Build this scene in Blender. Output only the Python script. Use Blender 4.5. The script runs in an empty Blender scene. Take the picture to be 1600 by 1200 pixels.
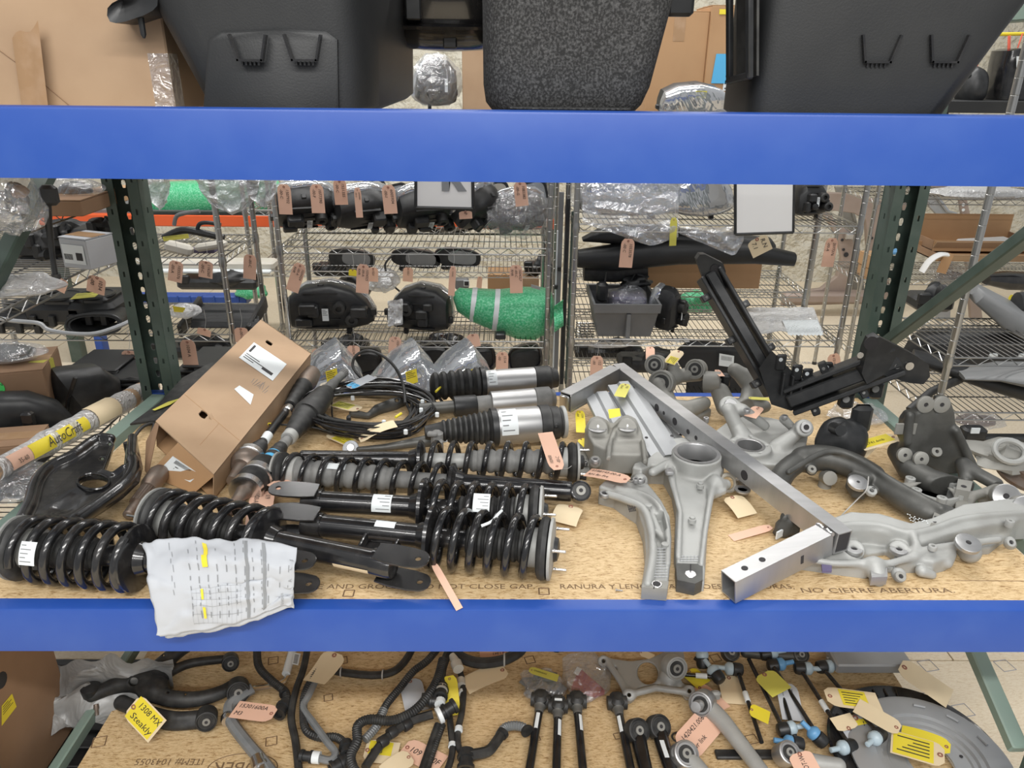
import bpy, math, random
import numpy as np
from mathutils import Vector, Matrix, noise as mnoise
S = bpy.context.scene
C = S.collection
rnd = random.Random(7)

# ------------------------------------------------------------------ camera
H = 1.96
FPX, PITCH, YAW, ROLL = 1197.6, 0.39775, 0.01364, 0.01072
_F = Vector((math.sin(YAW)*math.cos(PITCH), math.cos(YAW)*math.cos(PITCH), -math.sin(PITCH)))
_R = Vector((math.cos(YAW), -math.sin(YAW), 0)); _U = _R.cross(_F)
CR = _R*math.cos(ROLL) + _U*math.sin(ROLL); CU = -_R*math.sin(ROLL) + _U*math.cos(ROLL)
EYE = Vector((0, 0, H))
cam = bpy.data.objects.new('camera', bpy.data.cameras.new('camera')); C.objects.link(cam)
cam.data.sensor_width = 36; cam.data.lens = FPX/1600*36; cam.data.clip_start = 0.02
cam.matrix_world = Matrix(((CR.x, CU.x, -_F.x, EYE.x), (CR.y, CU.y, -_F.y, EYE.y), (CR.z, CU.z, -_F.z, EYE.z), (0, 0, 0, 1)))
S.camera = cam
S.view_settings.view_transform = 'Standard'; S.view_settings.look = 'None'
S.view_settings.exposure = 0.0; S.view_settings.gamma = 1; S.view_settings.use_curve_mapping = False
# ------------------------------------------------------------------ light
W = bpy.data.worlds.new('world'); S.world = W; W.use_nodes = True
W.node_tree.nodes['Background'].inputs[0].default_value = (0.95, 0.97, 1.0, 1)
W.node_tree.nodes['Background'].inputs[1].default_value = 0.50
def area(name, loc, sx, sy, power, rot=(0, 0, 0), col=(1, 0.98, 0.95)):
    l = bpy.data.lights.new(name, 'AREA'); l.shape = 'RECTANGLE'; l.size = sx; l.size_y = sy; l.energy = power; l.color = col
    o = bpy.data.objects.new(name, l); C.objects.link(o); o.location = loc; o.rotation_euler = rot
    return o
area('aisle_tube_and_fill_light', (-0.3, 0.35, 4.0), 3.6, 0.25, 14)
area('aisle_tube_and_fill_light', (0.1, -1.2, 4.0), 4.2, 0.25, 190)
area('aisle_tube_and_fill_light', (0.0, -2.9, 3.8), 4.2, 0.3, 150)  # added fill from the front, to brighten the lowest shelf
area('back_tube_and_fill_light', (0.0, 2.1, 4.2), 4.2, 0.25, 30)  # added fill over the rack, lifts tags and upright faces behind it
area('back_tube_and_fill_light', (-0.6, 3.0, 4.2), 4.2, 0.25, 75)
area('back_tube_and_fill_light', (0.4, 4.9, 4.2), 5.0, 0.25, 120)

def ray(x, y): return _F + CR*((x-800)/FPX) - CU*((y-600)/FPX)
def PZ(x, y, z): d = ray(x, y); return EYE + d*((z-H)/d.z)       # a photo pixel on the level z
def PY(x, y, Y): d = ray(x, y); return EYE + d*(Y/d.y)           # ... on the depth Y
def PX(x, y, X): d = ray(x, y); return EYE + d*(X/d.x)

# ------------------------------------------------------------------ materials
def mat(name, col, rough=0.5, metal=0.0, var=None, bump=None, coat=0.0, spec=0.5, aniso=None, trans=0, alpha=1):
    m = bpy.data.materials.new(name); m.use_nodes = True; nt = m.node_tree; b = nt.nodes['Principled BSDF']
    b.inputs['Base Color'].default_value = (*col, 1); b.inputs['Roughness'].default_value = rough
    b.inputs['Metallic'].default_value = metal; b.inputs['Specular IOR Level'].default_value = spec
    b.inputs['Coat Weight'].default_value = coat; b.inputs['Transmission Weight'].default_value = trans
    b.inputs['Alpha'].default_value = alpha
    tc = nt.nodes.new('ShaderNodeTexCoord')
    if var:                                                    # (scale, second colour, amount[, stretch])
        n = nt.nodes.new('ShaderNodeTexNoise'); n.inputs['Scale'].default_value = var[0]; n.inputs['Detail'].default_value = 5
        src = tc.outputs['Object']
        if len(var) > 3:
            mp = nt.nodes.new('ShaderNodeMapping'); mp.inputs['Scale'].default_value = var[3]
            nt.links.new(src, mp.inputs[0]); src = mp.outputs[0]
        nt.links.new(src, n.inputs['Vector'])
        r = nt.nodes.new('ShaderNodeValToRGB'); r.color_ramp.elements[0].position = 0.42; r.color_ramp.elements[1].position = 0.72
        r.color_ramp.elements[0].color = (*col, 1); r.color_ramp.elements[1].color = (*[a+(c-a)*var[2] for a, c in zip(col, var[1])], 1)
        nt.links.new(n.outputs['Fac'], r.inputs[0]); nt.links.new(r.outputs[0], b.inputs['Base Color'])
    if bump:                                                   # (scale, strength, distance)
        n = nt.nodes.new('ShaderNodeTexNoise'); n.inputs['Scale'].default_value = bump[0]; n.inputs['Detail'].default_value = 4
        nt.links.new(tc.outputs['Object'], n.inputs['Vector'])
        bp = nt.nodes.new('ShaderNodeBump'); bp.inputs['Strength'].default_value = bump[1]; bp.inputs['Distance'].default_value = bump[2] if len(bump) > 2 else 0.002
        nt.links.new(n.outputs['Fac'], bp.inputs['Height']); nt.links.new(bp.outputs[0], b.inputs['Normal'])
    return m
def film(name, col=(0.9, 0.92, 0.95), clear=0.72, rough=0.12, bump=22, white=0.35):
    """clear plastic film: mostly transparent, with crinkled shine"""
    m = bpy.data.materials.new(name); m.use_nodes = True; nt = m.node_tree; nt.nodes.clear()
    out = nt.nodes.new('ShaderNodeOutputMaterial'); mix = nt.nodes.new('ShaderNodeMixShader'); mix2 = nt.nodes.new('ShaderNodeMixShader')
    t = nt.nodes.new('ShaderNodeBsdfTransparent'); t.inputs[0].default_value = (*[0.5+0.5*c for c in col], 1)
    g = nt.nodes.new('ShaderNodeBsdfGlossy'); g.inputs['Roughness'].default_value = rough; g.inputs[0].default_value = (0.95, 0.95, 0.95, 1)
    d = nt.nodes.new('ShaderNodeBsdfDiffuse'); d.inputs[0].default_value = (*col, 1)
    tc = nt.nodes.new('ShaderNodeTexCoord'); n = nt.nodes.new('ShaderNodeTexNoise'); n.inputs['Scale'].default_value = bump; n.inputs['Detail'].default_value = 3
    n.inputs['Distortion'].default_value = 1.5
    bp = nt.nodes.new('ShaderNodeBump'); bp.inputs['Strength'].default_value = 0.9; bp.inputs['Distance'].default_value = 0.02
    nt.links.new(tc.outputs['Object'], n.inputs['Vector']); nt.links.new(n.outputs['Fac'], bp.inputs['Height'])
    nt.links.new(bp.outputs[0], g.inputs['Normal']); nt.links.new(bp.outputs[0], d.inputs['Normal'])
    mix2.inputs[0].default_value = white; nt.links.new(g.outputs[0], mix2.inputs[1]); nt.links.new(d.outputs[0], mix2.inputs[2])
    mix.inputs[0].default_value = 1-clear; nt.links.new(t.outputs[0], mix.inputs[1]); nt.links.new(mix2.outputs[0], mix.inputs[2])
    nt.links.new(mix.outputs[0], out.inputs[0]); return m
def osb(name, dark, light, tone):
    """oriented strand board: short chips lying in several directions, tone by chip"""
    m = bpy.data.materials.new(name); m.use_nodes = True; nt = m.node_tree; b = nt.nodes['Principled BSDF']; b.inputs['Roughness'].default_value = 0.6
    tc = nt.nodes.new('ShaderNodeTexCoord'); acc = None
    dn = nt.nodes.new('ShaderNodeTexNoise'); dn.inputs['Scale'].default_value = 9; dn.inputs['Detail'].default_value = 3; nt.links.new(tc.outputs['Object'], dn.inputs['Vector'])
    def mth(op, a, v, c=None):
        n = nt.nodes.new('ShaderNodeMath'); n.operation = op; nt.links.new(a, n.inputs[0])
        if isinstance(v, float): n.inputs[1].default_value = v
        else: nt.links.new(v, n.inputs[1])
        if c is not None: nt.links.new(c, n.inputs[2])
        return n.outputs[0]
    for i, (ang, sc, st, w) in enumerate(((0.1, 46, 3.5, .28), (-0.6, 60, 4, .27), (0.75, 60, 4, .27), (0.05, 190, 4, .32))):
        ad = nt.nodes.new('ShaderNodeMixRGB'); ad.blend_type = 'ADD'; ad.inputs[0].default_value = 0.05
        nt.links.new(tc.outputs['Object'], ad.inputs[1]); nt.links.new(dn.outputs['Color'], ad.inputs[2])
        mp = nt.nodes.new('ShaderNodeMapping'); mp.inputs['Rotation'].default_value = (0, 0, ang); mp.inputs['Scale'].default_value = (1, st, 1); nt.links.new(ad.outputs[0], mp.inputs[0])
        n = nt.nodes.new('ShaderNodeTexNoise'); n.inputs['Scale'].default_value = sc; n.inputs['Detail'].default_value = 2; n.inputs['Roughness'].default_value = 0.6; nt.links.new(mp.outputs[0], n.inputs['Vector'])
        acc = mth('MULTIPLY', n.outputs['Fac'], w) if acc is None else mth('MULTIPLY_ADD', n.outputs['Fac'], w, acc)
    r = nt.nodes.new('ShaderNodeValToRGB'); e = r.color_ramp.elements
    e[0].position = 0.455; e[0].color = (*dark, 1); e[1].position = 0.63; e[1].color = (*light, 1); k = e.new(0.525); k.color = (*tone, 1)
    nt.links.new(acc, r.inputs[0]); nt.links.new(r.outputs[0], b.inputs['Base Color'])
    return m
M = {}
M['blue'] = mat('blue_paint', (0.017, 0.070, 0.335), 0.42, 0, (9, (0.045, 0.11, 0.38), 0.35), (60, 0.03))
M['osb'] = osb('strand_board', (0.27, 0.155, 0.06), (0.66, 0.49, 0.28), (0.52, 0.36, 0.18))
M['osbf'] = osb('floor_board', (0.60, 0.49, 0.34), (0.76, 0.67, 0.52), (0.70, 0.59, 0.43))
M['dgreen'] = mat('green_paint', (0.058, 0.088, 0.072), 0.42, 0, (14, (0.12, 0.15, 0.13), 0.4))
M['lgreen'] = mat('pale_green_paint', (0.19, 0.265, 0.225), 0.45, 0, (10, (0.22, 0.27, 0.24), 0.5))
M['bplas'] = mat('black_plastic', (0.016, 0.017, 0.018), 0.42, 0, (30, (0.05, 0.05, 0.05), 0.4))
M['bplas2'] = mat('black_grained_plastic', (0.014, 0.015, 0.016), 0.5, 0, (5, (0.035, 0.035, 0.034), 0.5), (300, 0.15))
M['bgloss'] = mat('black_gloss_paint', (0.010, 0.010, 0.011), 0.2, 0, (22, (0.07, 0.065, 0.06), 0.35), None, 0.3)
M['rubber'] = mat('black_rubber', (0.018, 0.018, 0.018), 0.55, 0, (35, (0.07, 0.07, 0.065), 0.5))
M['grubber'] = mat('dusty_grey_rubber', (0.16, 0.16, 0.155), 0.6, 0, (30, (0.28, 0.28, 0.27), 0.6))
M['felt'] = mat('black_felt', (0.034, 0.034, 0.034), 0.95, 0, (260, (0.17, 0.17, 0.17), 0.6, (1, 1, 0.9)), (700, 0.6, 0.002), 0, 0.1)
M['cast'] = mat('cast_aluminium', (0.40, 0.405, 0.39), 0.55, 0.2, (9, (0.30, 0.30, 0.285), 0.8), (240, 0.25, 0.001))
M['castd'] = mat('dark_cast_metal', (0.065, 0.065, 0.06), 0.48, 0.3, (11, (0.17, 0.17, 0.16), 0.6), (200, 0.15, 0.001))
M['castw'] = mat('warm_grey_cast_metal', (0.30, 0.295, 0.27), 0.55, 0.2, (9, (0.2, 0.195, 0.175), 0.8), (200, 0.2, 0.001))
M['alu'] = mat('machined_aluminium', (0.47, 0.47, 0.47), 0.40, 0.8, (5, (0.38, 0.38, 0.38), 0.7, (1, 8, 1)))
M['sheet'] = mat('sheet_aluminium', (0.38, 0.39, 0.40), 0.5, 0.4, (7, (0.31, 0.32, 0.33), 0.7))
M['steel'] = mat('bright_steel', (0.62, 0.61, 0.6), 0.25, 1.0)
M['chrome'] = mat('chrome_wire', (0.40, 0.40, 0.39), 0.30, 1.0)
M['wire'] = mat('shaded_chrome_wire', (0.24, 0.24, 0.235), 0.34, 1.0)  # chrome with the darkness of its surroundings put into the colour
M['rust'] = mat('rusty_steel', (0.23, 0.19, 0.16), 0.45, 0.7, (40, (0.2, 0.12, 0.08), 0.6))
M['card'] = mat('cardboard', (0.44, 0.265, 0.135), 0.75, 0, (5, (0.38, 0.22, 0.11), 0.8), (80, 0.1))
M['cardl'] = mat('pale_cardboard', (0.42, 0.285, 0.175), 0.75, 0, (7, (0.36, 0.235, 0.14), 0.8), (60, 0.12))
M['cardd'] = mat('brown_cardboard', (0.30, 0.185, 0.11), 0.8, 0, (5, (0.25, 0.15, 0.085), 0.8))
M['tape'] = mat('brown_packing_tape', (0.36, 0.22, 0.115), 0.35, 0, (30, (0.45, 0.3, 0.19), 0.7))
M['tagp'] = mat('pink_tag_card', (0.78, 0.49, 0.36), 0.7, 0, (6, (0.70, 0.43, 0.31), 0.6))
M['tagm'] = mat('manila_tag_card', (0.76, 0.63, 0.42), 0.7, 0, (6, (0.68, 0.55, 0.36), 0.6))
M['ring'] = mat('tag_eyelet', (0.30, 0.13, 0.09), 0.6)
M['yel'] = mat('yellow_sticker', (0.80, 0.66, 0.04), 0.5, 0, (12, (0.7, 0.58, 0.06), 0.5))
M['yeld'] = mat('dull_yellow_sticker', (0.60, 0.56, 0.10), 0.5)
M['wht'] = mat('white_paper', (0.47, 0.49, 0.52), 0.6)
M['wlab'] = mat('white_label', (0.72, 0.76, 0.77), 0.45)
M['ink'] = mat('black_ink', (0.03, 0.028, 0.03), 0.7)
M['inkg'] = mat('grey_print', (0.24, 0.25, 0.26), 0.7)
M['inkb'] = mat('board_stamp_ink', (0.17, 0.105, 0.055), 0.8)
M['inkf'] = mat('pale_blue_ink', (0.33, 0.33, 0.36), 0.8)
M['bcap'] = mat('blue_plastic_cap', (0.13, 0.33, 0.58), 0.4)
M['bcapl'] = mat('pale_blue_plastic_cap', (0.42, 0.52, 0.58), 0.4)
M['btape'] = mat('blue_masking_tape', (0.09, 0.42, 0.72), 0.6)
M['tote'] = mat('grey_tote_plastic', (0.165, 0.17, 0.172), 0.5, 0, (9, (0.22, 0.22, 0.22), 0.6))
M['red'] = mat('red_plastic', (0.35, 0.035, 0.05), 0.35)
M['orange'] = mat('orange_beam_paint', (0.78, 0.12, 0.03), 0.45)
M['green'] = mat('green_bubble_wrap', (0.05, 0.47, 0.20), 0.28, 0, (110, (0.38, 0.85, 0.58), 0.7), (130, 0.9, 0.006))
M['gsticker'] = mat('bright_green_sticker', (0.1, 0.75, 0.17), 0.5)
M['film'] = film('clear_plastic_bag')
M['film2'] = film('milky_plastic_bag', (0.85, 0.86, 0.87), 0.35, 0.2, 30, 0.7)
M['film3'] = film('dull_plastic_film', (0.33, 0.33, 0.32), 0.2, 0.5, 9, 0.85)
M['lens'] = film('headlight_lens', (0.70, 0.74, 0.79), 0.42, 0.06, 3, 0.35)
M['foam'] = mat('white_foam_sheet', (0.78, 0.78, 0.77), 0.8)
M['wall'] = mat('rough_cream_wall', (0.62, 0.58, 0.47), 0.9, 0, (3, (0.7, 0.67, 0.58), 0.7), (9, 1.0, 0.10))
M['primer'] = mat('brown_grey_primed_steel', (0.32, 0.25, 0.21), 0.45, 0.2, (5, (0.38, 0.31, 0.27), 0.7))
M['beige'] = mat('beige_plastic', (0.56, 0.53, 0.46), 0.55)
M['hgrey'] = mat('grey_hose', (0.16, 0.17, 0.175), 0.45, 0, (25, (0.25, 0.25, 0.25), 0.5))
M['string'] = mat('grey_tie_wire', (0.45, 0.44, 0.42), 0.5)
M['redstr'] = mat('red_strap', (0.85, 0.16, 0.1), 0.5)
M['refl'] = mat('grey_reflector', (0.42, 0.44, 0.46), 0.25, 0.7)
M['violet'] = mat('purple_grey_plate', (0.13, 0.11, 0.2), 0.45)

# ------------------------------------------------------------------ mesh building
V3 = Vector
def frame(axis, up=(0, 0, 1)):
    a = V3(axis).normalized(); u = V3(up)
    if abs(a.dot(u.normalized())) > 0.97: u = V3((0, 1, 0)) if abs(a.y) < 0.9 else V3((1, 0, 0))
    s = a.cross(u).normalized(); return a, s, s.cross(a)      # axis, side, up
class MB:
    def __init__(s): s.v = []; s.f = []; s.m = []
    def add(s, vs, fs, mi=0):
        o = len(s.v); s.v += [tuple(p) for p in vs]; s.f += [tuple(i+o for i in f) for f in fs]; s.m += [mi]*len(fs); return s
    def box(s, c, size, ax=None, bev=0.0, mi=0):
        """box centred on c; ax = three axes; bev chamfers all edges"""
        c = V3(c); X, Y, Z = [V3(a) for a in (ax or ((1, 0, 0), (0, 1, 0), (0, 0, 1)))]
        hx, hy, hz = [k/2 for k in size]
        if bev <= 0:
            vs = [c+X*(i*hx)+Y*(j*hy)+Z*(k*hz) for i in (-1, 1) for j in (-1, 1) for k in (-1, 1)]
            return s.add(vs, [(0, 1, 3, 2), (4, 6, 7, 5), (0, 4, 5, 1), (2, 3, 7, 6), (0, 2, 6, 4), (1, 5, 7, 3)], mi)
        b = min(bev, hx*.9, hy*.9, hz*.9); rings = []
        for z, d in ((-hz, b), (-hz+b, 0), (hz-b, 0), (hz, b)):
            x, y = hx-d, hy-d; q = b if d == 0 else b*0.6
            rings.append([c+X*px+Y*py+Z*z for px, py in ((-x+q, -y), (x-q, -y), (x, -y+q), (x, y-q), (x-q, y), (-x+q, y), (-x, y-q), (-x, -y+q))])
        return s.loft(rings, mi=mi)
    def loft(s, rings, closed=True, cap=True, mi=0):
        n = len(rings[0]); o = len(s.v)
        for r in rings: s.v += [tuple(p) for p in r]
        e = n if closed else n-1
        for k in range(len(rings)-1):
            for i in range(e):
                j = (i+1) % n; s.f.append((o+k*n+i, o+k*n+j, o+(k+1)*n+j, o+(k+1)*n+i)); s.m.append(mi)
        if cap and closed:
            s.f.append(tuple(o+i for i in range(n-1, -1, -1))); s.f.append(tuple(o+(len(rings)-1)*n+i for i in range(n))); s.m += [mi, mi]
        return s
    def tube(s, pts, r, n=8, closed=False, cap=True, mi=0, flat=1.0):
        pts = [V3(p) for p in pts]; k = len(pts); rr = r if isinstance(r, (list, tuple)) else [r]*k
        T = []
        for i in range(k):
            a = pts[(i-1) % k] if (closed or i > 0) else pts[i]; b = pts[(i+1) % k] if (closed or i < k-1) else pts[i]
            t = (b-a); T.append(t.normalized() if t.length > 1e-9 else V3((0, 0, 1)))
        _, sd, up = frame(T[0]); rings = []
        for i in range(k):
            sd = (sd - T[i]*sd.dot(T[i])); sd = sd.normalized() if sd.length > 1e-6 else frame(T[i])[1]; up = sd.cross(T[i])
            rings.append([pts[i]+(sd*math.cos(q)+up*(math.sin(q)*flat))*rr[i] for q in (2*math.pi*j/n for j in range(n))])
        if closed: rings.append(rings[0])
        return s.loft(rings, cap=cap and not closed, mi=mi)
    def lathe(s, p0, ax, prof, n=20, mi=0, sx=1.0, up=(0, 0, 1)):
        a, sd, u = frame(ax, up); p0 = V3(p0)
        return s.loft([[p0+a*t+(sd*(math.cos(q)*sx)+u*math.sin(q))*max(r, 1e-5) for q in (2*math.pi*j/n for j in range(n))] for t, r in prof], mi=mi)
    def helix(s, p0, p1, R, r, turns, n=20, k=8, phase=0.0, R1=None, mi=0):
        p0, p1 = V3(p0), V3(p1); a, sd, u = frame(p1-p0); L = (p1-p0).length; N = int(turns*n); pts = []
        for i in range(N+1):
            w = i/N; q = phase+2*math.pi*turns*w
            e = min(w*turns, 0.75), min((1-w)*turns, 0.75)      # closed end coils
            t = L*w
            Rr = R+((R1 or R)-R)*w
            pts.append(p0+a*t+(sd*math.cos(q)+u*math.sin(q))*Rr)
        return s.tube(pts, r, k, mi=mi)
    def prism(s, pts, vec, mi=0):
        vec = V3(vec); a = [V3(p) for p in pts]
        return s.loft([a, [p+vec for p in a]], mi=mi)
    def sheet(s, fn, nu, nv, th=0.0, mi=0, close=False):
        """surface patch fn(u, v); th gives it a second side"""
        P = [[V3(fn(i/nu, j/nv)) for j in range(nv+1)] for i in range(nu+1)]; o = len(s.v)
        idx = lambda i, j: o+i*(nv+1)+j
        s.v += [tuple(p) for r in P for p in r]
        fs = [(idx(i, j), idx(i+1, j), idx(i+1, j+1), idx(i, j+1)) for i in range(nu) for j in range(nv)]
        s.f += fs; s.m += [mi]*len(fs)
        if th:
            o2 = len(s.v); off = o2-o
            for i in range(nu+1):
                for j in range(nv+1):
                    du = P[min(i+1, nu)][j]-P[max(i-1, 0)][j]; dv = P[i][min(j+1, nv)]-P[i][max(j-1, 0)]
                    nn = du.cross(dv); nn = nn.normalized() if nn.length > 1e-12 else V3((0, 0, 1))
                    s.v.append(tuple(P[i][j]-nn*th))
            s.f += [tuple(i+off for i in reversed(f)) for f in fs]; s.m += [mi]*len(fs)
            rim = [idx(i, 0) for i in range(nu+1)]+[idx(nu, j) for j in range(1, nv+1)]+[idx(i, nv) for i in range(nu-1, -1, -1)]+[idx(0, j) for j in range(nv-1, 0, -1)]
            for q in range(len(rim)):
                a, b = rim[q], rim[(q+1) % len(rim)]; s.f.append((b, a, a+off, b+off)); s.m.append(mi)
        return s
    def xf(s, mtx):
        s.v = [tuple(mtx @ V3(p)) for p in s.v]; return s
    def join(s, o, mi=None):
        k = len(s.v); s.v += o.v; s.f += [tuple(i+k for i in f) for f in o.f]; s.m += o.m if mi is None else [mi]*len(o.f); return s
    def lo(s): return V3([min(p[i] for p in s.v) for i in range(3)])
    def hi(s): return V3([max(p[i] for p in s.v) for i in range(3)])
def spl(pts, n=6, closed=False):
    """Catmull-Rom through pts (tuples of any length)"""
    P = [np.array(p, float) for p in pts]; k = len(P); out = []
    seg = k if closed else k-1
    for i in range(seg):
        g = (lambda j: P[j % k]) if closed else (lambda j: P[min(max(j, 0), k-1)])
        a, b, c, d = g(i-1), g(i), g(i+1), g(i+2)
        for q in range(n):
            t = q/n; out.append(0.5*((2*b)+(c-a)*t+(2*a-5*b+4*c-d)*t*t+(3*b-a-3*c+d)*t**3))
    if not closed: out.append(P[-1])
    return [tuple(p) for p in out]
def sring(c, ax, ay, a, b, e=2.0, n=28):
    c, ax, ay = V3(c), V3(ax), V3(ay); out = []
    for j in range(n):
        q = 2*math.pi*j/n; cs, sn = math.cos(q), math.sin(q)
        out.append(c+ax*(a*math.copysign(abs(cs)**(2/e), cs))+ay*(b*math.copysign(abs(sn)**(2/e), sn)))
    return out
def mesh(name, mb, mats, loc=(0, 0, 0), smooth=40):
    me = bpy.data.meshes.new(name); L = V3(loc)
    me.from_pydata([tuple(V3(p)-L) for p in mb.v], [], mb.f)
    for m in (mats if isinstance(mats, (list, tuple)) else [mats]): me.materials.append(m if not isinstance(m, str) else M[m])
    if len(me.materials) > 1: me.polygons.foreach_set('material_index', mb.m)
    if smooth:
        me.polygons.foreach_set('use_smooth', [True]*len(me.polygons)); me.set_sharp_from_angle(angle=math.radians(smooth))
    me.update(); return me
def thing(name, label, cat, loc, group=None):
    o = bpy.data.objects.new(name, None); C.objects.link(o); o.location = loc; o.empty_display_size = 0.05
    o['label'] = label; o['category'] = cat; o['kind'] = 'thing'
    if group: o['group'] = group
    return o
def wloc(o):
    p = V3(o.location)
    while o.parent: o = o.parent; p += V3(o.location)
    return p
def part(name, mb, mats, parent, label=None, smooth=40, kind=None):
    """one mesh object, its verts given in world space, under its thing (or part)"""
    pl = wloc(parent); o = bpy.data.objects.new(name, mesh(name, mb, mats, pl, smooth)); C.objects.link(o); o.parent = parent
    if label: o['label'] = label
    if kind: o['kind'] = kind
    return o
def solo(name, mb, mats, label, cat, group=None, smooth=40, kind=None):
    lo, hi = mb.lo(), mb.hi(); loc = V3(((lo.x+hi.x)/2, (lo.y+hi.y)/2, lo.z))
    o = bpy.data.objects.new(name, mesh(name, mb, mats, loc, smooth)); C.objects.link(o); o.location = loc
    if kind == 'structure': o['kind'] = kind; o['label'] = label; return o
    o['label'] = label; o['category'] = cat
    if group: o['group'] = group
    if kind: o['kind'] = kind
    return o
_tc = {}
def text(body, size, align='CENTER', shear=0.0, wt=0.0):
    """flat lettering in the XY plane as (verts, faces)"""
    k = (body, size, align, shear, wt)
    if k in _tc: return _tc[k]
    cu = bpy.data.curves.new('lettering', 'FONT'); cu.body = body; cu.size = size; cu.align_x = align; cu.align_y = 'CENTER'; cu.shear = shear; cu.offset = wt
    cu.resolution_u = 2
    ob = bpy.data.objects.new('lettering', cu); me = ob.to_mesh(); r = ([tuple(v.co) for v in me.vertices], [tuple(p.vertices) for p in me.polygons])
    ob.to_mesh_clear(); bpy.data.objects.remove(ob); bpy.data.curves.remove(cu); _tc[k] = r; return r
def lettering(mb, body, size, o, ax, ay, align='CENTER', off=0.0006, fit=None, mi=0, **kw):
    """put lettering at o, reading along ax, its tops towards ay"""
    vs, fs = text(body, size, align, **kw); o, ax, ay = V3(o), V3(ax).normalized(), V3(ay).normalized(); n = ax.cross(ay)
    if not vs: return mb
    sx = 1.0
    if fit: w = max(v[0] for v in vs)-min(v[0] for v in vs); sx = fit/w
    mb.add([o+ax*(v[0]*sx)+ay*v[1]+n*off for v in vs], fs, mi); return mb
def plate2(outline, holes, th, bev=0.0):
    """flat plate with real holes (2-D outline, thickness along z, from 0 to th)"""
    cu = bpy.data.curves.new('plate', 'CURVE'); cu.dimensions = '2D'; cu.fill_mode = 'BOTH'; cu.extrude = th/2-bev; cu.bevel_depth = bev; cu.bevel_resolution = 1
    for loop in [outline]+list(holes):
        sp = cu.splines.new('POLY'); sp.points.add(len(loop)-1); sp.use_cyclic_u = True
        for p, q in zip(sp.points, loop): p.co = (q[0], q[1], 0, 1)
    ob = bpy.data.objects.new('plate', cu); me = ob.to_mesh(); mb = MB().add([(v.co.x, v.co.y, v.co.z+th/2) for v in me.vertices], [tuple(p.vertices) for p in me.polygons])
    ob.to_mesh_clear(); bpy.data.objects.remove(ob); bpy.data.curves.remove(cu); return mb
def circ(x, y, r, n=14, ry=None): return [(x+r*math.cos(2*math.pi*i/n), y+(ry or r)*math.sin(2*math.pi*i/n)) for i in range(n)]
def place(mb, o, ax, ay, az=None):
    ax, ay = V3(ax).normalized(), V3(ay); ay = (ay-ax*ay.dot(ax)).normalized(); az = ax.cross(ay); o = V3(o)
    return mb.xf(Matrix(((ax.x, ay.x, az.x, o.x), (ax.y, ay.y, az.y, o.y), (ax.z, ay.z, az.z, o.z), (0, 0, 0, 1))))

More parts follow.
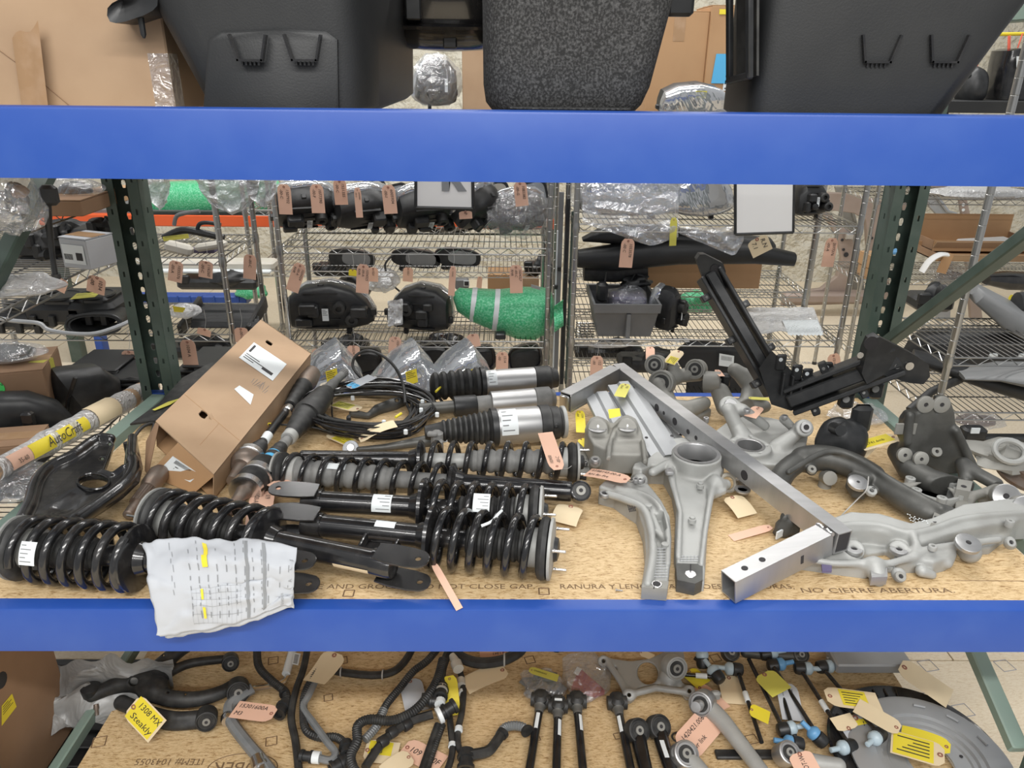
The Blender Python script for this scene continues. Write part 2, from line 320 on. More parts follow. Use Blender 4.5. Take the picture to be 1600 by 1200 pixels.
# ------------------------------------------------------------------ cast shapes: signed distances, then surface nets
class Cast:
    def __init__(s, lo, hi, res=0.0035):
        s.lo = np.array(lo, float)-res*4; s.n = np.ceil((np.array(hi, float)+res*4-s.lo)/res).astype(int)+1; s.res = res
        s.X, s.Y, s.Z = [(s.lo[i]+res*np.arange(s.n[i])).astype(np.float32).reshape([-1 if i == j else 1 for j in range(3)]) for i in range(3)]
        s.d = np.full(s.n, 9.0, np.float32)
    def _cap(s, a, b, ra, rb):
        a, b = np.array(a, float), np.array(b, float); ab = b-a; L = max((ab*ab).sum(), 1e-12)
        t = np.clip(((s.X-a[0])*ab[0]+(s.Y-a[1])*ab[1]+(s.Z-a[2])*ab[2])/L, 0, 1)
        return np.sqrt((s.X-a[0]-t*ab[0])**2+(s.Y-a[1]-t*ab[1])**2+(s.Z-a[2]-t*ab[2])**2)-(ra+(rb-ra)*t)
    def _cyl(s, a, b, r, rd=0.0):
        a, b = np.array(a, float), np.array(b, float); ab = b-a; L = np.sqrt((ab*ab).sum()); u = ab/L
        t = (s.X-a[0])*u[0]+(s.Y-a[1])*u[1]+(s.Z-a[2])*u[2]
        q = np.sqrt(np.maximum((s.X-a[0])**2+(s.Y-a[1])**2+(s.Z-a[2])**2-t*t, 0))
        dx, dy = q-r+rd, np.abs(t-L/2)-L/2+rd
        return np.minimum(np.maximum(dx, dy), 0)+np.sqrt(np.maximum(dx, 0)**2+np.maximum(dy, 0)**2)-rd
    def _poly(s, pts, z0, z1, rd=0.0, slope=(0, 0), ctr=None):
        p = np.array([(q[0], q[1]) for q in pts], float); X, Y = s.X[:, :, 0], s.Y[:, :, 0]; d = np.full((s.n[0], s.n[1]), 1e9); sg = np.ones_like(d)
        for i in range(len(p)):
            a, b = p[i], p[i-1]; e = b-a; w0, w1 = X-a[0], Y-a[1]; t = np.clip((w0*e[0]+w1*e[1])/max((e*e).sum(), 1e-12), 0, 1)
            d = np.minimum(d, (w0-e[0]*t)**2+(w1-e[1]*t)**2)
            c1 = (Y >= a[1]); c2 = (Y < b[1]); c3 = e[0]*w1 > e[1]*w0
            fl = (c1 & c2 & c3) | (~c1 & ~c2 & ~c3); sg = np.where(fl, -sg, sg)
        d2 = (sg*np.sqrt(d))[:, :, None].astype(np.float32)+rd
        c = ctr if ctr is not None else p.mean(0)
        zs = (slope[0]*(s.X-c[0])+slope[1]*(s.Y-c[1])) if slope != (0, 0) else 0
        dz = np.abs(s.Z-zs-(z0+z1)/2)-(z1-z0)/2+rd
        return np.minimum(np.maximum(d2, dz), 0)+np.sqrt(np.maximum(d2, 0)**2+np.maximum(dz, 0)**2)-rd
    def _mix(s, e, k, sub):
        if sub:
            e = -e
            h = np.clip(0.5-0.5*(e-s.d)/k*-1, 0, 1) if False else np.clip(0.5+0.5*(e-s.d)/k, 0, 1)
            s.d = s.d*(1-h)+e*h+k*h*(1-h)
        else:
            h = np.clip(0.5+0.5*(s.d-e)/k, 0, 1); s.d = s.d*(1-h)+e*h-k*h*(1-h)
        s.d = s.d.astype(np.float32); return s
    def cap(s, a, b, ra, rb=None, k=0.008, sub=False): return s._mix(s._cap(a, b, ra, ra if rb is None else rb), k, sub)
    def cyl(s, a, b, r, rd=0.002, k=0.005, sub=False): return s._mix(s._cyl(a, b, r, rd), k, sub)
    def poly(s, pts, z0, z1, rd=0.004, k=0.006, sub=False, slope=(0, 0), ctr=None): return s._mix(s._poly(pts, z0, z1, rd, slope, ctr), k, sub)
    def chain(s, pts, r, k=0.008, sub=False):
        rr = r if isinstance(r, (list, tuple)) else [r]*len(pts); e = None
        for i in range(len(pts)-1): c = s._cap(pts[i], pts[i+1], rr[i], rr[i+1]); e = c if e is None else np.minimum(e, c)
        return s._mix(e, k, sub)
    def mesh(s):
        d = s.d; d[[0, -1]] = 1; d[:, [0, -1]] = 1; d[:, :, [0, -1]] = 1
        ins = d < 0; n = np.array(d.shape)-1
        acc = np.zeros((*n, 3), np.float32); cnt = np.zeros(tuple(n), np.float32)
        for ax in range(3):
            o1, o2 = [i for i in range(3) if i != ax]
            sl0 = [slice(None)]*3; sl1 = [slice(None)]*3; sl0[ax] = slice(0, -1); sl1[ax] = slice(1, None)
            a, b = d[tuple(sl0)], d[tuple(sl1)]; x = (a < 0) != (b < 0); t = np.where(x, a/np.where(x, a-b, 1), 0)
            for i in (0, 1):
                for j in (0, 1):
                    q = [slice(None)]*3; q[o1] = slice(i, n[o1]+i); q[o2] = slice(j, n[o2]+j); q = tuple(q)
                    xx = x[q]; cnt += xx; acc[..., ax] += np.where(xx, t[q], 0); acc[..., o1] += xx*i; acc[..., o2] += xx*j
        act = cnt > 0; idx = np.full(tuple(n), -1, np.int64); ii = np.argwhere(act); idx[act] = np.arange(len(ii))
        v = (ii+acc[act]/cnt[act][:, None])*s.res+s.lo; F = []
        for ax in range(3):
            o1, o2 = (ax+1) % 3, (ax+2) % 3
            sl0 = [slice(None)]*3; sl1 = [slice(None)]*3; sl0[ax] = slice(0, -1); sl1[ax] = slice(1, None)
            a, b = ins[tuple(sl0)], ins[tuple(sl1)]; e = np.argwhere(a != b); fl = a[tuple(e.T)]
            ok = (e[:, o1] > 0) & (e[:, o2] > 0) & (e[:, o1] < n[o1]) & (e[:, o2] < n[o2]); e, fl = e[ok], fl[ok]
            q = []
            for di, dj in ((0, 0), (-1, 0), (-1, -1), (0, -1)):
                c = e.copy(); c[:, o1] += di; c[:, o2] += dj; q.append(idx[tuple(c.T)])
            q = np.stack(q, 1); q[~fl] = q[~fl][:, ::-1]; F.append(q)
        mb = MB(); mb.v = [tuple(p) for p in v]; mb.f = [tuple(p) for p in np.concatenate(F)]; mb.m = [0]*len(mb.f); return mb
# ================================================================== SETTING
fl = MB().box((0.2, 3.6, -0.03), (11, 9, 0.02)); FLOOR = solo('floor', fl, 'osbf', 'board floor', '', kind='structure')
for i in range(-2, 3):
    for j in range(-1, 7):
        x = i*2.445+(0.6 if j % 2 else 0)+0.4; y = j*1.222+0.3
        part('board', MB().box((x, y, -0.010), (2.440, 1.217, 0.02), bev=0.002), 'osbf', FLOOR)
stp = MB()
for (x, y, t, s) in ((1.75, 5.1, 'RANURA Y LENGUETA AUTOESPACIADORAS, NO CIERRE ABERTURA.', 0.05), (1.7, 4.2, 'TONGUE AND GROOVE. DO NOT CLOSE GAP.', 0.05), (-0.1, 4.6, 'TONGUE AND GROOVE. DO NOT CLOSE GAP.', 0.05)):
    lettering(stp, t, s, (x, y, 0.001), (1, -.05, 0), (0.05, 1, 0))
part('stamped_lettering', stp, 'inkf', FLOOR, 'pale blue stamped wording on the floor board', kind='stuff')
sq = MB()
def squares(mb, x, y, z, s=0.03, r=0.3):
    a = [(x+s*c1*math.cos(r)-s*c2*math.sin(r), y+s*c1*math.sin(r)+s*c2*math.cos(r), z) for c1, c2 in ((-.5, -.5), (.5, -.5), (.5, .5), (-.5, .5))]
    for i in range(4): mb.tube([a[i], a[(i+1) % 4]], 0.0016, 4)
for x, y in ((1450, 1040), (1570, 1040), (1505, 1110), (1460, 1090)): p = PZ(x, y, 0.0005); squares(sq, p.x, p.y, 0.0005, 0.05, 0.2)
part('nail_mark', sq, 'inkf', FLOOR, kind='stuff')
wl = MB().sheet(lambda u, v: (-5.3+11*u, 7.3+0.03*mnoise.noise(V3((u*40, v*16, 0)))+0.02*mnoise.noise(V3((u*120, v*48, 3))), 4.6*v), 150, 60, 0.1)
solo('wall_back', wl, 'wall', 'rough cream wall', '', kind='structure')

# ================================================================== PALLET RACK
ZU, ZD, ZL = 1.886, 0.875, 0.164
XL, XR = -1.205, 1.30
RACK = thing('pallet_rack', 'pallet rack with blue beams and dark green slotted uprights holding the suspension parts', 'rack', (0.05, 1.95, 0))
def beam(z, y0, s):
    mb = MB(); prof = [(y0, z-0.114), (y0+s*0.052, z-0.114), (y0+s*0.052, z-0.042), (y0+s*0.052, z-0.02), (y0+s*0.0365, z-0.019), (y0+s*0.0365, z-0.0015), (y0+s*0.035, z), (y0+s*0.005, z), (y0+s*.0015, z-0.0015), (y0, z-0.005)]
    mb.loft([[(x, a, b) for a, b in (prof if s > 0 else prof[::-1])] for x in (XL-0.04, -0.5, 0.4, XR+0.02)]); return mb
for z in (ZU, ZD, ZL):
    part('beam', beam(z, 1.33, 1), 'blue', RACK, 'blue beam' if z > 9 else None); part('beam', beam(z-(.145 if z == ZU else 0), 2.515, -1), 'blue', RACK)
def post(x, y, s):
    """slotted channel column open towards -y*s"""
    hgt = 2.75; mb = MB(); holes = []
    for k in range(54):
        z = 0.06+k*0.0508
        for hx in (-0.022, 0.022):
            holes.append([(hx+a, z+b) for a, b in ((-.0045, -.012), (.0045, -.012), (.0075, .002), (.006, .011), (0, .014), (-.006, .011), (-.0075, .002))])
    web = plate2([(-.056, 0), (.056, 0), (.056, hgt), (-.056, hgt)], holes, 0.0022); place(web, (x, y+s*0.036, 0), (1, 0, 0), (0, 0, 1)); mb.join(web)
    hs = [[(a, 0.085+k*0.0508*2+b) for a, b in ((-.004, -.009), (.004, -.009), (.004, .009), (-.004, .009))] for k in range(26)]
    for q in (-1, 1):
        side = plate2([(-.036, 0), (.036, 0), (.036, hgt), (-.036, hgt)], hs, 0.0022); place(side, (x+q*0.055, y, 0), (0, 1, 0), (0, 0, 1)); mb.join(side)
        lip = plate2([(-.017, 0), (.017, 0), (.017, hgt), (-.017, hgt)], [[(a*.8, b) for a, b in h] for h in hs], 0.0022); place(lip, (x+q*0.039, y-s*0.036, 0), (1, 0, 0), (0, 0, 1)); mb.join(lip)
    return mb
for x0_ in (XL, XR):
    for y, s in ((1.37, -1), (2.51, 1)):
        x = x0_+(0 if s > 0 else -0.10 if x0_ < 0 else 0.075)
        p = part('post', post(x, y, s), 'dgreen', RACK, smooth=0)
        part('foot_plate', MB().box((x, y, 0.003), (0.13, 0.11, 0.006)), 'dgreen', p)
def bar(a, b, w=0.04, h=0.04, lip=True):
    a, b = V3(a), V3(b); ax, sd, up = frame(b-a); L = (b-a).length; mb = MB().box((a+b)/2, (L, w, h), (ax, sd, up), 0.004)
    return mb
for a, b in (((-1.268, 1.41, ZD-0.020), (-1.205, 2.475, ZD-0.020)), ((1.335, 1.41, ZD-0.020), (1.30, 2.475, ZD-0.020)), ((-1.215, 1.41, ZL+0.0), (-1.205, 2.475, ZL+0.0)), ((1.30, 1.41, ZU+.2), (1.30, 2.475, ZU+.2))):
    part('strut', bar(a, b, 0.05 if a[2] > .5 else .028, 0.04), 'lgreen', RACK, 'pale green horizontal strut')
for a, b in (((-1.215, 1.41, 1.215), (-1.205, 2.475, 1.93)), ((1.30, 1.41, 1.985), (1.30, 2.475, 1.06)), ((1.305, 1.41, 0.375), (1.30, 2.475, 0.845))):
    mb = bar(a, b, 0.042, 0.034); part('brace', mb, 'lgreen' if b[2] < .9 else 'dgreen', RACK)

def deck(name, z, label, front):
    r = thing(name, label, 'board', (0.05, 1.9, z-0.018))
    mb = MB().box((0.05, (1.3662+2.478)/2, z-0.009), (2.42, 2.478-1.3662, 0.018), bev=0.001); part('board', mb, 'osb', r)
    return r
DK = deck('shelf_board', ZD, 'tan strand board shelf on the middle blue beams, stamped with wording', 1)
t = MB(); zz = ZD+0.0002
def line_px(mb, s, xa, xb, y, z, h, flip=False):
    a, b = PZ(xa, y, z), PZ(xb, y, z); d = (b-a); d.z = 0; n = V3((-d.y, d.x, 0)); o = (a+b)/2
    if flip: d, n = -d, -n
    lettering(mb, s, h, o, d, n, fit=(b-a).length, off=0.0004)
line_px(t, 'TONGUE AND GROOVE. DO NOT CLOSE GAP.', 425, 836, 917, zz, 0.024)
line_px(t, 'RANURA Y LENGUETA AUTOESPACIADORAS,', 875, 1240, 917, zz, 0.024)
line_px(t, 'NO CIERRE ABERTURA.', 1252, 1490, 923, zz, 0.024)
for x, y in ((850, 924), (545, 927)): p = PZ(x, y, zz); squares(t, p.x, p.y, zz, 0.022, 0.0)
p = PZ(1550, 905, zz)
t.tube([PZ(1492, 907, zz), PZ(1600, 908, zz)], 0.0009, 4)
part('stamped_lettering', t, 'inkb', DK, kind='stuff')
DL = deck('shelf_board', ZL, 'tan strand board shelf on the lowest blue beams, under hoses and links', 0)
t = MB(); zz = ZL+0.0002
line_px(t, 'ITEM# 1043055', 212, 318, 1190, zz, 0.030, True)
line_px(t, 'HUBER', 334, 424, 1199, zz, 0.055, True)
o = PZ(379, 1200, zz); t.tube([o+V3((0.095*math.cos(q), 0.048*math.sin(q), 0)) for q in (2*math.pi*i/40 for i in range(40))], 0.0016, 4, closed=True)
for x, y, s in ((427, 1032, .03), (535, 1032, .03), (828, 1031, .03), (424, 1158, .03), (155, 1159, .035), (513, 1090, .025), (838, 1153, .02), (1175, 1155, .03), (1118, 1028, .03), (965, 1150, .02)): p = PZ(x, y, zz); squares(t, p.x, p.y, zz, s, 0.25)
part('stamped_lettering', t, 'inkb', DL, kind='stuff')
for x in (-1.12, -0.88, -0.66, -0.56, -0.36, 0.03, 0.2, 0.56, 0.82, 1.1): part('cross_bar', bar((x, 1.36, ZU-.020), (x, 2.49, ZU-.160), .03, .028), 'sheet', RACK)

# ================================================================== WIRE SHELVING
def wire_shelf(u, x0, x1, y0, y1, z, along='x'):
    """one shelf: rim of two rods with a zigzag all round (a part), its wires as a sub-part"""
    rim = MB(); hgt = 0.030
    cs = [(x0, y0), (x1, y0), (x1, y1), (x0, y1)]
    for dz, r in ((0, 0.0034), (-hgt, 0.003)):
        for i in range(4): a, b = cs[i], cs[(i+1) % 4]; rim.tube([(*a, z+dz), (*b, z+dz)], r, 6)
    for i in range(4):
        a, b = V3((*cs[i], 0)), V3((*cs[(i+1) % 4], 0)); L = (b-a).length; n = max(2, int(L/0.036))
        rim.tube([a+(b-a)*(k/n)+V3((0, 0, z-(hgt-0.002 if k % 2 else 0.002))) for k in range(n+1)], 0.0021, 4)
    sh = part('wire_shelf', rim, 'chrome', u)
    g = MB()
    if along == 'x':                                            # wires run front to back
        n = int((x1-x0)/0.0245)
        for i in range(1, n): x = x0+(x1-x0)*i/n; g.tube([(x, y0, z+0.002), (x, y1, z+0.002)], 0.0019, 4, cap=False)
        for w in (.33, .67): y = y0+(y1-y0)*w; g.tube([(x0, y, z-0.003), (x1, y, z-0.003)], 0.003, 5)
    else:
        n = int((y1-y0)/0.0245)
        for i in range(1, n): y = y0+(y1-y0)*i/n; g.tube([(x0, y, z+0.002), (x1, y, z+0.002)], 0.0019, 4, cap=False)
        for w in (.33, .67): x = x0+(x1-x0)*w; g.tube([(x, y0, z-0.003), (x, y1, z-0.003)], 0.003, 5)
    part('wire_grid', g, 'wire', sh, kind='stuff')
    return sh
def wire_unit(label, x0, x1, y0, y1, levels, top, along='x', grp=None):
    u = thing('wire_shelving_unit', label, 'shelving', ((x0+x1)/2, (y0+y1)/2, 0), grp)
    for x in (x0, x1):
        for y in (y0, y1):
            prof = [(0, 0.0127)]
            k = 0
            for k in range(1, int(top/0.0508)): z = k*0.0508; prof += [(z-.0015, 0.0127), (z, 0.0114), (z+.0015, 0.0127)]
            prof.append((top, 0.0127)); p = part('post', MB().lathe((x, y, 0.0), (0, 0, 1), prof, 12), 'chrome', u, smooth=22)
            for z in levels: part('collar', MB().lathe((x, y, z-0.036), (0, 0, 1), [(0, .0155), (.02, .0165), (.042, .0145)], 12), 'chrome', p)
            part('foot', MB().lathe((x, y, 0), (0, 0, 1), [(0, .016), (.02, .014)], 10), 'bplas', p)
    for z in levels: wire_shelf(u, x0, x1, y0, y1, z, along)
    return u
YB = 3.40
bz1, bz2 = PY(640, 387, YB).z, PY(660, 533, YB).z; bz3 = bz2-0.40; bz0 = bz1+0.36
bx0, bx1 = PY(438, 400, YB).x, PY(858, 400, YB).x
wire_unit('chrome wire shelving unit of headlights behind the middle of the rack', bx0, bx1, YB, YB+0.46, [bz3, bz2, bz1, bz0], 2.35)
B2Y = 4.35; b2z = [PY(640, 425, B2Y).z, PY(640, 545, B2Y).z, PY(640, 330, B2Y).z]
wire_unit('chrome wire shelving unit further back, of lamps and mirrors', PY(395, 430, B2Y).x, PY(866, 430, B2Y).x, B2Y, B2Y+0.46, b2z, 2.3)
YC = 3.30
cx0, cx1 = PY(898, 400, YC).x, PY(1328, 440, YC).x
cz1, cz2 = PY(1100, 352, YC).z, PY(1100, 531, YC).z; cz3 = PY(1100, 606, YC+.1).z
wire_unit('chrome wire shelving unit with the grey tote, right of the headlight shelves', cx0, cx1, YC, YC+0.46, [cz3, cz2, cz1, PY(1082, 183, YC+.1).z], 2.35)
YC2 = 3.95; czm = PY(1000, 455, YC2).z
wire_unit('chrome wire shelving unit behind the one with the grey tote', PY(895, 455, YC2).x, PY(1262, 455, YC2).x, YC2, YC2+0.46, [PY(1000, 560, YC2).z, PY(1000, 488, YC2).z, czm], 2.2)
A2Y = 3.15; ax1 = PY(352, 440, A2Y).x
a2z = [PY(200, 522, A2Y).z, PY(200, 402, A2Y).z]
wire_unit('chrome wire shelving unit left of the headlight shelves, holding black ducts', ax1-1.25, ax1, A2Y, A2Y+0.46, a2z+[a2z[1]+.36], 2.2)
AXR = -1.345; az = [0.80, 1.33, 1.53]
wire_unit('chrome wire shelving unit beside the left upright, boxes on it', AXR-0.62, AXR, 1.45, 2.72, az, 2.1, 'y')
DXL = 1.60; dY = 2.55
wire_unit('chrome wire shelving unit beyond the right upright with bumper skins', DXL, DXL+1.2, dY, dY+0.46, [PY(1550, 645, dY).z, PY(1550, 505, dY+.4).z], 2.3)
YE = 4.6; e1 = PY(1520, 312, YE).z; e2 = PY(1500, 438, YE).z
wire_unit('chrome wire shelving unit at the back right with open cartons', PY(1345, 440, YE).x, PY(1345, 440, YE).x+1.35, YE, YE+0.46, [e2-.45, e2, e1], 2.4)
# ================================================================== TAGS AND STICKERS
def tag(label, o, e, w=0.06, m='tagp', lines=(), lay=None, bend=0.0, twist=0.0, string=None, sticker=None, size=None, group=None, side=None, rev=False, name='paper_tag'):
    """shipping tag from its eyelet end o to its far end e; lines are handwriting reading down its length"""
    o, e = V3(o), V3(e); dn = (e-o); L = dn.length; dn.normalize(); see = (EYE-(o+e)/2).normalized()
    sd = V3(side) if side is not None else (dn.cross(V3((0, 0, 1))) if lay else dn.cross(V3((0, 1, 0)) if abs(dn.y) < .9 else V3((0, 0, 1))))
    sd = (sd-dn*sd.dot(dn)).normalized(); n = dn.cross(sd)
    if n.dot(see) < 0: sd = -sd; n = -n
    def surf(x, y, h=0.0):                                      # x along the side, y along the length
        v = y/L; nn = n
        return o+sd*x+dn*y+n*(bend*(v-v*v)*4*L*.5+twist*x*v+h)
    t = thing(name, label, 'tag', o, group)
    def fn(u, v):
        ww = w*min(1.0, 0.55+v*3.6); return surf((u-.5)*ww, v*L)
    part('card', MB().sheet(fn, 2, 10, 0.0007), m, t)
    ey = MB(); c = surf(0, L*.08, 0.001)
    ey.tube([c+(sd*math.cos(q)+dn*math.sin(q))*w*.065 for q in (2*math.pi*i/10 for i in range(10))], w*.028, 5, closed=True); part('eyelet', ey, 'ring', t)
    if sticker:
        x0, y0, x1, y1, sm = sticker
        part('sticker', MB().sheet(lambda u, v: surf((x0+(x1-x0)*u-.5)*w, (y0+(y1-y0)*v)*L, 0.0014), 3, 6), sm, t)
        if not lines:
            pr = MB()
            for i in range(5): pr.sheet(lambda u, v: surf((x0+(x1-x0)*(.14+.16*i+.05*u)-.5)*w, (y0+(y1-y0)*(.1+(.8-.13*(i*3 % 4))*v))*L, .0019), 1, 4)
            part('print', pr, 'ink', t, kind='stuff')
    if lines:
        mb = MB(); sz = size or min(w*0.30, w*.8/len(lines))
        for i, s in enumerate(lines):
            vs, fs = text(s, sz, 'LEFT', shear=0.15); k = max(v[0] for v in vs); f = min(1.0, L*.80/k)
            x = (0.5-(i+.62)/(len(lines)+.25))*w
            s1 = -1 if rev else 1
            mb.add([surf(s1*(x+v[1]), (L*.15+v[0]*f) if not rev else L*.94-v[0]*f, 0.0022) for v in vs], fs)
        part('lettering', mb, 'ink', t)
    if string is not None:
        c = surf(0, L*.05, .001); s = V3(string); mid = (c+s)/2+V3((0.006, 0, -0.006))
        part('tie_wire', MB().tube(spl([c, mid, s], 5), 0.0008, 5), 'string', t)
    return t
def sticker(p, mb_pts, m, name, lab=None): return part(name, MB().prism(mb_pts, (0, 0, 0.0006)), m, p, lab)
def quad_on(p, name, pts, m, lines=(), size=.012, ink='ink', nrm=None, off=0.001, lab=None, rows=None):
    """flat printed label: pts = four world corners tl, tr, br, bl"""
    a, b, c, d = [V3(q) for q in pts]; ax = (b-a).normalized(); ay = (a-d); ay = (ay-ax*ay.dot(ax)).normalized(); n = ax.cross(ay)
    if n.dot(EYE-a) < 0 and nrm is None: n = -n
    r = part(name, MB().loft([[q+n*off for q in (a, d, c, b)], [q+n*(off+.0006) for q in (a, d, c, b)]]), m, p, lab)
    mb = MB(); h = (a-d).length; w = (b-a).length
    for i, s in enumerate(lines):
        o = a+ax*(w*.06)-ay*(h*(i+.6)/(len(lines)+.2))+n*(off+.001)
        lettering(mb, s, size, o, ax, ay, 'LEFT', off=0.0)
    for (u0, v0, u1, v1) in (rows or ()):
        q = lambda u, v: (a*(1-u)+b*u)*(1-v)+(d*(1-u)+c*u)*v+n*(off+.0011)
        mb.add([q(u0, v0), q(u0, v1), q(u1, v1), q(u1, v0)], [(0, 1, 2, 3)])
    if mb.v: part('print', mb, ink, r, kind='stuff')
    return r
PRINT = [(.08, .1+.13*i, .08+w, .14+.13*i) for i, w in enumerate((.5, .75, .62, .8, .4, .7))]

# ================================================================== TOP OF THE RACK
def carton(name, label, c, size, yaw=0.0, m='card', pitch=0.0, group=None, seams=True, roll=0.0, open_top=False):
    """closed carton: body, two flaps meeting along the top, tape over the joint; c = middle of its base"""
    t = thing(name, label, 'box', c, group); R3 = Matrix.Rotation(yaw, 3, 'Z') @ Matrix.Rotation(pitch, 3, 'X') @ Matrix.Rotation(roll, 3, 'Y'); ax = [R3 @ V3(a) for a in ((1, 0, 0), (0, 1, 0), (0, 0, 1))]; c = V3(c); sx, sy, sz = size
    P = lambda x, y, z: c+ax[0]*x+ax[1]*y+ax[2]*z
    part('body', MB().box(P(0, 0, sz/2-.001), (sx, sy, sz-.002), ax, 0.003), m, t)
    for q in (-1, 1): part('flap', MB().box(P(0, q*sy/4, sz), (sx*.998, sy/2-.002, .003), ax), m, t)
    part('tape', MB().box(P(0, 0, sz+.0021), (sx*1.002, .05, .0008), ax), 'tape', t)
    if seams: part('tape', MB().box(P(0, -sy/2-.0006, sz*.86), (.05, .0008, sz*.28), ax), 'tape', t)
    t['_'] = 0; del t['_']
    return t, P
ct, P = carton('carton', 'big tan carton with brown tape on top of the rack, left of the black tub', (-0.99, 1.78, ZU-.018), (0.74, 0.56, 0.62), 0.04, 'cardl', seams=False)
f = lambda x, y: P(x, -.2812, y)
qd = [PY(x, y, 1.4965) for x, y in ((20, 60), (66, 36), (82, 175), (36, 175))]
part('tape', MB().sheet(lambda u, v: (qd[0]*(1-u)+qd[1]*u)*(1-v)+(qd[3]*(1-u)+qd[2]*u)*v+V3((0, -.012+.02*(0.5-u*.5)-.001*math.sin(u*9), (.006*math.sin(u*7) if v < .1 else 0))), 6, 8), 'tape', ct, 'wrinkled brown tape strip')
part('tape', MB().sheet(lambda u, v: P(.335+.0355*min(u*2, 1), -.2815+.05*max(0, u*2-1), .10*(1-v)), 4, 4), 'film', ct, 'clear tape over the carton corner')
cr = MB()
for a, b in (((.055, .12), (.19, .0)), ((-.1, .17), (-.03, .155)), ((.06, .155), (.0, .2))): cr.tube([f(*a), f((a[0]+b[0])/2+.006, (a[1]+b[1])/2), f(*b)], 0.0008, 4)
part('crease', cr, 'cardd', ct, kind='stuff')

def clip_handle(t, cx, z, y, s=1.0):
    mb = MB()
    for a, b in (((-.030, .022), (-.020, -.016)), ((-.020, -.016), (.020, -.016)), ((.020, -.016), (.030, .022))):
        A, B = V3((cx+a[0]*s, y, z+a[1]*s)), V3((cx+b[0]*s, y, z+b[1]*s)); ax, sd, up = frame(B-A, (0, 1, 0)); mb.box((A+B)/2+V3((0, -.006, 0)), ((B-A).length+.003, .0035, .014), (ax, sd, up))
    for i in range(5): mb.box((cx+(-.014+.007*i)*s, y-.004, z-.021*s), (.003, .008, .006))
    part('clip_handle', mb, 'bgloss', t)
def tub(label, secs, mt, base, e=7, n=48):
    t = thing('storage_tub', label, 'tub', base)
    part('body', MB().loft([sring((cx, cy, z), (1, 0, 0), (0, 1, 0), a, b, e, n) for cx, cy, z, a, b in secs]), mt, t, smooth=50); return t
yt = 1.425
x0, x1 = PY(303, 172, yt).x, PY(578, 172, yt).x
t1 = tub('black moulded tub with two clip handles, between the tan carton and the felt tub', [((x0+x1)/2+.005, 1.84, ZU-.016, (x1-x0)/2-.02, .39), ((x0+x1)/2, 1.84, ZU-.004, (x1-x0)/2, .41), ((x0+x1)/2-.03, 1.84, ZU+.14, (x1-x0)/2+.035, .415), ((x0+x1)/2-.05, 1.84, ZU+.30, (x1-x0)/2+.06, .42)], 'bplas2', (x0, yt, ZU))
fy = 1.424
rp = [PY(x, y, fy) for x, y in ((318, 172), (326, 62), (345, 50), (430, 44), (510, 49), (527, 62), (529, 172))]
part('recess_panel', MB().loft([[p+V3((0, .012, 0)) for p in rp], [p+V3((0, -.001, 0)) for p in rp], [p+V3((0, -.005, 0))+(PY(425, 120, fy)-p)*.05 for p in rp]]), 'bplas2', t1)
for px in (391, 476): q = PY(px, 78, fy-.012); clip_handle(t1, q.x, q.z, q.y)
lipm = MB()
def rim_ring(cx, cy, z, a, b, slope=0.0, e=6, w=.028, h=.02, n=48):
    mb = MB(); rs = []
    for dx, dz in ((0, -.0), (w, -.004), (w+.006, -h*.5), (w, -h), (0, -h)): rs.append([p+V3((0, 0, slope*(p.x-cx)+dz)) for p in sring((cx, cy, z), (1, 0, 0), (0, 1, 0), a+dx, b+dx, e, n)])
    rs.append(rs[0]); return mb.loft(rs, cap=False)
part('rim', rim_ring((x0+x1)/2-.035, 1.84, ZU+.30, (x1-x0)/2+.05, .42, .42), 'bplas', t1)
q = PY(222, 40, 1.46); part('peg', MB().lathe(q+V3((0, 0, -.02)), (0, 0, 1), [(0, .002), (.006, .005), (.05, .006)], 8), 'bplas', t1)
q = PY(215, 12, 1.46); part('rim_corner', MB().loft([sring(q+V3((dx, .0, dz)), (1, 0, 0), (0, 0, 1), a, b, 2.5, 14) for dx, dz, a, b in ((-.02, .01, .004, .004),)]+[sring(q+V3((0, y_, 0)), (1, 0, 0.3), (0, 0, 1), .045, .018, 3, 14) for y_ in (-.02, .2)]), 'bplas', t1)

gt = thing('tray', 'shiny black curved tray with a hanging tab, behind and between the two tubs', 'tray', PY(700, 60, 2.1))
c = PY(702, 8, 2.1); part('dish', MB().loft([sring(c+V3((0, 0, z)), (1, 0, 0), (0, 1, 0), a, a*1.15, 3, 36) for z, a in ((-.105, .01), (-.10, .10), (-.075, .145), (-.04, .165), (.02, .18), (.1, .19))]), 'bgloss', gt)
part('tab', MB().box(PY(703, 50, 1.95), (.032, .02, .07), None, .003), 'bplas', gt); part('tab', MB().box(PY(646, 8, 1.9), (.034, .02, .06), None, .003), 'bplas', gt)
part('rim', rim_ring(c.x, c.y, c.z-.05, .16, .185, 0, 3, .015, .012, 36), 'bgloss', gt)

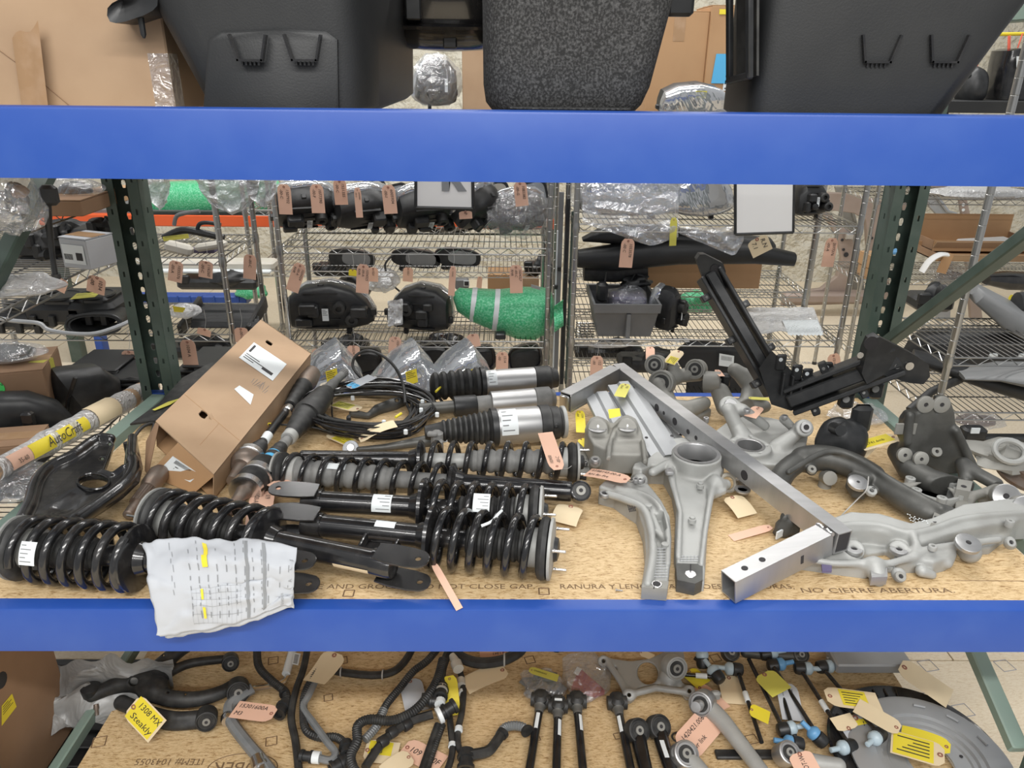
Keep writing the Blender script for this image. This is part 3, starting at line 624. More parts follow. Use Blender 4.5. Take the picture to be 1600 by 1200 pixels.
fx0, fx1 = PY(752, 120, 1.40).x, PY(1030, 120, 1.40).x; fc = (fx0+fx1)/2; fa = (fx1-fx0)/2
t2 = tub('tub covered in coarse grey-black felt, middle one of the row on the top beam', [(fc, 1.75, ZU-.014, fa*.74, .30), (fc-.005, 1.75, ZU-.009, fa*.86, .335), (fc-.004, 1.75, ZU+.006, fa*.945, .347), (fc, 1.75, ZU+.036, fa, .352), (fc+.012, 1.75, ZU+.16, fa+.013, .36), (fc+.02, 1.75, ZU+.30, fa+.025, .37)], 'felt', (fc, 1.40, ZU), 8, 60)
part('rim', rim_ring(fc+.02, 1.75, ZU+.315, fa+.02, .37, 0, 8, .02, .02), 'bplas', t2)
q = PY(1062, 10, 1.6); part('clip', MB().box(q, (.05, .03, .035), None, .006), 'bplas', t2)
pd = thing('felt_mat', 'flat scrap of black felt mat under the felt tub', 'mat', PY(860, 176, 1.36)); mb = MB()
part('mat', MB().loft([sring((fc+.0, 1.40, ZU+.001+h), (1, 0, 0), (0, 1, 0), fa*.7, .03, 4, 20) for h in (0, .002)]), 'felt', pd)

hx0, hx1 = PY(1172, 175, 1.40).x, PY(1478, 180, 1.40).x; hc = (hx0+hx1)/2; ha = (hx1-hx0)/2
t3 = tub('dull black tapered tub with two clip handles and a side frame, beside the cream wall', [(hc, 1.50, ZU-.016, ha-.012, .10), (hc, 1.50, ZU-.006, ha, .115), (hc+.035, 1.50, ZU+.12, ha+.035, .118), (hc+.10, 1.50, ZU+.34, ha+.10, .12)], 'bplas2', (hc, 1.40, ZU))
for px in (1370, 1475): q = PY(px, 80, 1.388); clip_handle(t3, q.x, q.z, q.y, 1.05)
rd = [PY(x, y, 1.393) for x, y in ((1312, 56), (1330, 50), (1420, 44), (1500, 49), (1524, 55), (1515, 58), (1420, 57))]
part('ridge', MB().loft([rd, [p+V3((0, -.007, -.002)) for p in rd]]), 'bplas2', t3)
fr = MB(); A = [PY(x, y, Y) for x, y, Y in ((1140, 126, 1.47), (1171, 118, 1.38), (1171, -40, 1.38), (1140, -40, 1.47))]
for i in range(4): a, b = A[i], A[(i+1) % 4]; ax, sd, up = frame(b-a, (1, .4, 0)); fr.box((a+b)/2, ((b-a).length+.01, .012, .010), (ax, sd, up), .002)
part('side_frame', fr, 'bplas', t3); part('side_plate', MB().loft([[p+V3((.012, 0, 0)) for p in A], [p+V3((.016, 0, 0)) for p in A]]), 'rubber', t3)

# stock on the high shelves behind the tubs
def headlight(name, label, c, w, h, d, yaw, seed, tilt=0.0, bag=False, back=True, group=None, note=None, cat='headlight', lens='lens', roll=0.0):
    """lamp unit: tapering black housing, clear lens shell, reflectors, caps, brackets; local -y faces the viewer"""
    r = random.Random(seed); t = thing(name, label, cat, c, group)
    X = Matrix.Translation(c) @ Matrix.Rotation(yaw, 4, 'Z') @ Matrix.Rotation(tilt, 4, 'X') @ Matrix.Rotation(roll, 4, 'Y')
    s = 1 if seed % 2 else -1
    prof = [(-.5, .20, .30), (-.47, .34, .42), (-.3, .46, .5), (0, .5, .5), (.25, .42, .46), (.42, .26, .36), (.5, .10, .18)]
    rg = [sring((s*x*w, d*(.1+(.04 if abs(x) < .3 else 0)), h*(.5-(.5-a)*.55)), (0, 1, 0), (0, 0, 1), b*d*.72, a*h, 3.6, 24) for x, a, b in prof]
    part('housing', MB().loft(rg if s > 0 else rg[::-1]).xf(X), 'bplas', t)
    ls = -1 if not back else 1
    rg = [sring((s*x*w*1.03, d*(.1+ls*.30), h*(.5-(.5-a)*.55)+.01*h), (0, 1, 0), (0, 0, 1), b*d*.42, a*h*1.04, 3, 24) for x, a, b in prof]
    part('lens', MB().loft(rg if s > 0 else rg[::-1]).xf(X), lens, t)
    for k in range(2):
        x = s*(-.22+.3*k)*w; rr = h*(.26-.05*k)
        mb = MB().lathe((x, d*(.1+ls*.33), h*.5), (0, -ls, 0), [(0, rr), (.004, rr*1.02), (rr*.35, rr*.7), (rr*.45, rr*.2)], 16)
        part('reflector', mb.xf(X), 'refl', t)
    if back:
        f = d*-.34
        for k in range(4):
            x, z = (r.random()-.5)*w*.7, h*(.25+r.random()*.45); bw, bh = w*(.08+.14*r.random()), h*(.12+.2*r.random())
            part('back_box', MB().box((x, f*(.7+.2*r.random()), z), (bw, d*.3, bh), None, .006).xf(X), 'bplas', t)
        for k in range(2):
            x, z = s*(.12+.14*k)*w, h*(.55-.25*k); mb = MB().lathe((x, f*.6, z), (0, -1, 0), [(0, h*.13), (d*.2, h*.13), (d*.22, h*.10), (d*.22, h*.06), (d*.16, h*.05)], 14)
            part('bulb_cap', mb.xf(X), 'rubber', t)
        for k in range(5):
            z = h*(.12+.18*k); a = .5-.3*abs(.5-z/h); part('rib', MB().box((-s*w*.1, f*.62, z), (w*a, d*.06, .004)).xf(X), 'bplas', t)
        x = -s*w*.08; q = [X @ V3((x+a, f*1.08, h*.3+b)) for a, b in ((0, h*.26), (w*.075, h*.26), (w*.075, 0), (0, 0))]; quad_on(t, 'label', q, 'wlab', rows=PRINT[:4])
    for k, (x, z) in enumerate(((-.52, .3), (.5, .42), (-.1, 1.0), (.2, -.02))):
        part('bracket', MB().box((s*x*w, 0, z*h*.93), (w*.07, d*.12, h*.14), None, .003).xf(X), 'bplas', t)
    if note:
        q = [X @ V3((a*w*s, -d*.3-.012, b*h)) for a, b in ((-.1, .88), (.05, .88), (.05, .66), (-.1, .66))]; quad_on(t, 'sticker', q, 'yeld', rows=PRINT[:3])
    if bag: bag_on(t, X, w, h, d, seed, bag if isinstance(bag, str) else 'film')
    return t
def bag_on(t, X, w, h, d, seed, m='film', name='plastic_bag'):
    rg = []
    for i in range(15):
        u = i/14; x = (u-.5)*w*1.16; k = math.sin(math.pi*min(max(u, .06), .94))**.4; ring = []
        for j in range(28):
            q = 2*math.pi*j/28; f = k*(1+.16*mnoise.noise(V3((u*6+seed, math.cos(q)*2.0, math.sin(q)*2))))
            ring.append(V3((x, d*.04+math.cos(q)*d*.66*f, h*.49+math.sin(q)*h*.60*f)))
        rg.append(ring)
    mb = MB().loft(rg); mb.v = [(p[0], p[1], max(p[2], .002)) for p in mb.v]
    return part(name, mb.xf(X), m, t)
g = 'lamps on the high shelves'
headlight('headlight', 'lamp in a clear bag on the high shelf, left of the tall tan carton', PY(683, 166, 3.42), .17, .19, .14, .5, 4, 0, True)
headlight('headlight', 'big clear-lensed headlight with a yellow sticker on the high shelf below brown cartons', V3((PY(1085, 178, YC+.1).x, YC+.10, PY(1082, 183, YC+.1).z+.006)), .31, .13, .16, .1, 7, .2, False, False, note=True)
ct, P = carton('carton', 'tall tan carton on the high shelf, half hidden by the felt tub', PY(790, 172, 3.55), (.36, .3, .34), 0, 'cardl')
ct, P = carton('carton', 'brown carton on the high shelf with a small stamp, next to the labelled carton', PY(1040, 176, 3.80), (.255, .3, .42), 0, 'card')
ct, P = carton('carton', 'brown carton on the high shelf with a white label and a blue tape square', PY(1130, 176, 3.78), (.275, .3, .44), 0, 'card', seams=False)
q = [P(a, -.152, b) for a, b in ((-.055, .36), (.10, .36), (.10, .10), (-.055, .10))]; quad_on(ct, 'label', q, 'wlab', rows=PRINT[:2])
mb = MB(); lettering(mb, '15910', .05, P(-.03, -.1545, .16), ax=(0, 0, 1), ay=(-1, 0, 0)); part('lettering', mb, 'ink', ct)
q = [P(a, -.1535, b) for a, b in ((-.10, .25), (-.03, .25), (-.04, .13), (-.11, .13))]; quad_on(ct, 'tape', q, 'btape', lab='square of blue masking tape')
part('sticker', MB().box(P(-.08, -.1525, .415), (.05, .001, .02)), 'yel', ct)
# black bits high on the right by the wall
def blob(mb, c, sx, sy, sz, seed, rough=.25, n=22, e=2.6, flat=True):
    rg = []
    for i in range(13):
        th = math.pi*(i+.02)/12.04; z = -math.cos(th); k = max(math.sin(th), .03)**(2/e); ring = []
        for j in range(n):
            q = 2*math.pi*j/n; f = 1+rough*mnoise.noise(V3((math.cos(q)*1.4+seed, math.sin(q)*1.4, z*1.4)))
            ring.append(V3(c)+V3((sx*k*math.cos(q)*f, sy*k*math.sin(q)*f, sz*(z*f))))
        rg.append(ring)
    return mb.loft(rg)
sh = thing('shelf_board', 'dark grey shelf on brackets by the cream wall, above the right upright', 'shelf', PY(1560, 170, 4.3))
q = PY(1560, 166, 4.3); part('board', MB().box(q+V3((.2, .15, 0)), (1.3, .5, .06), None, .004), 'bplas2', sh); part('bracket', MB().box(q+V3((-.3, .15, -.07)), (.03, .4, .08)), 'bplas', sh)
hb = thing('hanging_bar', 'yellow bar below the ceiling with red straps hanging from it', 'bar', PY(1580, 54, 4.4)); part('bar', MB().tube([PY(1535, 54, 4.4), PY(1760, 50, 4.4)], .009, 8), 'yel', hb)
for i, (x, y, x2, y2) in enumerate(((1546, 56, 1523, 112), (1577, 56, 1575, 130), (1598, 52, 1590, 75))):
    part('strap', MB().tube([PY(x, y, 4.38), PY(x2, y2, 4.38)], .004 if i != 1 else .008, 6), 'redstr', hb, 'red hanging strap')
tt = thing('lamp_housing', 'round black lamp housing on the grey shelf by the wall', 'lamp', PY(1520, 150, 4.3)); part('shell', blob(MB(), PY(1517, 136, 4.35), .075, .1, .10, 3, .1), 'bplas', tt); part('bracket', MB().tube([PY(1512, 118, 4.3), PY(1535, 115, 4.3), PY(1530, 150, 4.3)], .01, 6), 'bplas', tt)
tt = thing('plastic_housing', 'tall black plastic housing strapped up by the wall, with a pale label', 'housing', PY(1585, 155, 4.3)); part('shell', MB().loft([sring(PY(1590, y, 4.4), (1, 0, 0), (0, 1, 0), a, .1, 3.4, 22) for y, a in ((155, .16), (130, .15), (100, .13), (80, .11), (76, .06))]), 'bgloss', tt); q = [PY(x, y, 4.28) for x, y in ((1588, 88), (1604, 88), (1604, 108), (1588, 108))]; quad_on(tt, 'label', q, 'wlab')
# ================================================================== MIDDLE SHELF, LEFT HALF
def PD(x, y, h=0.0): return PZ(x, y, ZD+h)
def bellows(t0, t1, r0, r1, n, d=0.005):
    out = []
    for i in range(n):
        a = t0+(t1-t0)*i/n; b = t0+(t1-t0)*(i+1)/n; r = r0+(r1-r0)*i/n
        out += [(a, r-d), (a+(b-a)*.28, r), (a+(b-a)*.62, r), (a+(b-a)*.9, r-d)]
    return out
def fork(t, o, ax, nrm, r, L=.078, hgt=.056, gap=.034, m='bgloss', name='fork_bracket'):
    """clevis: two holed plates either side of the axis end"""
    ax, nrm = V3(ax).normalized(), V3(nrm).normalized(); v = nrm.cross(ax)
    cm = MB().lathe(o-ax*.045, ax, [(0, r+.0035), (.04, r+.0035), (.048, r+.001), (.05, r*.8)], 20)
    f = part(name, cm, m, t)
    for s in (-1, 1):
        ol = [(-.035, -hgt*.42), (0, -hgt*.5), (L*.55, -hgt*.5)]+[(L*.78+hgt*.5*.9*math.sin(q), -hgt*.45*math.cos(q)) for q in (math.pi*k/8 for k in range(9))]+[(L*.55, hgt*.5), (0, hgt*.5), (-.035, hgt*.42)]
        pl = plate2(ol, [circ(L*.80, 0, .0075)], .0045, .001); place(pl, o+nrm*(s*gap-.002), ax, v)
        part('fork_plate', pl, m, f)
    return f
def coilover(label, A, B, R, wr, turns, tube_r, marks, end='fork', mount='plate', nrm=None, boot='rubber', grey=False, tubem='bgloss', eye=None, studs=3, phase=0.0, R1=None, bend=None, boot_r=None, inner=None, group='coil spring dampers'):
    """spring damper from its top mount A to its lower end B; marks = metres along A-B: spring start, spring end, tube end"""
    A, B = V3(A), V3(B); ax = (B-A).normalized(); L = (B-A).length; s0, s1, te = marks
    t = thing('coilover_damper', label, 'damper', (A+B)/2-V3((0, 0, R)), group)
    part('damper_tube', MB().lathe(A+ax*(s1-.01), ax, [(0, tube_r*.98), (te-s1-.004, tube_r), (te-s1+.006, tube_r), (te-s1+.010, tube_r*.93)], 24), tubem, t)
    part('spring', MB().helix(A+ax*s0, A+ax*s1, R, wr, turns, 24, 8, phase, R1), 'bgloss', t, smooth=60)
    br = boot_r or tube_r*1.15
    bm = MB().lathe(A+ax*s0, ax, [(0, br*.9)]+bellows(.012, (s1-s0)*.62, br*1.06, br, 9)+[((s1-s0)*.64, br*.94), ((s1-s0)*.66, br*.8)], 24); part('dust_boot', bm, boot, t)
    part('damper_body', MB().lathe(A+ax*(s0+(s1-s0)*.6), ax, [(0, tube_r*.86), ((s1-s0)*.4, tube_r*.86)], 20), inner or tubem, t)
    part('spring_seat', MB().lathe(A+ax*(s1-.012), ax, [(0, tube_r*1.1), (.004, R*.95), (.010, R+.006), (.018, R+.007), (.021, R*.98), (.026, tube_r*1.35), (.045, tube_r*1.08)], 28), 'bgloss', t)
    if mount:
        part('insulator', MB().lathe(A+ax*(s0-.028), ax, [(0, R*.8), (.002, R+.003), (.012, R+.006), (.020, R+.002), (.024, R*.9), (.026, br)], 28), 'rubber', t)
        part('bump_stop', MB().lathe(A+ax*(s0-.004), ax, [(0, br*1.25), (.03, br*1.25), (.034, br)], 24), 'cast', t)
        m = part('top_mount', MB().lathe(A+ax*(s0-.042), ax, [(0, R*.28), (.001, R*.36), (.003, R*.55), (.004, R*.88), (.006, R+.004), (.012, R+.005), (.014, R*.9)], 28), 'cast', t, 'bright top mount plate')
        _, sd, up = frame(ax)
        for k in range(studs):
            q = 2*math.pi*k/studs+.5; c = A+ax*(s0-.04)+(sd*math.cos(q)+up*math.sin(q))*R*.80; part('stud', MB().lathe(c, -ax, [(0, .0045), (.004, .0045), (.005, .0035), (.028, .0035), (.030, .0025)], 10), 'steel', m)
        part('centre_cap', MB().lathe(A+ax*(s0-.052), ax, [(0, R*.2), (.003, R*.38), (.014, R*.45)], 20), 'bplas', m)
    if end == 'fork': fork(t, A+ax*te, ax, nrm or V3((0, 0, 1)), tube_r)
    if end == 'eye':
        c = A+ax*(te+.022); n_ = V3(nrm or (0, -.75, .66)).normalized(); rr = eye or .027
        e = part('bush_eye', MB().lathe(c-n_*.022, n_, [(0, rr*.86), (.002, rr), (.042, rr), (.044, rr*.86)], 24), 'bgloss', t)
        part('rubber_bush', MB().lathe(c-n_*.024, n_, [(0, rr*.5), (.001, rr*.8), (.047, rr*.8), (.048, rr*.5)], 20), 'rubber', e); part('bush_sleeve', MB().lathe(c-n_*.027, n_, [(0, rr*.25), (.0, rr*.46), (.054, rr*.46), (.0545, rr*.25)], 18), 'castw', e); part('bore', MB().lathe(c-n_*.028, n_, [(0, rr*.2), (.056, rr*.2)], 12), 'ink', e)
        part('neck', MB().lathe(A+ax*(te-.005), ax, [(0, tube_r*.8), (.02, rr*.6)], 16), 'bgloss', e)
    return t, ax
def ax_of(pa, pb, h): A, B = PD(*pa, h), PD(*pb, h); return A, B, (B-A).normalized(), lambda x, y: (PD(x, y, h)-A).dot((B-A).normalized())
def label_on_tube(t, A, ax, d, r, L, wdt, m='wlab', ang=0.9, nm='label', ink=True):
    """sticker bent round a tube; ang = where round it, 0 facing up and growing towards the viewer"""
    up = V3((0, 0, 1)); up = (up-ax*up.dot(ax)).normalized(); sd = ax.cross(up)
    if sd.y > 0: sd = -sd
    c = A+ax*d; W_ = wdt/r; f = lambda u, v, h=.0008: c+ax*((u-.5)*L)+(up*math.cos(ang+(v-.5)*W_)+sd*math.sin(ang+(v-.5)*W_))*(r+h)
    p = part(nm, MB().sheet(f, 2, 8, 0), m, t, smooth=80)
    if ink:
        mb = MB()
        for i in range(5):
            w = .3+.5*((i*37) % 10)/10; v = .14+.17*i; mb.sheet(lambda a, b: f(.08+a*w, v+b*.035, .0014), 2, 1)
        part('print', mb, 'tote', p, kind='stuff')
    return p
# --- front left damper, its tube under the paper
A, B, ax, T = ax_of((24, 855), (455, 893), .077)
s6, _ = coilover('front left coil damper, its spring bare and its tube under the crumpled invoice', A, B, .067, .0106, 6.2, .028, (T(48, 857), T(212, 872), T(435, 892)), nrm=(0, -.15, .99), boot='rubber', inner='bgloss', boot_r=.036)
label_on_tube(s6, A, ax, T(88, 855), .069+.009, .036, .05, ang=1.05)
q0 = A+ax*T(20, 855); part('mount_bolt', MB().lathe(q0+V3((0, .03, .03)), -ax, [(0, .006), (.012, .006), (.014, .004)], 10), 'steel', s6)
# --- second one, crossing under the box end
A, B, ax, T = ax_of((236, 806), (625, 886), .077)
s5, _ = coilover('coil damper with a bright mount below the long carton, fork end near the board wording', A, B, .066, .0104, 6.4, .027, (T(262, 811), T(418, 842), T(613, 884)), nrm=(0, -.15, .99), boot='rubber', boot_r=.036)
label_on_tube(s5, A, ax, T(560, 873), .027, .10, .03, 'tagm', 2.3, 'sticker', False)
# --- the pair lying side by side in the middle
A, B, ax, T = ax_of((862, 858), (440, 815), .074)
s4, _ = coilover('front one of the paired black dampers, with a welded bracket on its tube', A, B, .066, .0096, 6.0, .027, (T(838, 857), T(672, 846), T(474, 822)), nrm=(0, -.15, .99), boot='rubber', boot_r=.036)
label_on_tube(s4, A, ax, T(605, 830), .027, .048, .02, 'wlab', 0.2, ink=False)
br = MB()
for x in (567, 622):
    a, b = PD(x+8, 834, .080), PD(x-5, 858, .055); d, sd, up = frame(b-a); br.box((a+b)/2, ((b-a).length, .007, .022), (d, sd, up), .002)
part('side_bracket', br.join(MB().box(PD(590, 857, .050), (.062, .045, .005), (ax, V3((-ax.y, ax.x, -.3)).normalized(), V3((0, .3, 1)).normalized()), .001)), 'bgloss', s4)
part('cable_tie', MB().tube(spl([PD(752, 822, .135), PD(768, 815, .14), PD(778, 804, .15), PD(784, 798, .15)], 4), .0035, 6), 'wlab', s4)
A, B, ax, T = ax_of((848, 803), (432, 780), .074)
s3, _ = coilover('back one of the paired black dampers, with a white label on its tube', A, B, .064, .0092, 6.2, .027, (T(824, 802), T(662, 793), T(474, 786)), nrm=(0, -.15, .99), boot='rubber', boot_r=.036)
label_on_tube(s3, A, ax, T(600, 788), .027, .048, .05, 'wlab', .75)
label_on_tube(s3, A, ax, T(758, 790), .073, .040, .045, 'wlab', .75, 'label')
# --- grey booted ones
A, B, ax, T = ax_of((428, 735), (905, 769), .052)
s2, _ = coilover('dusty coil damper with grey dust boot, its rubber eye beside the square curled card', A, B, .047, .0078, 9.0, .027, (T(450, 738), T(705, 757), T(893, 769)), end='eye', boot='grubber', boot_r=.034, inner='grubber', studs=0, mount='plate')
label_on_tube(s2, A, ax, T(530, 742), .036, .05, .02, 'wlab', .35, ink=False)
A, B, ax, T = ax_of((905, 722), (460, 717), .056)
s1, _ = coilover('coil damper under the row of air springs, its long black tube to one side', A, B, .050, .0082, 8.0, .025, (T(884, 721), T(658, 719), T(470, 717)), end='none', boot='grubber', boot_r=.033, inner='cast', mount='plate', studs=2)
label_on_tube(s1, A, ax, T(525, 718), .0225, .07, .015, 'wlab', 1.0, ink=False)

# --- air springs
def air_spring(label, A, B, segs, group='air springs'):
    t = thing('air_spring', label, 'air spring', (A+B)/2-V3((0, 0, .05)), group); ax = (B-A).normalized()
    for nm, prof, m in segs: part(nm, MB().lathe(A, ax, prof, 32), m, t)
    return t, ax
A, B, ax, T = ax_of((672, 604), (868, 590), .075)
x = T; r0 = .050
a1, _ = air_spring('rear air spring with a wide black bellows and bright can', A, B, [('bellows', [(0, .02)]+bellows(.006, x(752, 598), .047, .056, 6, .009), 'grubber' if 0 else 'rubber'), ('clamp_band', [(x(750, 598), .053), (x(750, 598)+.001, .055), (x(757, 598), .055), (x(758, 598), .05)], 'bplas'),
    ('can', [(x(757, 598), .040), (x(758, 598), .0425), (x(834, 592), .0425), (x(835, 592), .040)], 'alu'), ('end_cap', [(x(834, 592), .040), (x(835, 592), .044), (x(858, 591), .044), (x(862, 591), .036), (x(870, 590), .034), (x(871, 590), .02)], 'rubber')])
label_on_tube(a1, A, ax, x(768, 598), .0425, .03, .06, 'wlab', .7)
A, B, ax, T = ax_of((655, 640), (868, 622), .055); x = T
a2, _ = air_spring('middle air spring with a smooth black collar and bright can', A, B, [('rod', [(0, .02), (x(712, 633), .021)], 'castd'), ('collar', [(x(708, 634), .028), (x(709, 634), .034), (x(742, 631), .034), (x(744, 631), .031)], 'bplas'), ('neck', [(x(743, 631), .028), (x(768, 629), .029)], 'grubber'),
    ('can', [(x(766, 630), .036), (x(767, 630), .0395), (x(834, 624), .0395), (x(835, 624), .036)], 'alu'), ('end_cap', [(x(834, 624), .037), (x(836, 624), .041), (x(858, 623), .041), (x(862, 622), .03), (x(866, 622), .03)], 'grubber')])
A, B, ax, T = ax_of((664, 676), (884, 659), .07); x = T
a3, _ = air_spring('front air spring with fine black bellows, a printed can and air fitting', A, B, [('bellows', [(0, .02)]+bellows(x(690, 674), x(772, 668), .034, .056, 10, .005)+[(x(773, 668), .05)], 'rubber'), ('clamp_band', [(x(766, 668), .053), (x(767, 668), .059), (x(776, 668), .059), (x(777, 668), .053)], 'bplas'),
    ('can', [(x(776, 668), .052), (x(777, 668), .0555), (x(838, 664), .0555), (x(846, 663), .052)], 'alu'), ('end_cap', [(x(842, 663), .054), (x(843, 663), .0575), (x(858, 662), .0575), (x(860, 662), .05), (x(862, 662), .052), (x(872, 660), .05), (x(874, 660), .044), (x(882, 659), .042), (x(883, 659), .02)], 'rubber'), ('end_ring', [(x(877, 660), .048), (x(878, 660), .05), (x(882, 659), .05), (x(883, 659), .04)], 'cast')])
label_on_tube(a3, A, ax, x(793, 668), .0555, .05, .09, 'wlab', .8)
c = A+ax*x(868, 661); part('air_port', MB().lathe(c+V3((0, -.046, .012)), (0, -1, .2), [(0, .009), (.006, .009), (.007, .005), (.002, .003)], 12), 'bplas', a3)
c = PD(683, 685, .07); mb = MB().box(c+V3((0, 0, -.01)), (.035, .03, .07), None, .008).box(c+V3((.012, -.02, -.02)), (.014, .02, .05), None, .004); part('valve_block', mb.box(c+V3((-.012, -.012, .02)), (.03, .02, .012), None, .003), 'grubber', a3)
part('valve_clip', MB().box(PD(695, 672, .075), (.008, .012, .05), None, .002).box(PD(695, 688, .05), (.016, .012, .008), None, .002), 'wlab', a3)
# --- arm with white eye
t = thing('link_arm', 'grey tapered link arm with a white eye, in front of the cable coil', 'link', PD(610, 700))
cst = Cast(PD(540, 712, -.005).to_tuple()[:2]+(ZD,), (PD(690, 678).x, PD(690, 675).y, ZD+.06)); cst.chain([PD(560, 702, .018), PD(600, 699, .02), PD(640, 693, .024), PD(675, 688, .03)], [.008, .010, .014, .020]); part('arm', cst.mesh(), 'castd', t, smooth=70)
c = PD(548, 701, .018); e = part('eye', MB().tube([c+V3((.017*math.cos(q), .010*math.sin(q), .014*math.sin(q))) for q in (2*math.pi*i/20 for i in range(20))], .008, 8, closed=True), 'wht', t, 'white plastic eye'); part('eye_sleeve', MB().lathe(c+V3((0, -.004, .006)), (0, .8, -.55), [(0, .010), (.012, .010)], 14), 'steel', e)

# --- drive shafts
def shaft(label, pts, segs, grp='drive shafts', name='drive_shaft'):
    """segs: (part name, material, index of the axis leg, profile)"""
    t = thing(name, label, 'drive shaft', (pts[0]+pts[-1])/2-V3((0, 0, .04)), grp)
    for nm, m, p0, p1, prof in segs:
        L = (p1-p0).length; part(nm, MB().lathe(p0, p1-p0, [(a*L, r) for a, r in prof], 24), m, t)
    return t
bo = lambda r0, r1, n=5: [(0, r0*.9)]+[(a, r-d) for i in range(n) for a, r, d in ((i/n+.02, r0+(r1-r0)*i/n, .004), (i/n+.4/n, r0+(r1-r0)*(i+.5)/n, 0), (i/n+.85/n, r0+(r1-r0)*(i+.8)/n, .002))]+[(1, r1*.92)]
a, b, c, d, e_, f_ = PD(482, 592, .075), PD(462, 622, .07), PD(445, 648, .065), PD(402, 702, .055), PD(392, 716, .055), PD(362, 752, .05)
d1 = shaft('drive shaft against the long carton, rusty ends and a white band', [a, f_], [('joint', 'rust', PD(488, 582, .075), PD(474, 604, .073), [(0, .02), (.1, .032), (.7, .036), (1, .03)]), ('boot', 'rubber', PD(475, 602, .073), PD(453, 634, .068), [(0, .03)]+bo(.034, .020)[1:]), ('shaft', 'bgloss', b, d, [(0, .0135), (1, .0135)]),
    ('clamp', 'steel', PD(451, 638, .067), PD(447, 645, .066), [(0, .017), (.1, .018), (.9, .018), (1, .017)]), ('band', 'wlab', PD(419, 680, .058), PD(412, 690, .057), [(0, .0145), (1, .0145)]), ('boot', 'rubber', PD(410, 694, .056), PD(394, 712, .055), bo(.018, .032, 4)), ('joint', 'rust', e_, PD(377, 732, .052), [(0, .034), (.2, .040), (.5, .042), (.8, .040), (1, .03)]), ('clamp', 'steel', PD(392, 712, .055), PD(388, 718, .055), [(0, .038), (.1, .041), (.9, .041), (1, .038)]), ('stub', 'rust', PD(378, 731, .052), PD(362, 752, .05), [(0, .022), (.5, .018), (1, .015)])])
a, b = PD(540, 580, .095), PD(494, 636, .075)
d2 = shaft('drive shaft with a long splined stub, passing under the cable coil', [a, PD(352, 785, .05)], [('splined_stub', 'grubber', a, PD(508, 612, .085), [(0, .009), (.03, .013), (.55, .014), (.6, .017), (1, .018)]), ('joint', 'rubber', PD(512, 610, .085), PD(480, 648, .07), [(0, .02), (.2, .034), (.8, .042), (1, .04)]), ('boot', 'rubber', PD(483, 642, .07), PD(455, 680, .06), [(0, .035)]+bo(.046, .024)[1:]), ('clamp', 'cast', PD(457, 677, .06), PD(450, 686, .06), [(0, .021), (.1, .023), (.9, .023), (1, .02)]),
    ('shaft', 'grubber', PD(458, 676, .06), PD(425, 716, .055), [(0, .016), (1, .016)]), ('boot', 'rubber', PD(440, 698, .057), PD(424, 718, .055), bo(.020, .026, 3)), ('blue_tape', 'btape', PD(428, 712, .055), PD(419, 724, .055), [(0, .023), (1, .023)]), ('joint', 'rubber', PD(419, 723, .055), PD(382, 768, .053), [(0, .026), (.12, .038), (.5, .042), (.75, .043), (1, .036)]), ('clamp', 'steel', PD(405, 741, .054), PD(399, 749, .054), [(0, .040), (.1, .045), (.9, .045), (1, .04)]), ('clamp', 'steel', PD(388, 761, .053), PD(382, 769, .053), [(0, .040), (.1, .044), (.9, .044), (1, .036)]), ('splined_end', 'rust', PD(382, 768, .053), PD(352, 806, .05), [(0, .022), (.3, .016), (1, .014)])])
rb = MB()
for i in range(16): q = 2*math.pi*i/16; a_, sd, up = frame(PD(508, 612, .085)-a); p = sd*math.cos(q)*.0142+up*math.sin(q)*.0142; rb.tube([a+p+a_*.004, a+p+a_*.03], .0013, 4)
part('splines', rb, 'grubber', d2, kind='stuff')
a, b = PD(199, 806, .022), PD(240, 752, .034)
d3 = shaft('splined joint stub sticking out from under the long carton', [a, b], [('threaded_tip', 'rust', a, PD(215, 785, .026), [(0, .010), (.05, .0135), (.9, .0145), (1, .0145)]), ('splined_part', 'rust', PD(213, 787, .026), PD(232, 762, .031), [(0, .017), (1, .019)]), ('joint_bell', 'rust', PD(231, 764, .032), PD(252, 735, .04), [(0, .021), (.2, .026), (.8, .027), (1, .02)])], name='joint_stub')
a_, sd, up = frame(b-a); rb = MB()
for i in range(20): q = 2*math.pi*i/20; p = sd*math.cos(q)*.0178+up*math.sin(q)*.0178; rb.tube([PD(213, 787, .026)+p, PD(231, 764, .031)+p*1.07], .0014, 4)
part('splines', rb, 'rust', d3, kind='stuff')

# --- long leaning carton
_q = [np.array(ray(*p)) for p in ((243, 658), (408, 499), (486, 552), (334, 741))]        # a flat rectangle seen at these four corners
_k = np.linalg.solve(np.stack([-_q[1], _q[2], -_q[3]], 1), -_q[0]); _k = np.array([1, *_k]); _k *= (ZD+.085-H)/(_q[3][2]*_k[3])
TL, TR, BR, BL = [EYE+V3(tuple(r*s)) for r, s in zip(_q, _k)]
ux = ((TR-TL)+(BR-BL)).normalized(); uy = ((TL-BL)+(TR-BR)).normalized(); un = ux.cross(uy).normalized()   # a little squashed out of square
if un.z < 0: un = -un
Lb, Wb, Tb = ((TR-TL).length+(BR-BL).length)/2, ((TL-BL).length+(TR-BR).length)/2, .085
cb = (TL+TR+BR+BL)/4; CB = lambda x, y, z: cb+ux*(x*Lb)+uy*(y*Wb)+un*z                     # x along, y across (+ = far side), z out of the top
t = thing('carton', 'long worn carton with handle slots leaning across the drive shafts', 'box', CB(0, 0, -Tb))
slot = lambda x, y, w, h, yaw=0: [(x+w*c, y+h*s) for c, s in ((-.5, -.2), (-.35, -.5), (.35, -.5), (.5, -.2), (.5, .2), (.35, .5), (-.35, .5), (-.5, .2))]
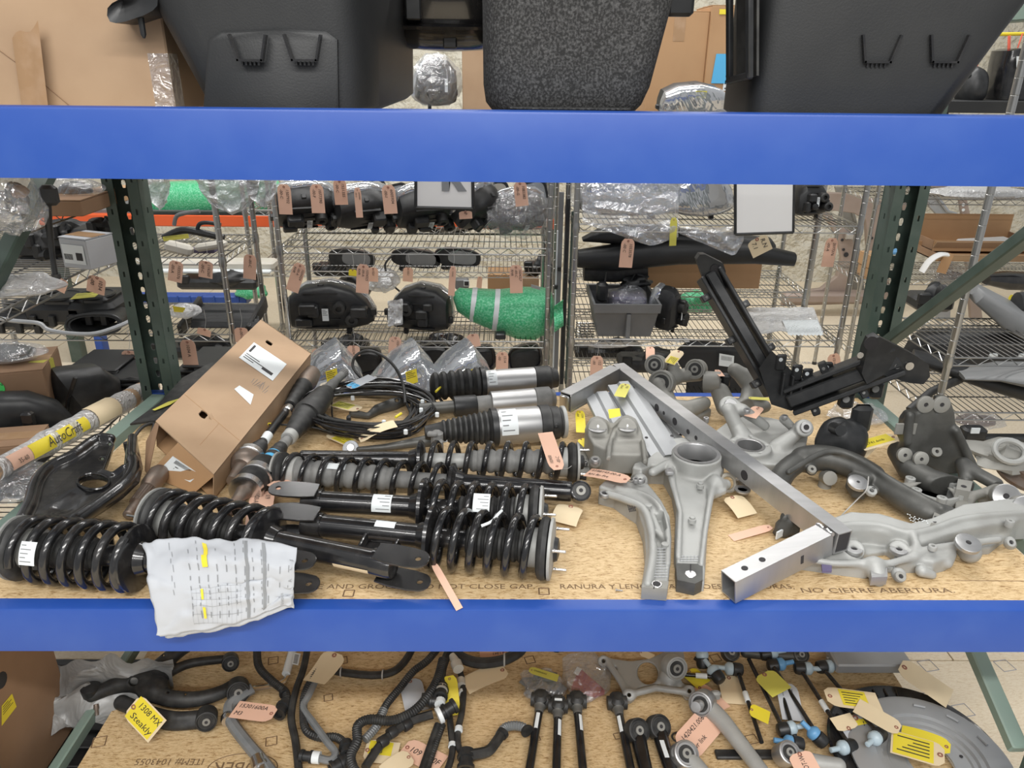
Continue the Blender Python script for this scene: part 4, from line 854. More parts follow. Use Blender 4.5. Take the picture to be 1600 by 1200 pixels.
pl = plate2([(-Lb/2, -Wb/2), (Lb/2, -Wb/2), (Lb/2, Wb/2), (-Lb/2, Wb/2)], [slot(-Lb*.30, Wb*.10, .030, .034), slot(Lb*.37, Wb*.12, .022, .036)], .004)
pl.v = [tuple(CB(0, 0, -.004)+ux*x+uy*y+un*z) for x, y, z in pl.v]; part('top_panel', pl, 'cardl', t)
for sgn, nm in ((-1, 'side_panel'), (1, 'side_panel')): part(nm, MB().box(CB(0, sgn*.5, -Tb/2)-uy*(sgn*.002), (Lb, .004, Tb-.002), (ux, uy, un)), 'cardl', t)
part('bottom_panel', MB().box(CB(0, 0, -Tb+.002), (Lb, Wb, .004), (ux, uy, un)), 'card', t)
part('end_panel', MB().box(CB(.5, 0, -Tb/2)-ux*.002, (.004, Wb, Tb), (ux, uy, un)), 'cardl', t)
mb = MB(); mb.box(CB(-.30, .02, .001)+ux*.012-uy*.012, (.014, .022, .003), (ux, (uy+un*.5).normalized(), un)); part('slot_tongue', mb, 'cardl', t)
fl0, fl1 = CB(-.5, .10, -.004), CB(-.5, -.5, -.004); p2, p3 = PD(302, 770, .006), PD(231, 741, .010)
part('end_flap', MB().prism([fl0, fl1, p2, p3], un*-.003), 'card', t)
part('end_flap', MB().prism([CB(-.5, .5, -.003), CB(-.5, .44, -.003), PD(231, 743, .012), PD(226, 735, .02), PD(228, 690, .08)], ux*.003), 'cardd', t)
ln = MB()
for x_ in (-.28,): ln.box(CB(x_, 0, .0003), (.0014, Wb*.98, .0008), (ux, uy, un))
ln.box(CB(-.28, -.14, .0003)-ux*.06, (.12, .0012, .0008), (ux, uy, un)); part('fold_line', ln, 'card', t, kind='stuff')
q = [PD(x, y, .18) for x, y in ((420, 553), (458, 582), (433, 610), (397, 581))]
lb = lambda x0, x1, y0, y1: [CB(x0, y0, .0005), CB(x0, y1, .0005), CB(x1, y1, .0005), CB(x1, y0, .0005)]
qp = [CB(a, b, 0) for a, b in ((.30, .30), (.31, -.32), (.145, -.32), (.135, .30))]; quad_on(t, 'label', qp, 'wlab', rows=[(.06, .62+.1*i, .06+w, .655+.1*i) for i, w in enumerate((.4, .55, .3))]+[(.06, .1, .12, .5), (.6, .72, .9, .85)])
qp = [CB(a, b, 0) for a, b in ((-.02, .0), (-.01, -.24), (-.075, -.30), (-.06, .02))]; quad_on(t, 'torn_label', qp, 'wlab')
FQ = lambda u, v: (fl0*(1-u)+fl1*u)*(1-v)+(p3*(1-u)+p2*u)*v
qp = [FQ(.14, .30), FQ(.80, .26), FQ(.80, .66), FQ(.14, .72)]; quad_on(t, 'label', qp, 'wlab', off=.003, rows=[(.18+.022*i, .08, .18+.022*i+.011, .32) for i in range(26)]+[(.3, .45+.14*i, .3+w, .51+.14*i) for i, w in enumerate((.4, .5, .3))], lab='white barcode label on the end flap')
sc = MB()
for i in range(9): a = CB(.04+.02*rnd.random(), -.1-.03*i, .0006); sc.tube([a, a+ux*(.02+.03*rnd.random())+uy*(.02*rnd.random()-.01)], .0007, 4)
part('scuff_mark', sc, 'inkg', t, kind='stuff')
# --- dark plate with yellow sticker beneath it
t = thing('cover_plate', 'thin dark cover plate with a yellow sticker, sticking out behind the long carton', 'cover', PD(270, 630))
pp = [PD(x, y, h) for x, y, h in ((203, 662, .03), (250, 628, .03), (285, 590, .035), (330, 566, .04), (352, 572, .04), (320, 610, .035), (262, 654, .03))]; part('plate', MB().prism(pp, (0, 0, -.006)), 'rubber', t)
a, b = PD(240, 641, .037), PD(283, 622, .037); d_ = (b-a); n_ = V3((-d_.y, d_.x, 0)).normalized()
part('sticker', MB().prism([a-n_*.006, a+d_*.5-n_*.012, b, a+d_*.6+n_*.012, a+n_*.006], (0, 0, .001)), 'yeld', t)
part('hose_end', MB().tube(spl([PD(205, 690, .02), PD(222, 668, .03), PD(240, 662, .02), PD(236, 680, .012)], 5), .005, 8), 'rubber', t)

# --- stamped black control arm
ol = [(150, 684), (170, 682), (178, 692), (169, 716), (161, 737), (176, 742), (192, 730), (195, 706), (201, 683), (212, 680), (217, 700), (222, 724), (217, 745), (192, 769), (162, 790), (135, 806), (112, 816), (34, 814), (46, 788), (56, 754), (76, 730), (112, 712)]
hz = .075
P2 = [PD(x, y, hz) for x, y in ol]; lo = V3((min(p.x for p in P2), min(p.y for p in P2), ZD+.005)); hi = V3((max(p.x for p in P2), max(p.y for p in P2), ZD+.12))
cst = Cast(lo, hi, .0035)
cst.poly(P2, ZD+.055, ZD+hz, .006, .004)
cst.chain([PD(*p, hz+.004) for p in spl([(34, 812), (46, 788), (56, 754), (76, 730), (112, 712), (150, 686), (172, 686)], 3)], .015, .010)
cst.chain([PD(*p, hz+.006) for p in spl([(207, 684), (206, 712), (209, 732), (196, 755), (160, 784), (120, 812)], 3)], [.013]*4+[.017]*12, .010)
cst.chain([PD(*p, hz) for p in ((161, 737), (176, 742), (192, 730))], .007, .01)
for p in ol[16:]+ol[:2]: pass
cst.cap(PD(95, 775, hz+.03), PD(120, 755, hz+.03), .035, .030, .02, True)
h_ = [PD(x, y, hz) for x, y in circ(146, 752, 24, 18, 11.5)]; cst.poly(h_, ZD, ZD+.2, 0, .004, True)
for x, y in ((172, 694), (160, 717)): cst.cyl(PD(x, y, hz-.06), PD(x, y, hz+.06), .0045, 0, .002, True)
t = thing('control_arm', 'wide stamped black control arm with an oval hole, leaning on the pale strut', 'control arm', PD(130, 760))
part('arm', cst.mesh(), 'bgloss', t, smooth=75)
rim = [PD(x, y, hz+.004) for x, y in circ(146, 752, 25, 24, 12.5)]; part('hole_flange', MB().tube(rim, .0035, 6, closed=True), 'bgloss', t)
part('edge_plate', MB().box(PD(122, 800, .045), (.05, .02, .03), None, .004), 'bplas', t)
part('foot', MB().lathe(PD(70, 812, .0), (0, 0, 1), [(0, .022), (.055, .026)], 16), 'bplas', t); part('foot', MB().lathe(PD(205, 725, .0), (0, 0, 1), [(0, .010), (.07, .010)], 12), 'bplas', t)

# --- cable coil
t = thing('cable_coil', 'coiled black cable loom with yellow-tipped wires behind the dampers', 'cable', PD(580, 650))
for i in range(22):
    r = random.Random(i*7+1); cx, cy = 578+r.uniform(-9, 9), 638+r.uniform(-5, 5); rx, ry = r.uniform(72, 104), r.uniform(27, 44); h = .016+.0028*i; pts = []; ph = r.random()*6
    for k in range(40):
        q = 2*math.pi*k/40; f = 1+.05*math.sin(3*q+ph)+.03*math.sin(5*q+ph*2)
        pts.append(PD(cx+rx*f*math.cos(q), cy+ry*f*math.sin(q), h+.004*math.sin(2*q+ph)))
    part('cable', MB().tube(pts, (.0052 if i % 3 else .0032), 7, closed=True), 'bgloss' if i % 2 else 'rubber', t)
part('cable', MB().tube([PD(x, y, h) for x, y, h in spl([(572, 598, .085), (552, 575, .12), (556, 556, .16), (575, 548, .18), (598, 556, .17), (618, 575, .14), (630, 602, .10), (633, 630, .07)], 6)], .005, 8), 'rubber', t, 'cable looping up out of the coil')
part('cable', MB().tube([PD(x, y, h) for x, y, h in spl([(420, 663, .05), (450, 664, .05), (490, 668, .045), (520, 676, .04)], 5)], .003, 6), 'rubber', t)
part('cable', MB().tube([PD(x, y, h) for x, y, h in spl([(462, 632, .03), (468, 622, .04), (490, 618, .06), (505, 616, .07)], 5)], .005, 6), 'rubber', t)
for i, (x0_, y0_, x1_, y1_, h) in enumerate(((412, 662, 426, 663, .05), (618, 652, 627, 646, .085), (681, 612, 690, 603, .085), (464, 632, 470, 641, .04), (685, 672, 688, 664, .06))):
    part('connector', MB().tube([PD(x0_, y0_, h), PD(x1_, y1_, h)], .0042, 6), 'yel', t, 'yellow wire end')
for x, y in ((551, 622), (660, 628), (676, 604), (658, 641), (634, 675), (600, 660), (683, 648)): part('clip', MB().box(PD(x, y, .075), (.012, .009, .016), None, .002), 'wlab', t, 'white cable clip')
for x, y in ((566, 611), (512, 655), (545, 654), (640, 676), (480, 625)): part('cable_band', MB().box(PD(x, y, .06), (.012, .022, .022), None, .004), 'bplas', t)
# --- grey lobed arm lying inside the coil
t = thing('cast_arm', 'dusty grey cast arm lying inside the cable coil', 'arm', PD(610, 630)); cst = Cast(PD(545, 655).to_tuple()[:2]+(ZD,), (PD(650, 615).x, PD(650, 612).y, ZD+.035), .004)
cst.chain([PD(*p, .014) for p in ((552, 646), (575, 650), (590, 640), (615, 632), (640, 622))], [.014, .010, .018, .022, .014]); cst.cyl(PD(620, 626, .0), PD(620, 626, .04), .006, 0, .002, True); part('body', cst.mesh(), 'castd', t, smooth=70)
# --- invoice draped over the front beam
t = thing('crumpled_paper', 'crumpled white invoice draped over the front left damper and blue beam', 'paper', PD(345, 935))
ctl = [[(228, 846, 1.400, 0), (300, 838, 1.412, 0), (390, 840, 1.395, 0), (465, 855, 1.362, 0)],
       [(231, 880, 1.352, 0), (305, 872, 1.352, 0), (392, 876, 1.335, 0), (462, 882, 1.325, 0)],
       [(233, 918, 1.318, 0), (308, 912, 1.318, 0), (393, 910, 1.320, 0), (460, 912, 1.318, 0)],
       [(243, 950, 1.302, 0), (312, 946, 1.304, 0), (394, 938, 1.305, 0), (459, 928, 1.318, 0)],
       [(246, 992, 1.288, 0), (314, 982, 1.296, 0), (394, 962, 1.30, 0), (457, 940, 1.310, 0)]]
cw = [[PY(x, y, Y) for x, y, Y, _ in row] for row in ctl]
rows_ = [spl([tuple(p) for p in r], 7) for r in cw]; cols_ = [spl([rows_[j][i] for j in range(5)], 7) for i in range(len(rows_[0]))]
def pap(u, v, off=0.0):
    x, y = u*(len(cols_)-1), v*(len(cols_[0])-1); i, j = min(int(x), len(cols_)-2), min(int(y), len(cols_[0])-2); a, b = x-i, y-j
    p = V3(cols_[i][j])*(1-a)*(1-b)+V3(cols_[i+1][j])*a*(1-b)+V3(cols_[i][j+1])*(1-a)*b+V3(cols_[i+1][j+1])*a*b
    w = .011*mnoise.noise(V3((u*5, v*6, 1)))+.006*mnoise.noise(V3((u*13, v*9, 4)))+.0035*math.sin(u*9+v*14)
    e = .012*mnoise.noise(V3((v*7, 9, 2)))*(1 if u < .02 else 0)
    return p+V3((e, -.003-abs(w)*.6, w+off*.8))+V3((0, -off, 0))
part('sheet', MB().sheet(lambda u, v: pap(u, v), 44, 44, .0005), 'wht', t, smooth=180)
part('sheet', MB().sheet(lambda u, v: pap(.02+.93*u, .03+.965*v, -.004)+V3((.01*v, .002, -.008*v)), 30, 30, .0005), 'wht', t, smooth=180)
pr = MB(); hl = MB(); gb = MB()
def strip(mb, u0, v0, u1, v1, n=6, off=.0022):
    mb.sheet(lambda a, b: pap(u0+(u1-u0)*a, v0+(v1-v0)*b, off), n if u1-u0 > .1 else 1, n if v1-v0 > .1 else 1)
# printed page lies turned a quarter, its lines running up the sheet
for i in range(9):
    u = .30+.055*i
    for k in range(10):
        r = random.Random(i*31+k)
        if r.random() < .75: strip(pr, u, .05+.085*k, u+.005, .05+.085*k+.03+.035*r.random(), 2)
for u in (.78, .86, .93): 
    for k in range(3): strip(pr, u, .25+.22*k, u+.006, .34+.22*k, 2)
for u, v0, v1 in ((.64, .05, .93), (.75, .06, .90)): strip(gb, u, v0, u+.020, v1, 14)
for k in range(7): strip(pr, .19+.012*(k % 2), .06+.08*k, .193+.012*(k % 2), .12+.08*k, 2)
for a in range(11): strip(pr, .30+.03*a, .52, .3008+.03*a, .93, 6)
for b in range(6): strip(pr, .30, .52+.08*b, .61, .5225+.08*b, 5)
part('print', pr, 'inkg', t, kind='stuff'); part('heading_bar', gb, 'inkg', t)
for u0, v0, u1, v1 in ((.40, .05, .425, .22), (.385, .22, .42, .34), (.36, .55, .375, .68), (.37, .78, .385, .88)): strip(hl, u0, v0, u1, v1, 6, .003)
part('highlighter_mark', hl, 'yel', t)
lt = MB()
for s, u, v in (('S', .955, .16), ('L', .955, .30), ('A', .955, .43), ('Invoice', .90, .86)):
    o, a, b = pap(u, v, .003), pap(u, v+.03, .003), pap(u+.03, v, .003); lettering(lt, s, .011, o, (o-a), (b-o)*-1 if False else (o-b), off=.0006)
part('lettering', lt, 'inkg', t)
# --- tags lying here
tag('pink tag beside the fork ends of the paired black dampers', PD(412, 768, .03), PD(402, 838, .035), .062, 'tagp', ('019', '-00-A'), lay=1, bend=.1)
tag('pink tag tucked behind the fork of the back paired damper', PD(478, 772, .05), PD(428, 752, .05), .05, 'tagp', (), lay=1)
tag('small pink tag on the cable coil', PD(468, 634, .05), PD(483, 650, .045), .03, 'tagp', ())
tag('pink tag with writing over the front spring of the air-spring row', PD(872, 734, .11), PD(852, 676, .13), .042, 'tagp', ('103430', '-03-C'), lay=1, side=(1, -.3, 0), string=PD(893, 728, .09))
tag('manila tag over the front of the cable coil', PD(562, 688, .05), PD(618, 662, .085), .05, 'tagm', (), lay=1, bend=.15)
tag('manila tag with a yellow sticker below the cable coil', PD(515, 678, .02), PD(548, 692, .02), .045, 'tagm', (), lay=1, sticker=(.1, .3, .9, .95, 'yel'))
tag('manila tag with a yellow sticker inside the cable coil', PD(562, 640, .03), PD(522, 630, .03), .05, 'tagm', (), lay=1, sticker=(.1, .3, .9, .95, 'yeld'))
tag('white and blue-taped tag with printing on top of the cable coil', PD(545, 606, .11), PD(582, 588, .12), .045, 'wht', ('103', '12'), lay=1, sticker=(.05, .05, .95, .32, 'btape'))
tag('pink tag standing on edge by the fork over the blue beam', PD(676, 878, .05), PY(718, 952, 1.327), .016, 'tagp', (), side=(1, .3, .1))
tag('blank square manila card curled beside the rubber eye', PD(893, 791, .03), PD(880, 818, .012), .07, 'tagm', (), lay=1, bend=.25)
# ================================================================== MIDDLE SHELF, RIGHT HALF
def bounds(ps, pad=.03): return V3([min(p[i] for p in ps)-pad for i in range(3)]), V3([max(p[i] for p in ps)+pad for i in range(3)])
def base_px(outline, h0, h1, P=None):
    """outline of a photo silhouette as world points: far edges at the top level, near edges at the bottom one"""
    P = P or PD; n = len(outline); area = sum(outline[i-1][0]*outline[i][1]-outline[i][0]*outline[i-1][1] for i in range(n)); out = []
    for i in range(n):
        (xa, ya), (xb, yb) = outline[i-1], outline[(i+1) % n]; ny = (xb-xa)*(-1 if area > 0 else 1); ny = ny/max(math.hypot(xb-xa, yb-ya), 1e-6)
        w = min(1.0, max(0.0, (ny+.1)/.9)); out.append(P(*outline[i], h1+(h0-h1)*w))
    return out
def cast_px(outline, h0, h1, res=.0035, top=.12, pad=.02, slope=0.0, y0=0.0):
    """a casting lying on the shelf: its outline (photo pixels) thickened from h0 to h1 (h1 at depth y0 if the top slopes)"""
    P2 = base_px(outline, h0, h1); lo, hi = bounds(P2, pad); lo.z = ZD-.002; hi.z = ZD+top
    c = Cast(lo, hi, res)
    if slope: c.poly(P2, ZD-.15, ZD+h1, .006, .005, slope=(0, slope), ctr=(0, y0))
    else: c.poly(P2, ZD+h0, ZD+h1, .006, .005)
    return c
def floor_clip(mb, z=ZD+.0004): mb.v = [(p[0], p[1], max(p[2], z)) for p in mb.v]; return mb
def boss(t, x, y, h, r, hole, m='alu', ax=(0, 0, 1), L=.006, name='bored_boss'):
    c = PD(x, y, h); e = part(name, MB().lathe(c, ax, [(-.004, r), (L-.001, r), (L, r*.94), (L, hole*1.05), (-.002, hole)], 20), m, t); part('bore', MB().lathe(c+V3(ax).normalized()*-.001, ax, [(0, hole), (.003, hole*.99)], 14), 'ink', e); return e
def disc(t, p, ax, r, hole, m='alu', L=.006, name='bored_boss', cone=0):
    e = part(name, MB().lathe(p, ax, [(-.004, r), (L-.001, r), (L, r*.94), (L-cone, hole*1.05), (-.002, hole)], 22), m, t); part('bore', MB().lathe(V3(p)+V3(ax).normalized()*-.0015, ax, [(0, hole), (.003, hole*.99)], 14), 'ink', e); return e
def bush(t, p, ax, R, L, mr='cast', name='bush_eye'):
    """metal eye with rubber and sleeve"""
    ax = V3(ax).normalized(); p = V3(p); e = part(name, MB().lathe(p-ax*L/2, ax, [(.004, R*.78), (0, R*.86), (.001, R*.97), (.004, R), (L-.004, R), (L-.001, R*.97), (L, R*.86), (L-.004, R*.78)], 28), mr, t)
    part('rubber_bush', MB().lathe(p-ax*L/2, ax, [(.003, R*.3), (.003, R*.62), (.006, R*.66), (.006, R*.8), (L-.006, R*.8), (L-.006, R*.66), (L-.003, R*.62), (L-.003, R*.3)], 24), 'rubber', e)
    part('bush_sleeve', MB().lathe(p-ax*(L/2+.001), ax, [(0, R*.16), (0, R*.36), (L+.002, R*.36), (L+.002, R*.16)], 18), 'castw', e)
    part('bore', MB().lathe(p-ax*(L/2+.0014), ax, [(0, R*.16), (L+.0028, R*.16)], 12), 'ink', e); return e
vw = lambda p: (EYE-V3(p)).normalized()

# --- tall knuckle with its bright hub ring, long leg to the front
t = thing('steering_knuckle', 'pale cast knuckle with a bright hub ring on top and a long straight leg', 'knuckle', PD(1080, 800))
ol = [(1000, 762), (986, 752), (990, 738), (1012, 730), (1032, 714), (1044, 704), (1062, 702), (1112, 704), (1127, 722), (1129, 752), (1112, 775), (1106, 820), (1100, 918), (1060, 913), (1054, 868), (1056, 800), (1050, 774), (1036, 757), (1016, 756)]
c = cast_px(ol, .0, .030, .0034, .14, slope=.075, y0=1.46)
hc_ = PD(1087, 722, .075); c.cyl(hc_-V3((0, 0, .06)), hc_+V3((0, 0, .028)), .067, .004, .012)
c.cap(PD(1120, 760, .05), PD(1134, 757, .05), .03, .014, .012); c.poly([PD(x, y, .058) for x, y in ((1104, 762), (1118, 753), (1134, 755), (1136, 765), (1118, 773), (1106, 774))], ZD+.044, ZD+.058, .003, .006)
c.cap(PD(1000, 752, .055), PD(1000, 752, .03), .021, .021, .010)
c.chain([PD(1020, 738, .066), PD(1045, 724, .07), PD(1052, 760, .060), PD(1063, 800, .053), PD(1060, 870, .038)], [.012, .012, .008, .006, .006], .012)
c.chain([PD(1122, 735, .066), PD(1110, 780, .058), PD(1102, 830, .046), PD(1096, 880, .036)], [.010, .008, .006, .005], .012)
c.cyl(hc_-V3((0, 0, .10)), hc_+V3((0, 0, .1)), .053, 0, .003, True); c.cyl(PD(1000, 752, -.01), PD(1000, 752, .1), .007, 0, .002, True)
c.poly([PD(x, y, .06) for x, y in ((1012, 752), (1036, 750), (1050, 768), (1040, 758))], ZD-.1, ZD+.03, .002, .01, True)
part('body', floor_clip(c.mesh()), 'cast', t, smooth=80)
part('hub_ring', MB().lathe(hc_-V3((0, 0, .02)), (0, 0, 1), [(0, .0515), (0, .0535), (.0475, .0535), (.050, .0555), (.0505, .063), (.050, .0535), (.047, .0515), (0, .0515)], 40), 'alu', t, 'bright machined hub ring')
boss(t, 1000, 750, .066, .014, .007); boss(t, 1126, 760, .058, .010, .006); boss(t, 1046, 736, .072, .008, .004); boss(t, 1113, 726, .094, .005, .003)
part('sensor_seat', MB().box(PD(1046, 738, .080), (.022, .022, .012), None, .003), 'alu', t)
for x, y, h in ((1094, 762, .060), (1081, 816, .048)): part('peg', MB().lathe(PD(x, y, h), (0, 0, 1), [(0, .010), (.010, .010), (.011, .007), (.016, .007), (.017, .004)], 14), 'cast', t)
ft = part('foot', floor_clip(MB().prism([PD(x, y, .033) for x, y in ((1056, 880), (1098, 881), (1098, 906), (1086, 912), (1058, 906))], (0, 0, -.032))), 'castd', t, 'darker sawn foot with a hole'); part('bore', MB().lathe(PD(1079, 897, .0332), (0, 0, 1), [(0, .013), (.0012, .012), (.0012, .009)], 18), 'steel', ft); part('slot', MB().tube([PD(1079, 895, .0338), PD(1079, 882, .0338)], .0015, 5), 'ink', ft)
gr = MB()
for i in range(6): gr.tube([PD(1063+i*5.5, 868, .0365), PD(1063+i*5.5, 877, .0355)], .0008, 4)
for j in range(3): gr.tube([PD(1063, 869+j*3.5, .0362), PD(1091, 869+j*3.5, .0362)], .0008, 4)
part('grip_pattern', gr, 'sheet', t, kind='stuff')
# --- curved knuckle arm in front of it
t = thing('steering_knuckle', 'pale curved cast arm with a split clamp end, left of the long-legged knuckle', 'knuckle', PD(1000, 840))
ol = [(936, 782), (935, 770), (944, 762), (960, 759), (985, 764), (1010, 765), (1020, 775), (1033, 790), (1046, 812), (1049, 845), (1046, 895), (1042, 932), (1004, 930), (1003, 912), (1009, 868), (1005, 838), (994, 817), (974, 806), (958, 794), (946, 791)]
c = cast_px(ol, .0, .032, .0033, .10, slope=.07, y0=1.44)
c.chain([PD(*p, .058-.026*min(1, max(0, (p[1]-780)/130))) for p in spl([(950, 772), (975, 780), (1005, 795), (1018, 830), (1020, 870), (1012, 912)], 4)], .010, .012)
c.chain([PD(*p, .056-.024*min(1, max(0, (p[1]-780)/130))) for p in spl([(965, 762), (1005, 772), (1030, 792), (1043, 830), (1043, 880)], 4)], .007, .010)
for q in (((1024, 800), (1036, 800), (1042, 826), (1038, 828)), ((1024, 824), (1041, 840), (1040, 846), (1025, 848))): c.poly([PD(x, y, .05) for x, y in q], ZD+.022, ZD+.12, .001, .005, True)
c.cyl(PD(945, 775, -.01), PD(945, 775, .1), .008, 0, .003, True); c.cyl(PD(1025, 917, -.01), PD(1025, 917, .1), .012, 0, .003, True)
part('body', floor_clip(c.mesh()), 'cast', t, smooth=80); boss(t, 945, 773, .056, .014, .008)
e = part('clamp_end', floor_clip(MB().prism([PD(x, y, .033) for x, y in ((1005, 906), (1045, 908), (1043, 920), (1003, 917))], (0, 0, -.032))), 'castw', t); part('bore', MB().lathe(PD(1026, 913, .0332), (0, 0, 1), [(0, .012), (.0015, .011), (.0015, .009)], 18), 'steel', e); part('bore', MB().lathe(PD(1026, 913, .0335), (0, 0, 1), [(0, .0090), (.002, .0088)], 18), 'ink', e); part('slot', MB().tube([PD(1022, 918, .034), PD(1017, 930, .004)], .0014, 5), 'ink', e)
gr = MB()
for i in range(6): gr.tube([PD(1016+i*5-.1*i, 856, .0455), PD(1014+i*5, 903, .0355)], .0006, 4)
for j in range(11): gr.tube([PD(1015, 857+j*4.4, .0455-.00095*j), PD(1043, 857+j*4.4, .0455-.00095*j)], .0006, 4)
part('grip_pattern', gr, 'sheet', t, kind='stuff')
mk = MB()
for i in range(5): mk.tube([PD(981+i*2.6, 789+i*.5, .0665), PD(984+i*2.2, 800-i*.4, .0665)], .0012, 4)
mk.tube([PD(982, 796, .0665), PD(994, 792, .0665)], .0012, 4); part('paint_mark', mk, 'ink', t, 'black marker cross-hatch', kind='stuff')
for x, y, h in ((1013, 793, .055), (1039, 854, .044)): part('peg', MB().lathe(PD(x, y, h), (0, 0, 1), [(0, .009), (.008, .009), (.009, .006)], 12), 'cast', t)
# --- bracket with two bright bolt seats
t = thing('mount_bracket', 'pale cast bracket with two bright bolt seats like eyes', 'bracket', PD(962, 700))
ol = [(917, 690), (914, 668), (922, 652), (934, 648), (946, 654), (958, 660), (966, 652), (980, 646), (994, 653), (1003, 672), (1010, 700), (1013, 726), (1000, 742), (950, 741), (938, 732), (926, 716)]
c = cast_px(ol, .02, .095, .0036, .15)
c.chain([PD(950, 735, .10), PD(952, 700, .104), PD(962, 668, .10)], [.006, .008, .006], .012); c.chain([PD(1008, 730, .09), PD(1003, 690, .10)], .008, .012)
for x, y in ((934, 670), (980, 669)): c.cyl(PD(x, y, .06), PD(x, y, .112), .030, .004, .012)
c.poly([PD(x, y, .095) for x, y in ((958, 690), (1000, 688), (1006, 735), (955, 737))], ZD+.085, ZD+.2, .003, .008, True)
c.cap(PD(930, 722, .07), PD(928, 730, .02), .018, .014, .010); c.cap(PD(990, 748, .06), PD(995, 752, .02), .016, .014, .010)
part('body', floor_clip(c.mesh()), 'castw', t, smooth=80)
for x, y in ((934, 669), (980, 668)):
    e = part('bolt_seat', MB().lathe(PD(x, y, .112), (0, 0, 1), [(0, .027), (.002, .024), (-.004, .019), (-.005, .008)], 22), 'alu', t); part('bolt', MB().lathe(PD(x, y, .107), (0, -.25, 1), [(0, .017), (.004, .017), (.014, .009), (.017, .006)], 14), 'steel', e)
boss(t, 930, 720, .085, .012, .006); boss(t, 914, 724, .02, .008, .005); boss(t, 993, 751, .07, .009, .004)
# --- folded sheet rails behind it
def rail(label, p, yaw, L, wd, h, nrib, grp='folded sheet rails'):
    t = thing('sheet_rail', label, 'rail', p, grp)
    return t
for k, (a, b, wd, h, lab) in enumerate((((938, 615, .10), (990, 715, .05), .105, .03, 'folded pale sheet rail with a yellow sticker, behind the eyed bracket'), ((972, 600, .12), (1045, 715, .06), .10, .035, 'folded pale sheet rail below the corner of the square tube frame'), ((1000, 598, .08), (1052, 712, .04), .11, .03, 'smooth folded sheet rail lying on the side towards the hub knuckles'))):
    A, B = PD(*a), PD(*b); t = thing('sheet_rail', lab, 'rail', (A+B)/2, 'folded sheet rails'); ax, sd, up = frame(B-A); L = (B-A).length
    pr = [(-.5, -.3), (-.485, 0), (-.26, .03), (-.2, .30), (.12, .30), (.18, .04), (.485, 0), (.5, -.3)]
    part('panel', MB().loft([[A+ax*(L*u)+sd*(x*wd)+up*(y*h) for x, y in pr]+[A+ax*(L*u)+sd*(x*wd)+up*(y*h-.002) for x, y in pr[::-1]] for u in (0, .3, .6, 1)]), 'sheet', t, smooth=20)
    for q in (-.40, .39): part('flange_hole', MB().lathe(A+ax*(L*.8)+sd*(q*wd)+up*(.014 if q < 0 else .46*h), up, [(0, .005), (.0012, .005)], 10), 'ink', t)
    if k == 0: quad_on(t, 'sticker', [PD(x, y, .135) for x, y in ((950, 642), (968, 640), (970, 652), (952, 656))], 'yel', off=.004)
tag('manila tag with a yellow sticker at the corner of the square tube frame', PD(978, 600, .14), PD(968, 620, .13), .036, 'yeld', ('103', '24-A'), lay=1)
tag('bright yellow tag by the folded sheet rails, nearest the air springs', PD(906, 642, .06), PD(908, 676, .05), .030, 'yel', ('112740', '-00-B'), lay=1)
tag('small yellow tag below the bright yellow one by the eyed bracket', PD(907, 686, .04), PD(918, 697, .03), .030, 'yel', (), lay=1)
t = thing('flange_plate', 'flat grey flange plate with holes under the eyed bracket', 'plate', PD(912, 735)); c = cast_px([(903, 690), (925, 690), (935, 725), (925, 745), (905, 747), (903, 720)], .0, .012, .003, .03)
for x, y in ((910, 723), (920, 702)): c.cyl(PD(x, y, -.02), PD(x, y, .05), .006, 0, .002, True)
part('plate', floor_clip(c.mesh()), 'castw', t, smooth=70); part('bolt', MB().lathe(PD(905, 746, .012), (1, -.2, 0), [(0, .006), (.02, .006)], 10), 'bplas', t)

# --- welded square tube frame
t = thing('tube_frame', 'bright welded aluminium square tube frame lying across the castings', 'frame', PD(1130, 740))
def sqtube(a, b, w, h, up=(0, 0, 1), wall=.003):
    ax, sd, u = frame(V3(b)-V3(a), up); R = lambda p, k: [V3(p)+sd*(x*(w/2-k))+u*(y*(h/2-k)) for x, y in ((-1, -1), (1, -1), (1, 1), (-1, 1))]
    rs = [R(a, .0), R(b, 0), R(b, wall), R(a, wall), R(a, 0)]; return MB().loft(rs, cap=False), ax, sd, u
J1, J2, E0, E3 = PD(968, 582, .118), PD(1302, 836, .080), PD(884, 628, .105), PD(1138, 917, .034)
mb, ax1, sd1, up1 = sqtube(J1-(J2-J1).normalized()*.012, J2+(J2-J1).normalized()*.03, .042, .056); part('long_tube', mb, 'alu', t, smooth=0)
mb, ax0, sd0, up0 = sqtube(E0, J1-(J1-E0).normalized()*.028+V3((0, 0, 0)), .042, .062); part('short_tube', mb, 'alu', t, smooth=0)
d3_ = (J2-E3).normalized(); mb, ax3, sd3, up3 = sqtube(E3, J2-d3_*.026, .046, .060); part('front_tube', mb, 'alu', t, smooth=0)
for q in (-1, 1):
    part('weld_bead', MB().tube([J2-d3_*.028+sd3*(x*.024)+up3*.029+V3((0, 0, .002*math.sin(x*9))) for x in (-1, -.6, -.2, .2, .6, 1)], .005, 7), 'steel', t) if q > 0 else None
sgn = -1 if sd1.y > 0 else 1
if sd1.x*1 > 0 and sd1.y > 0: sgn = -1
L1 = (J2-J1).length
for w, r_ in ((.13, .011), (.27, .012), (.31, .006), (.37, .012), (.44, .008), (.48, .007), (.70, .014)):
    c_ = J1+ax1*(L1*w)+sd1*(sgn*.0212)+up1*-.004; part('hole', MB().lathe(c_-sd1*sgn*.0008, sd1*sgn, [(0, r_), (.001, r_)], 14), 'ink', t)
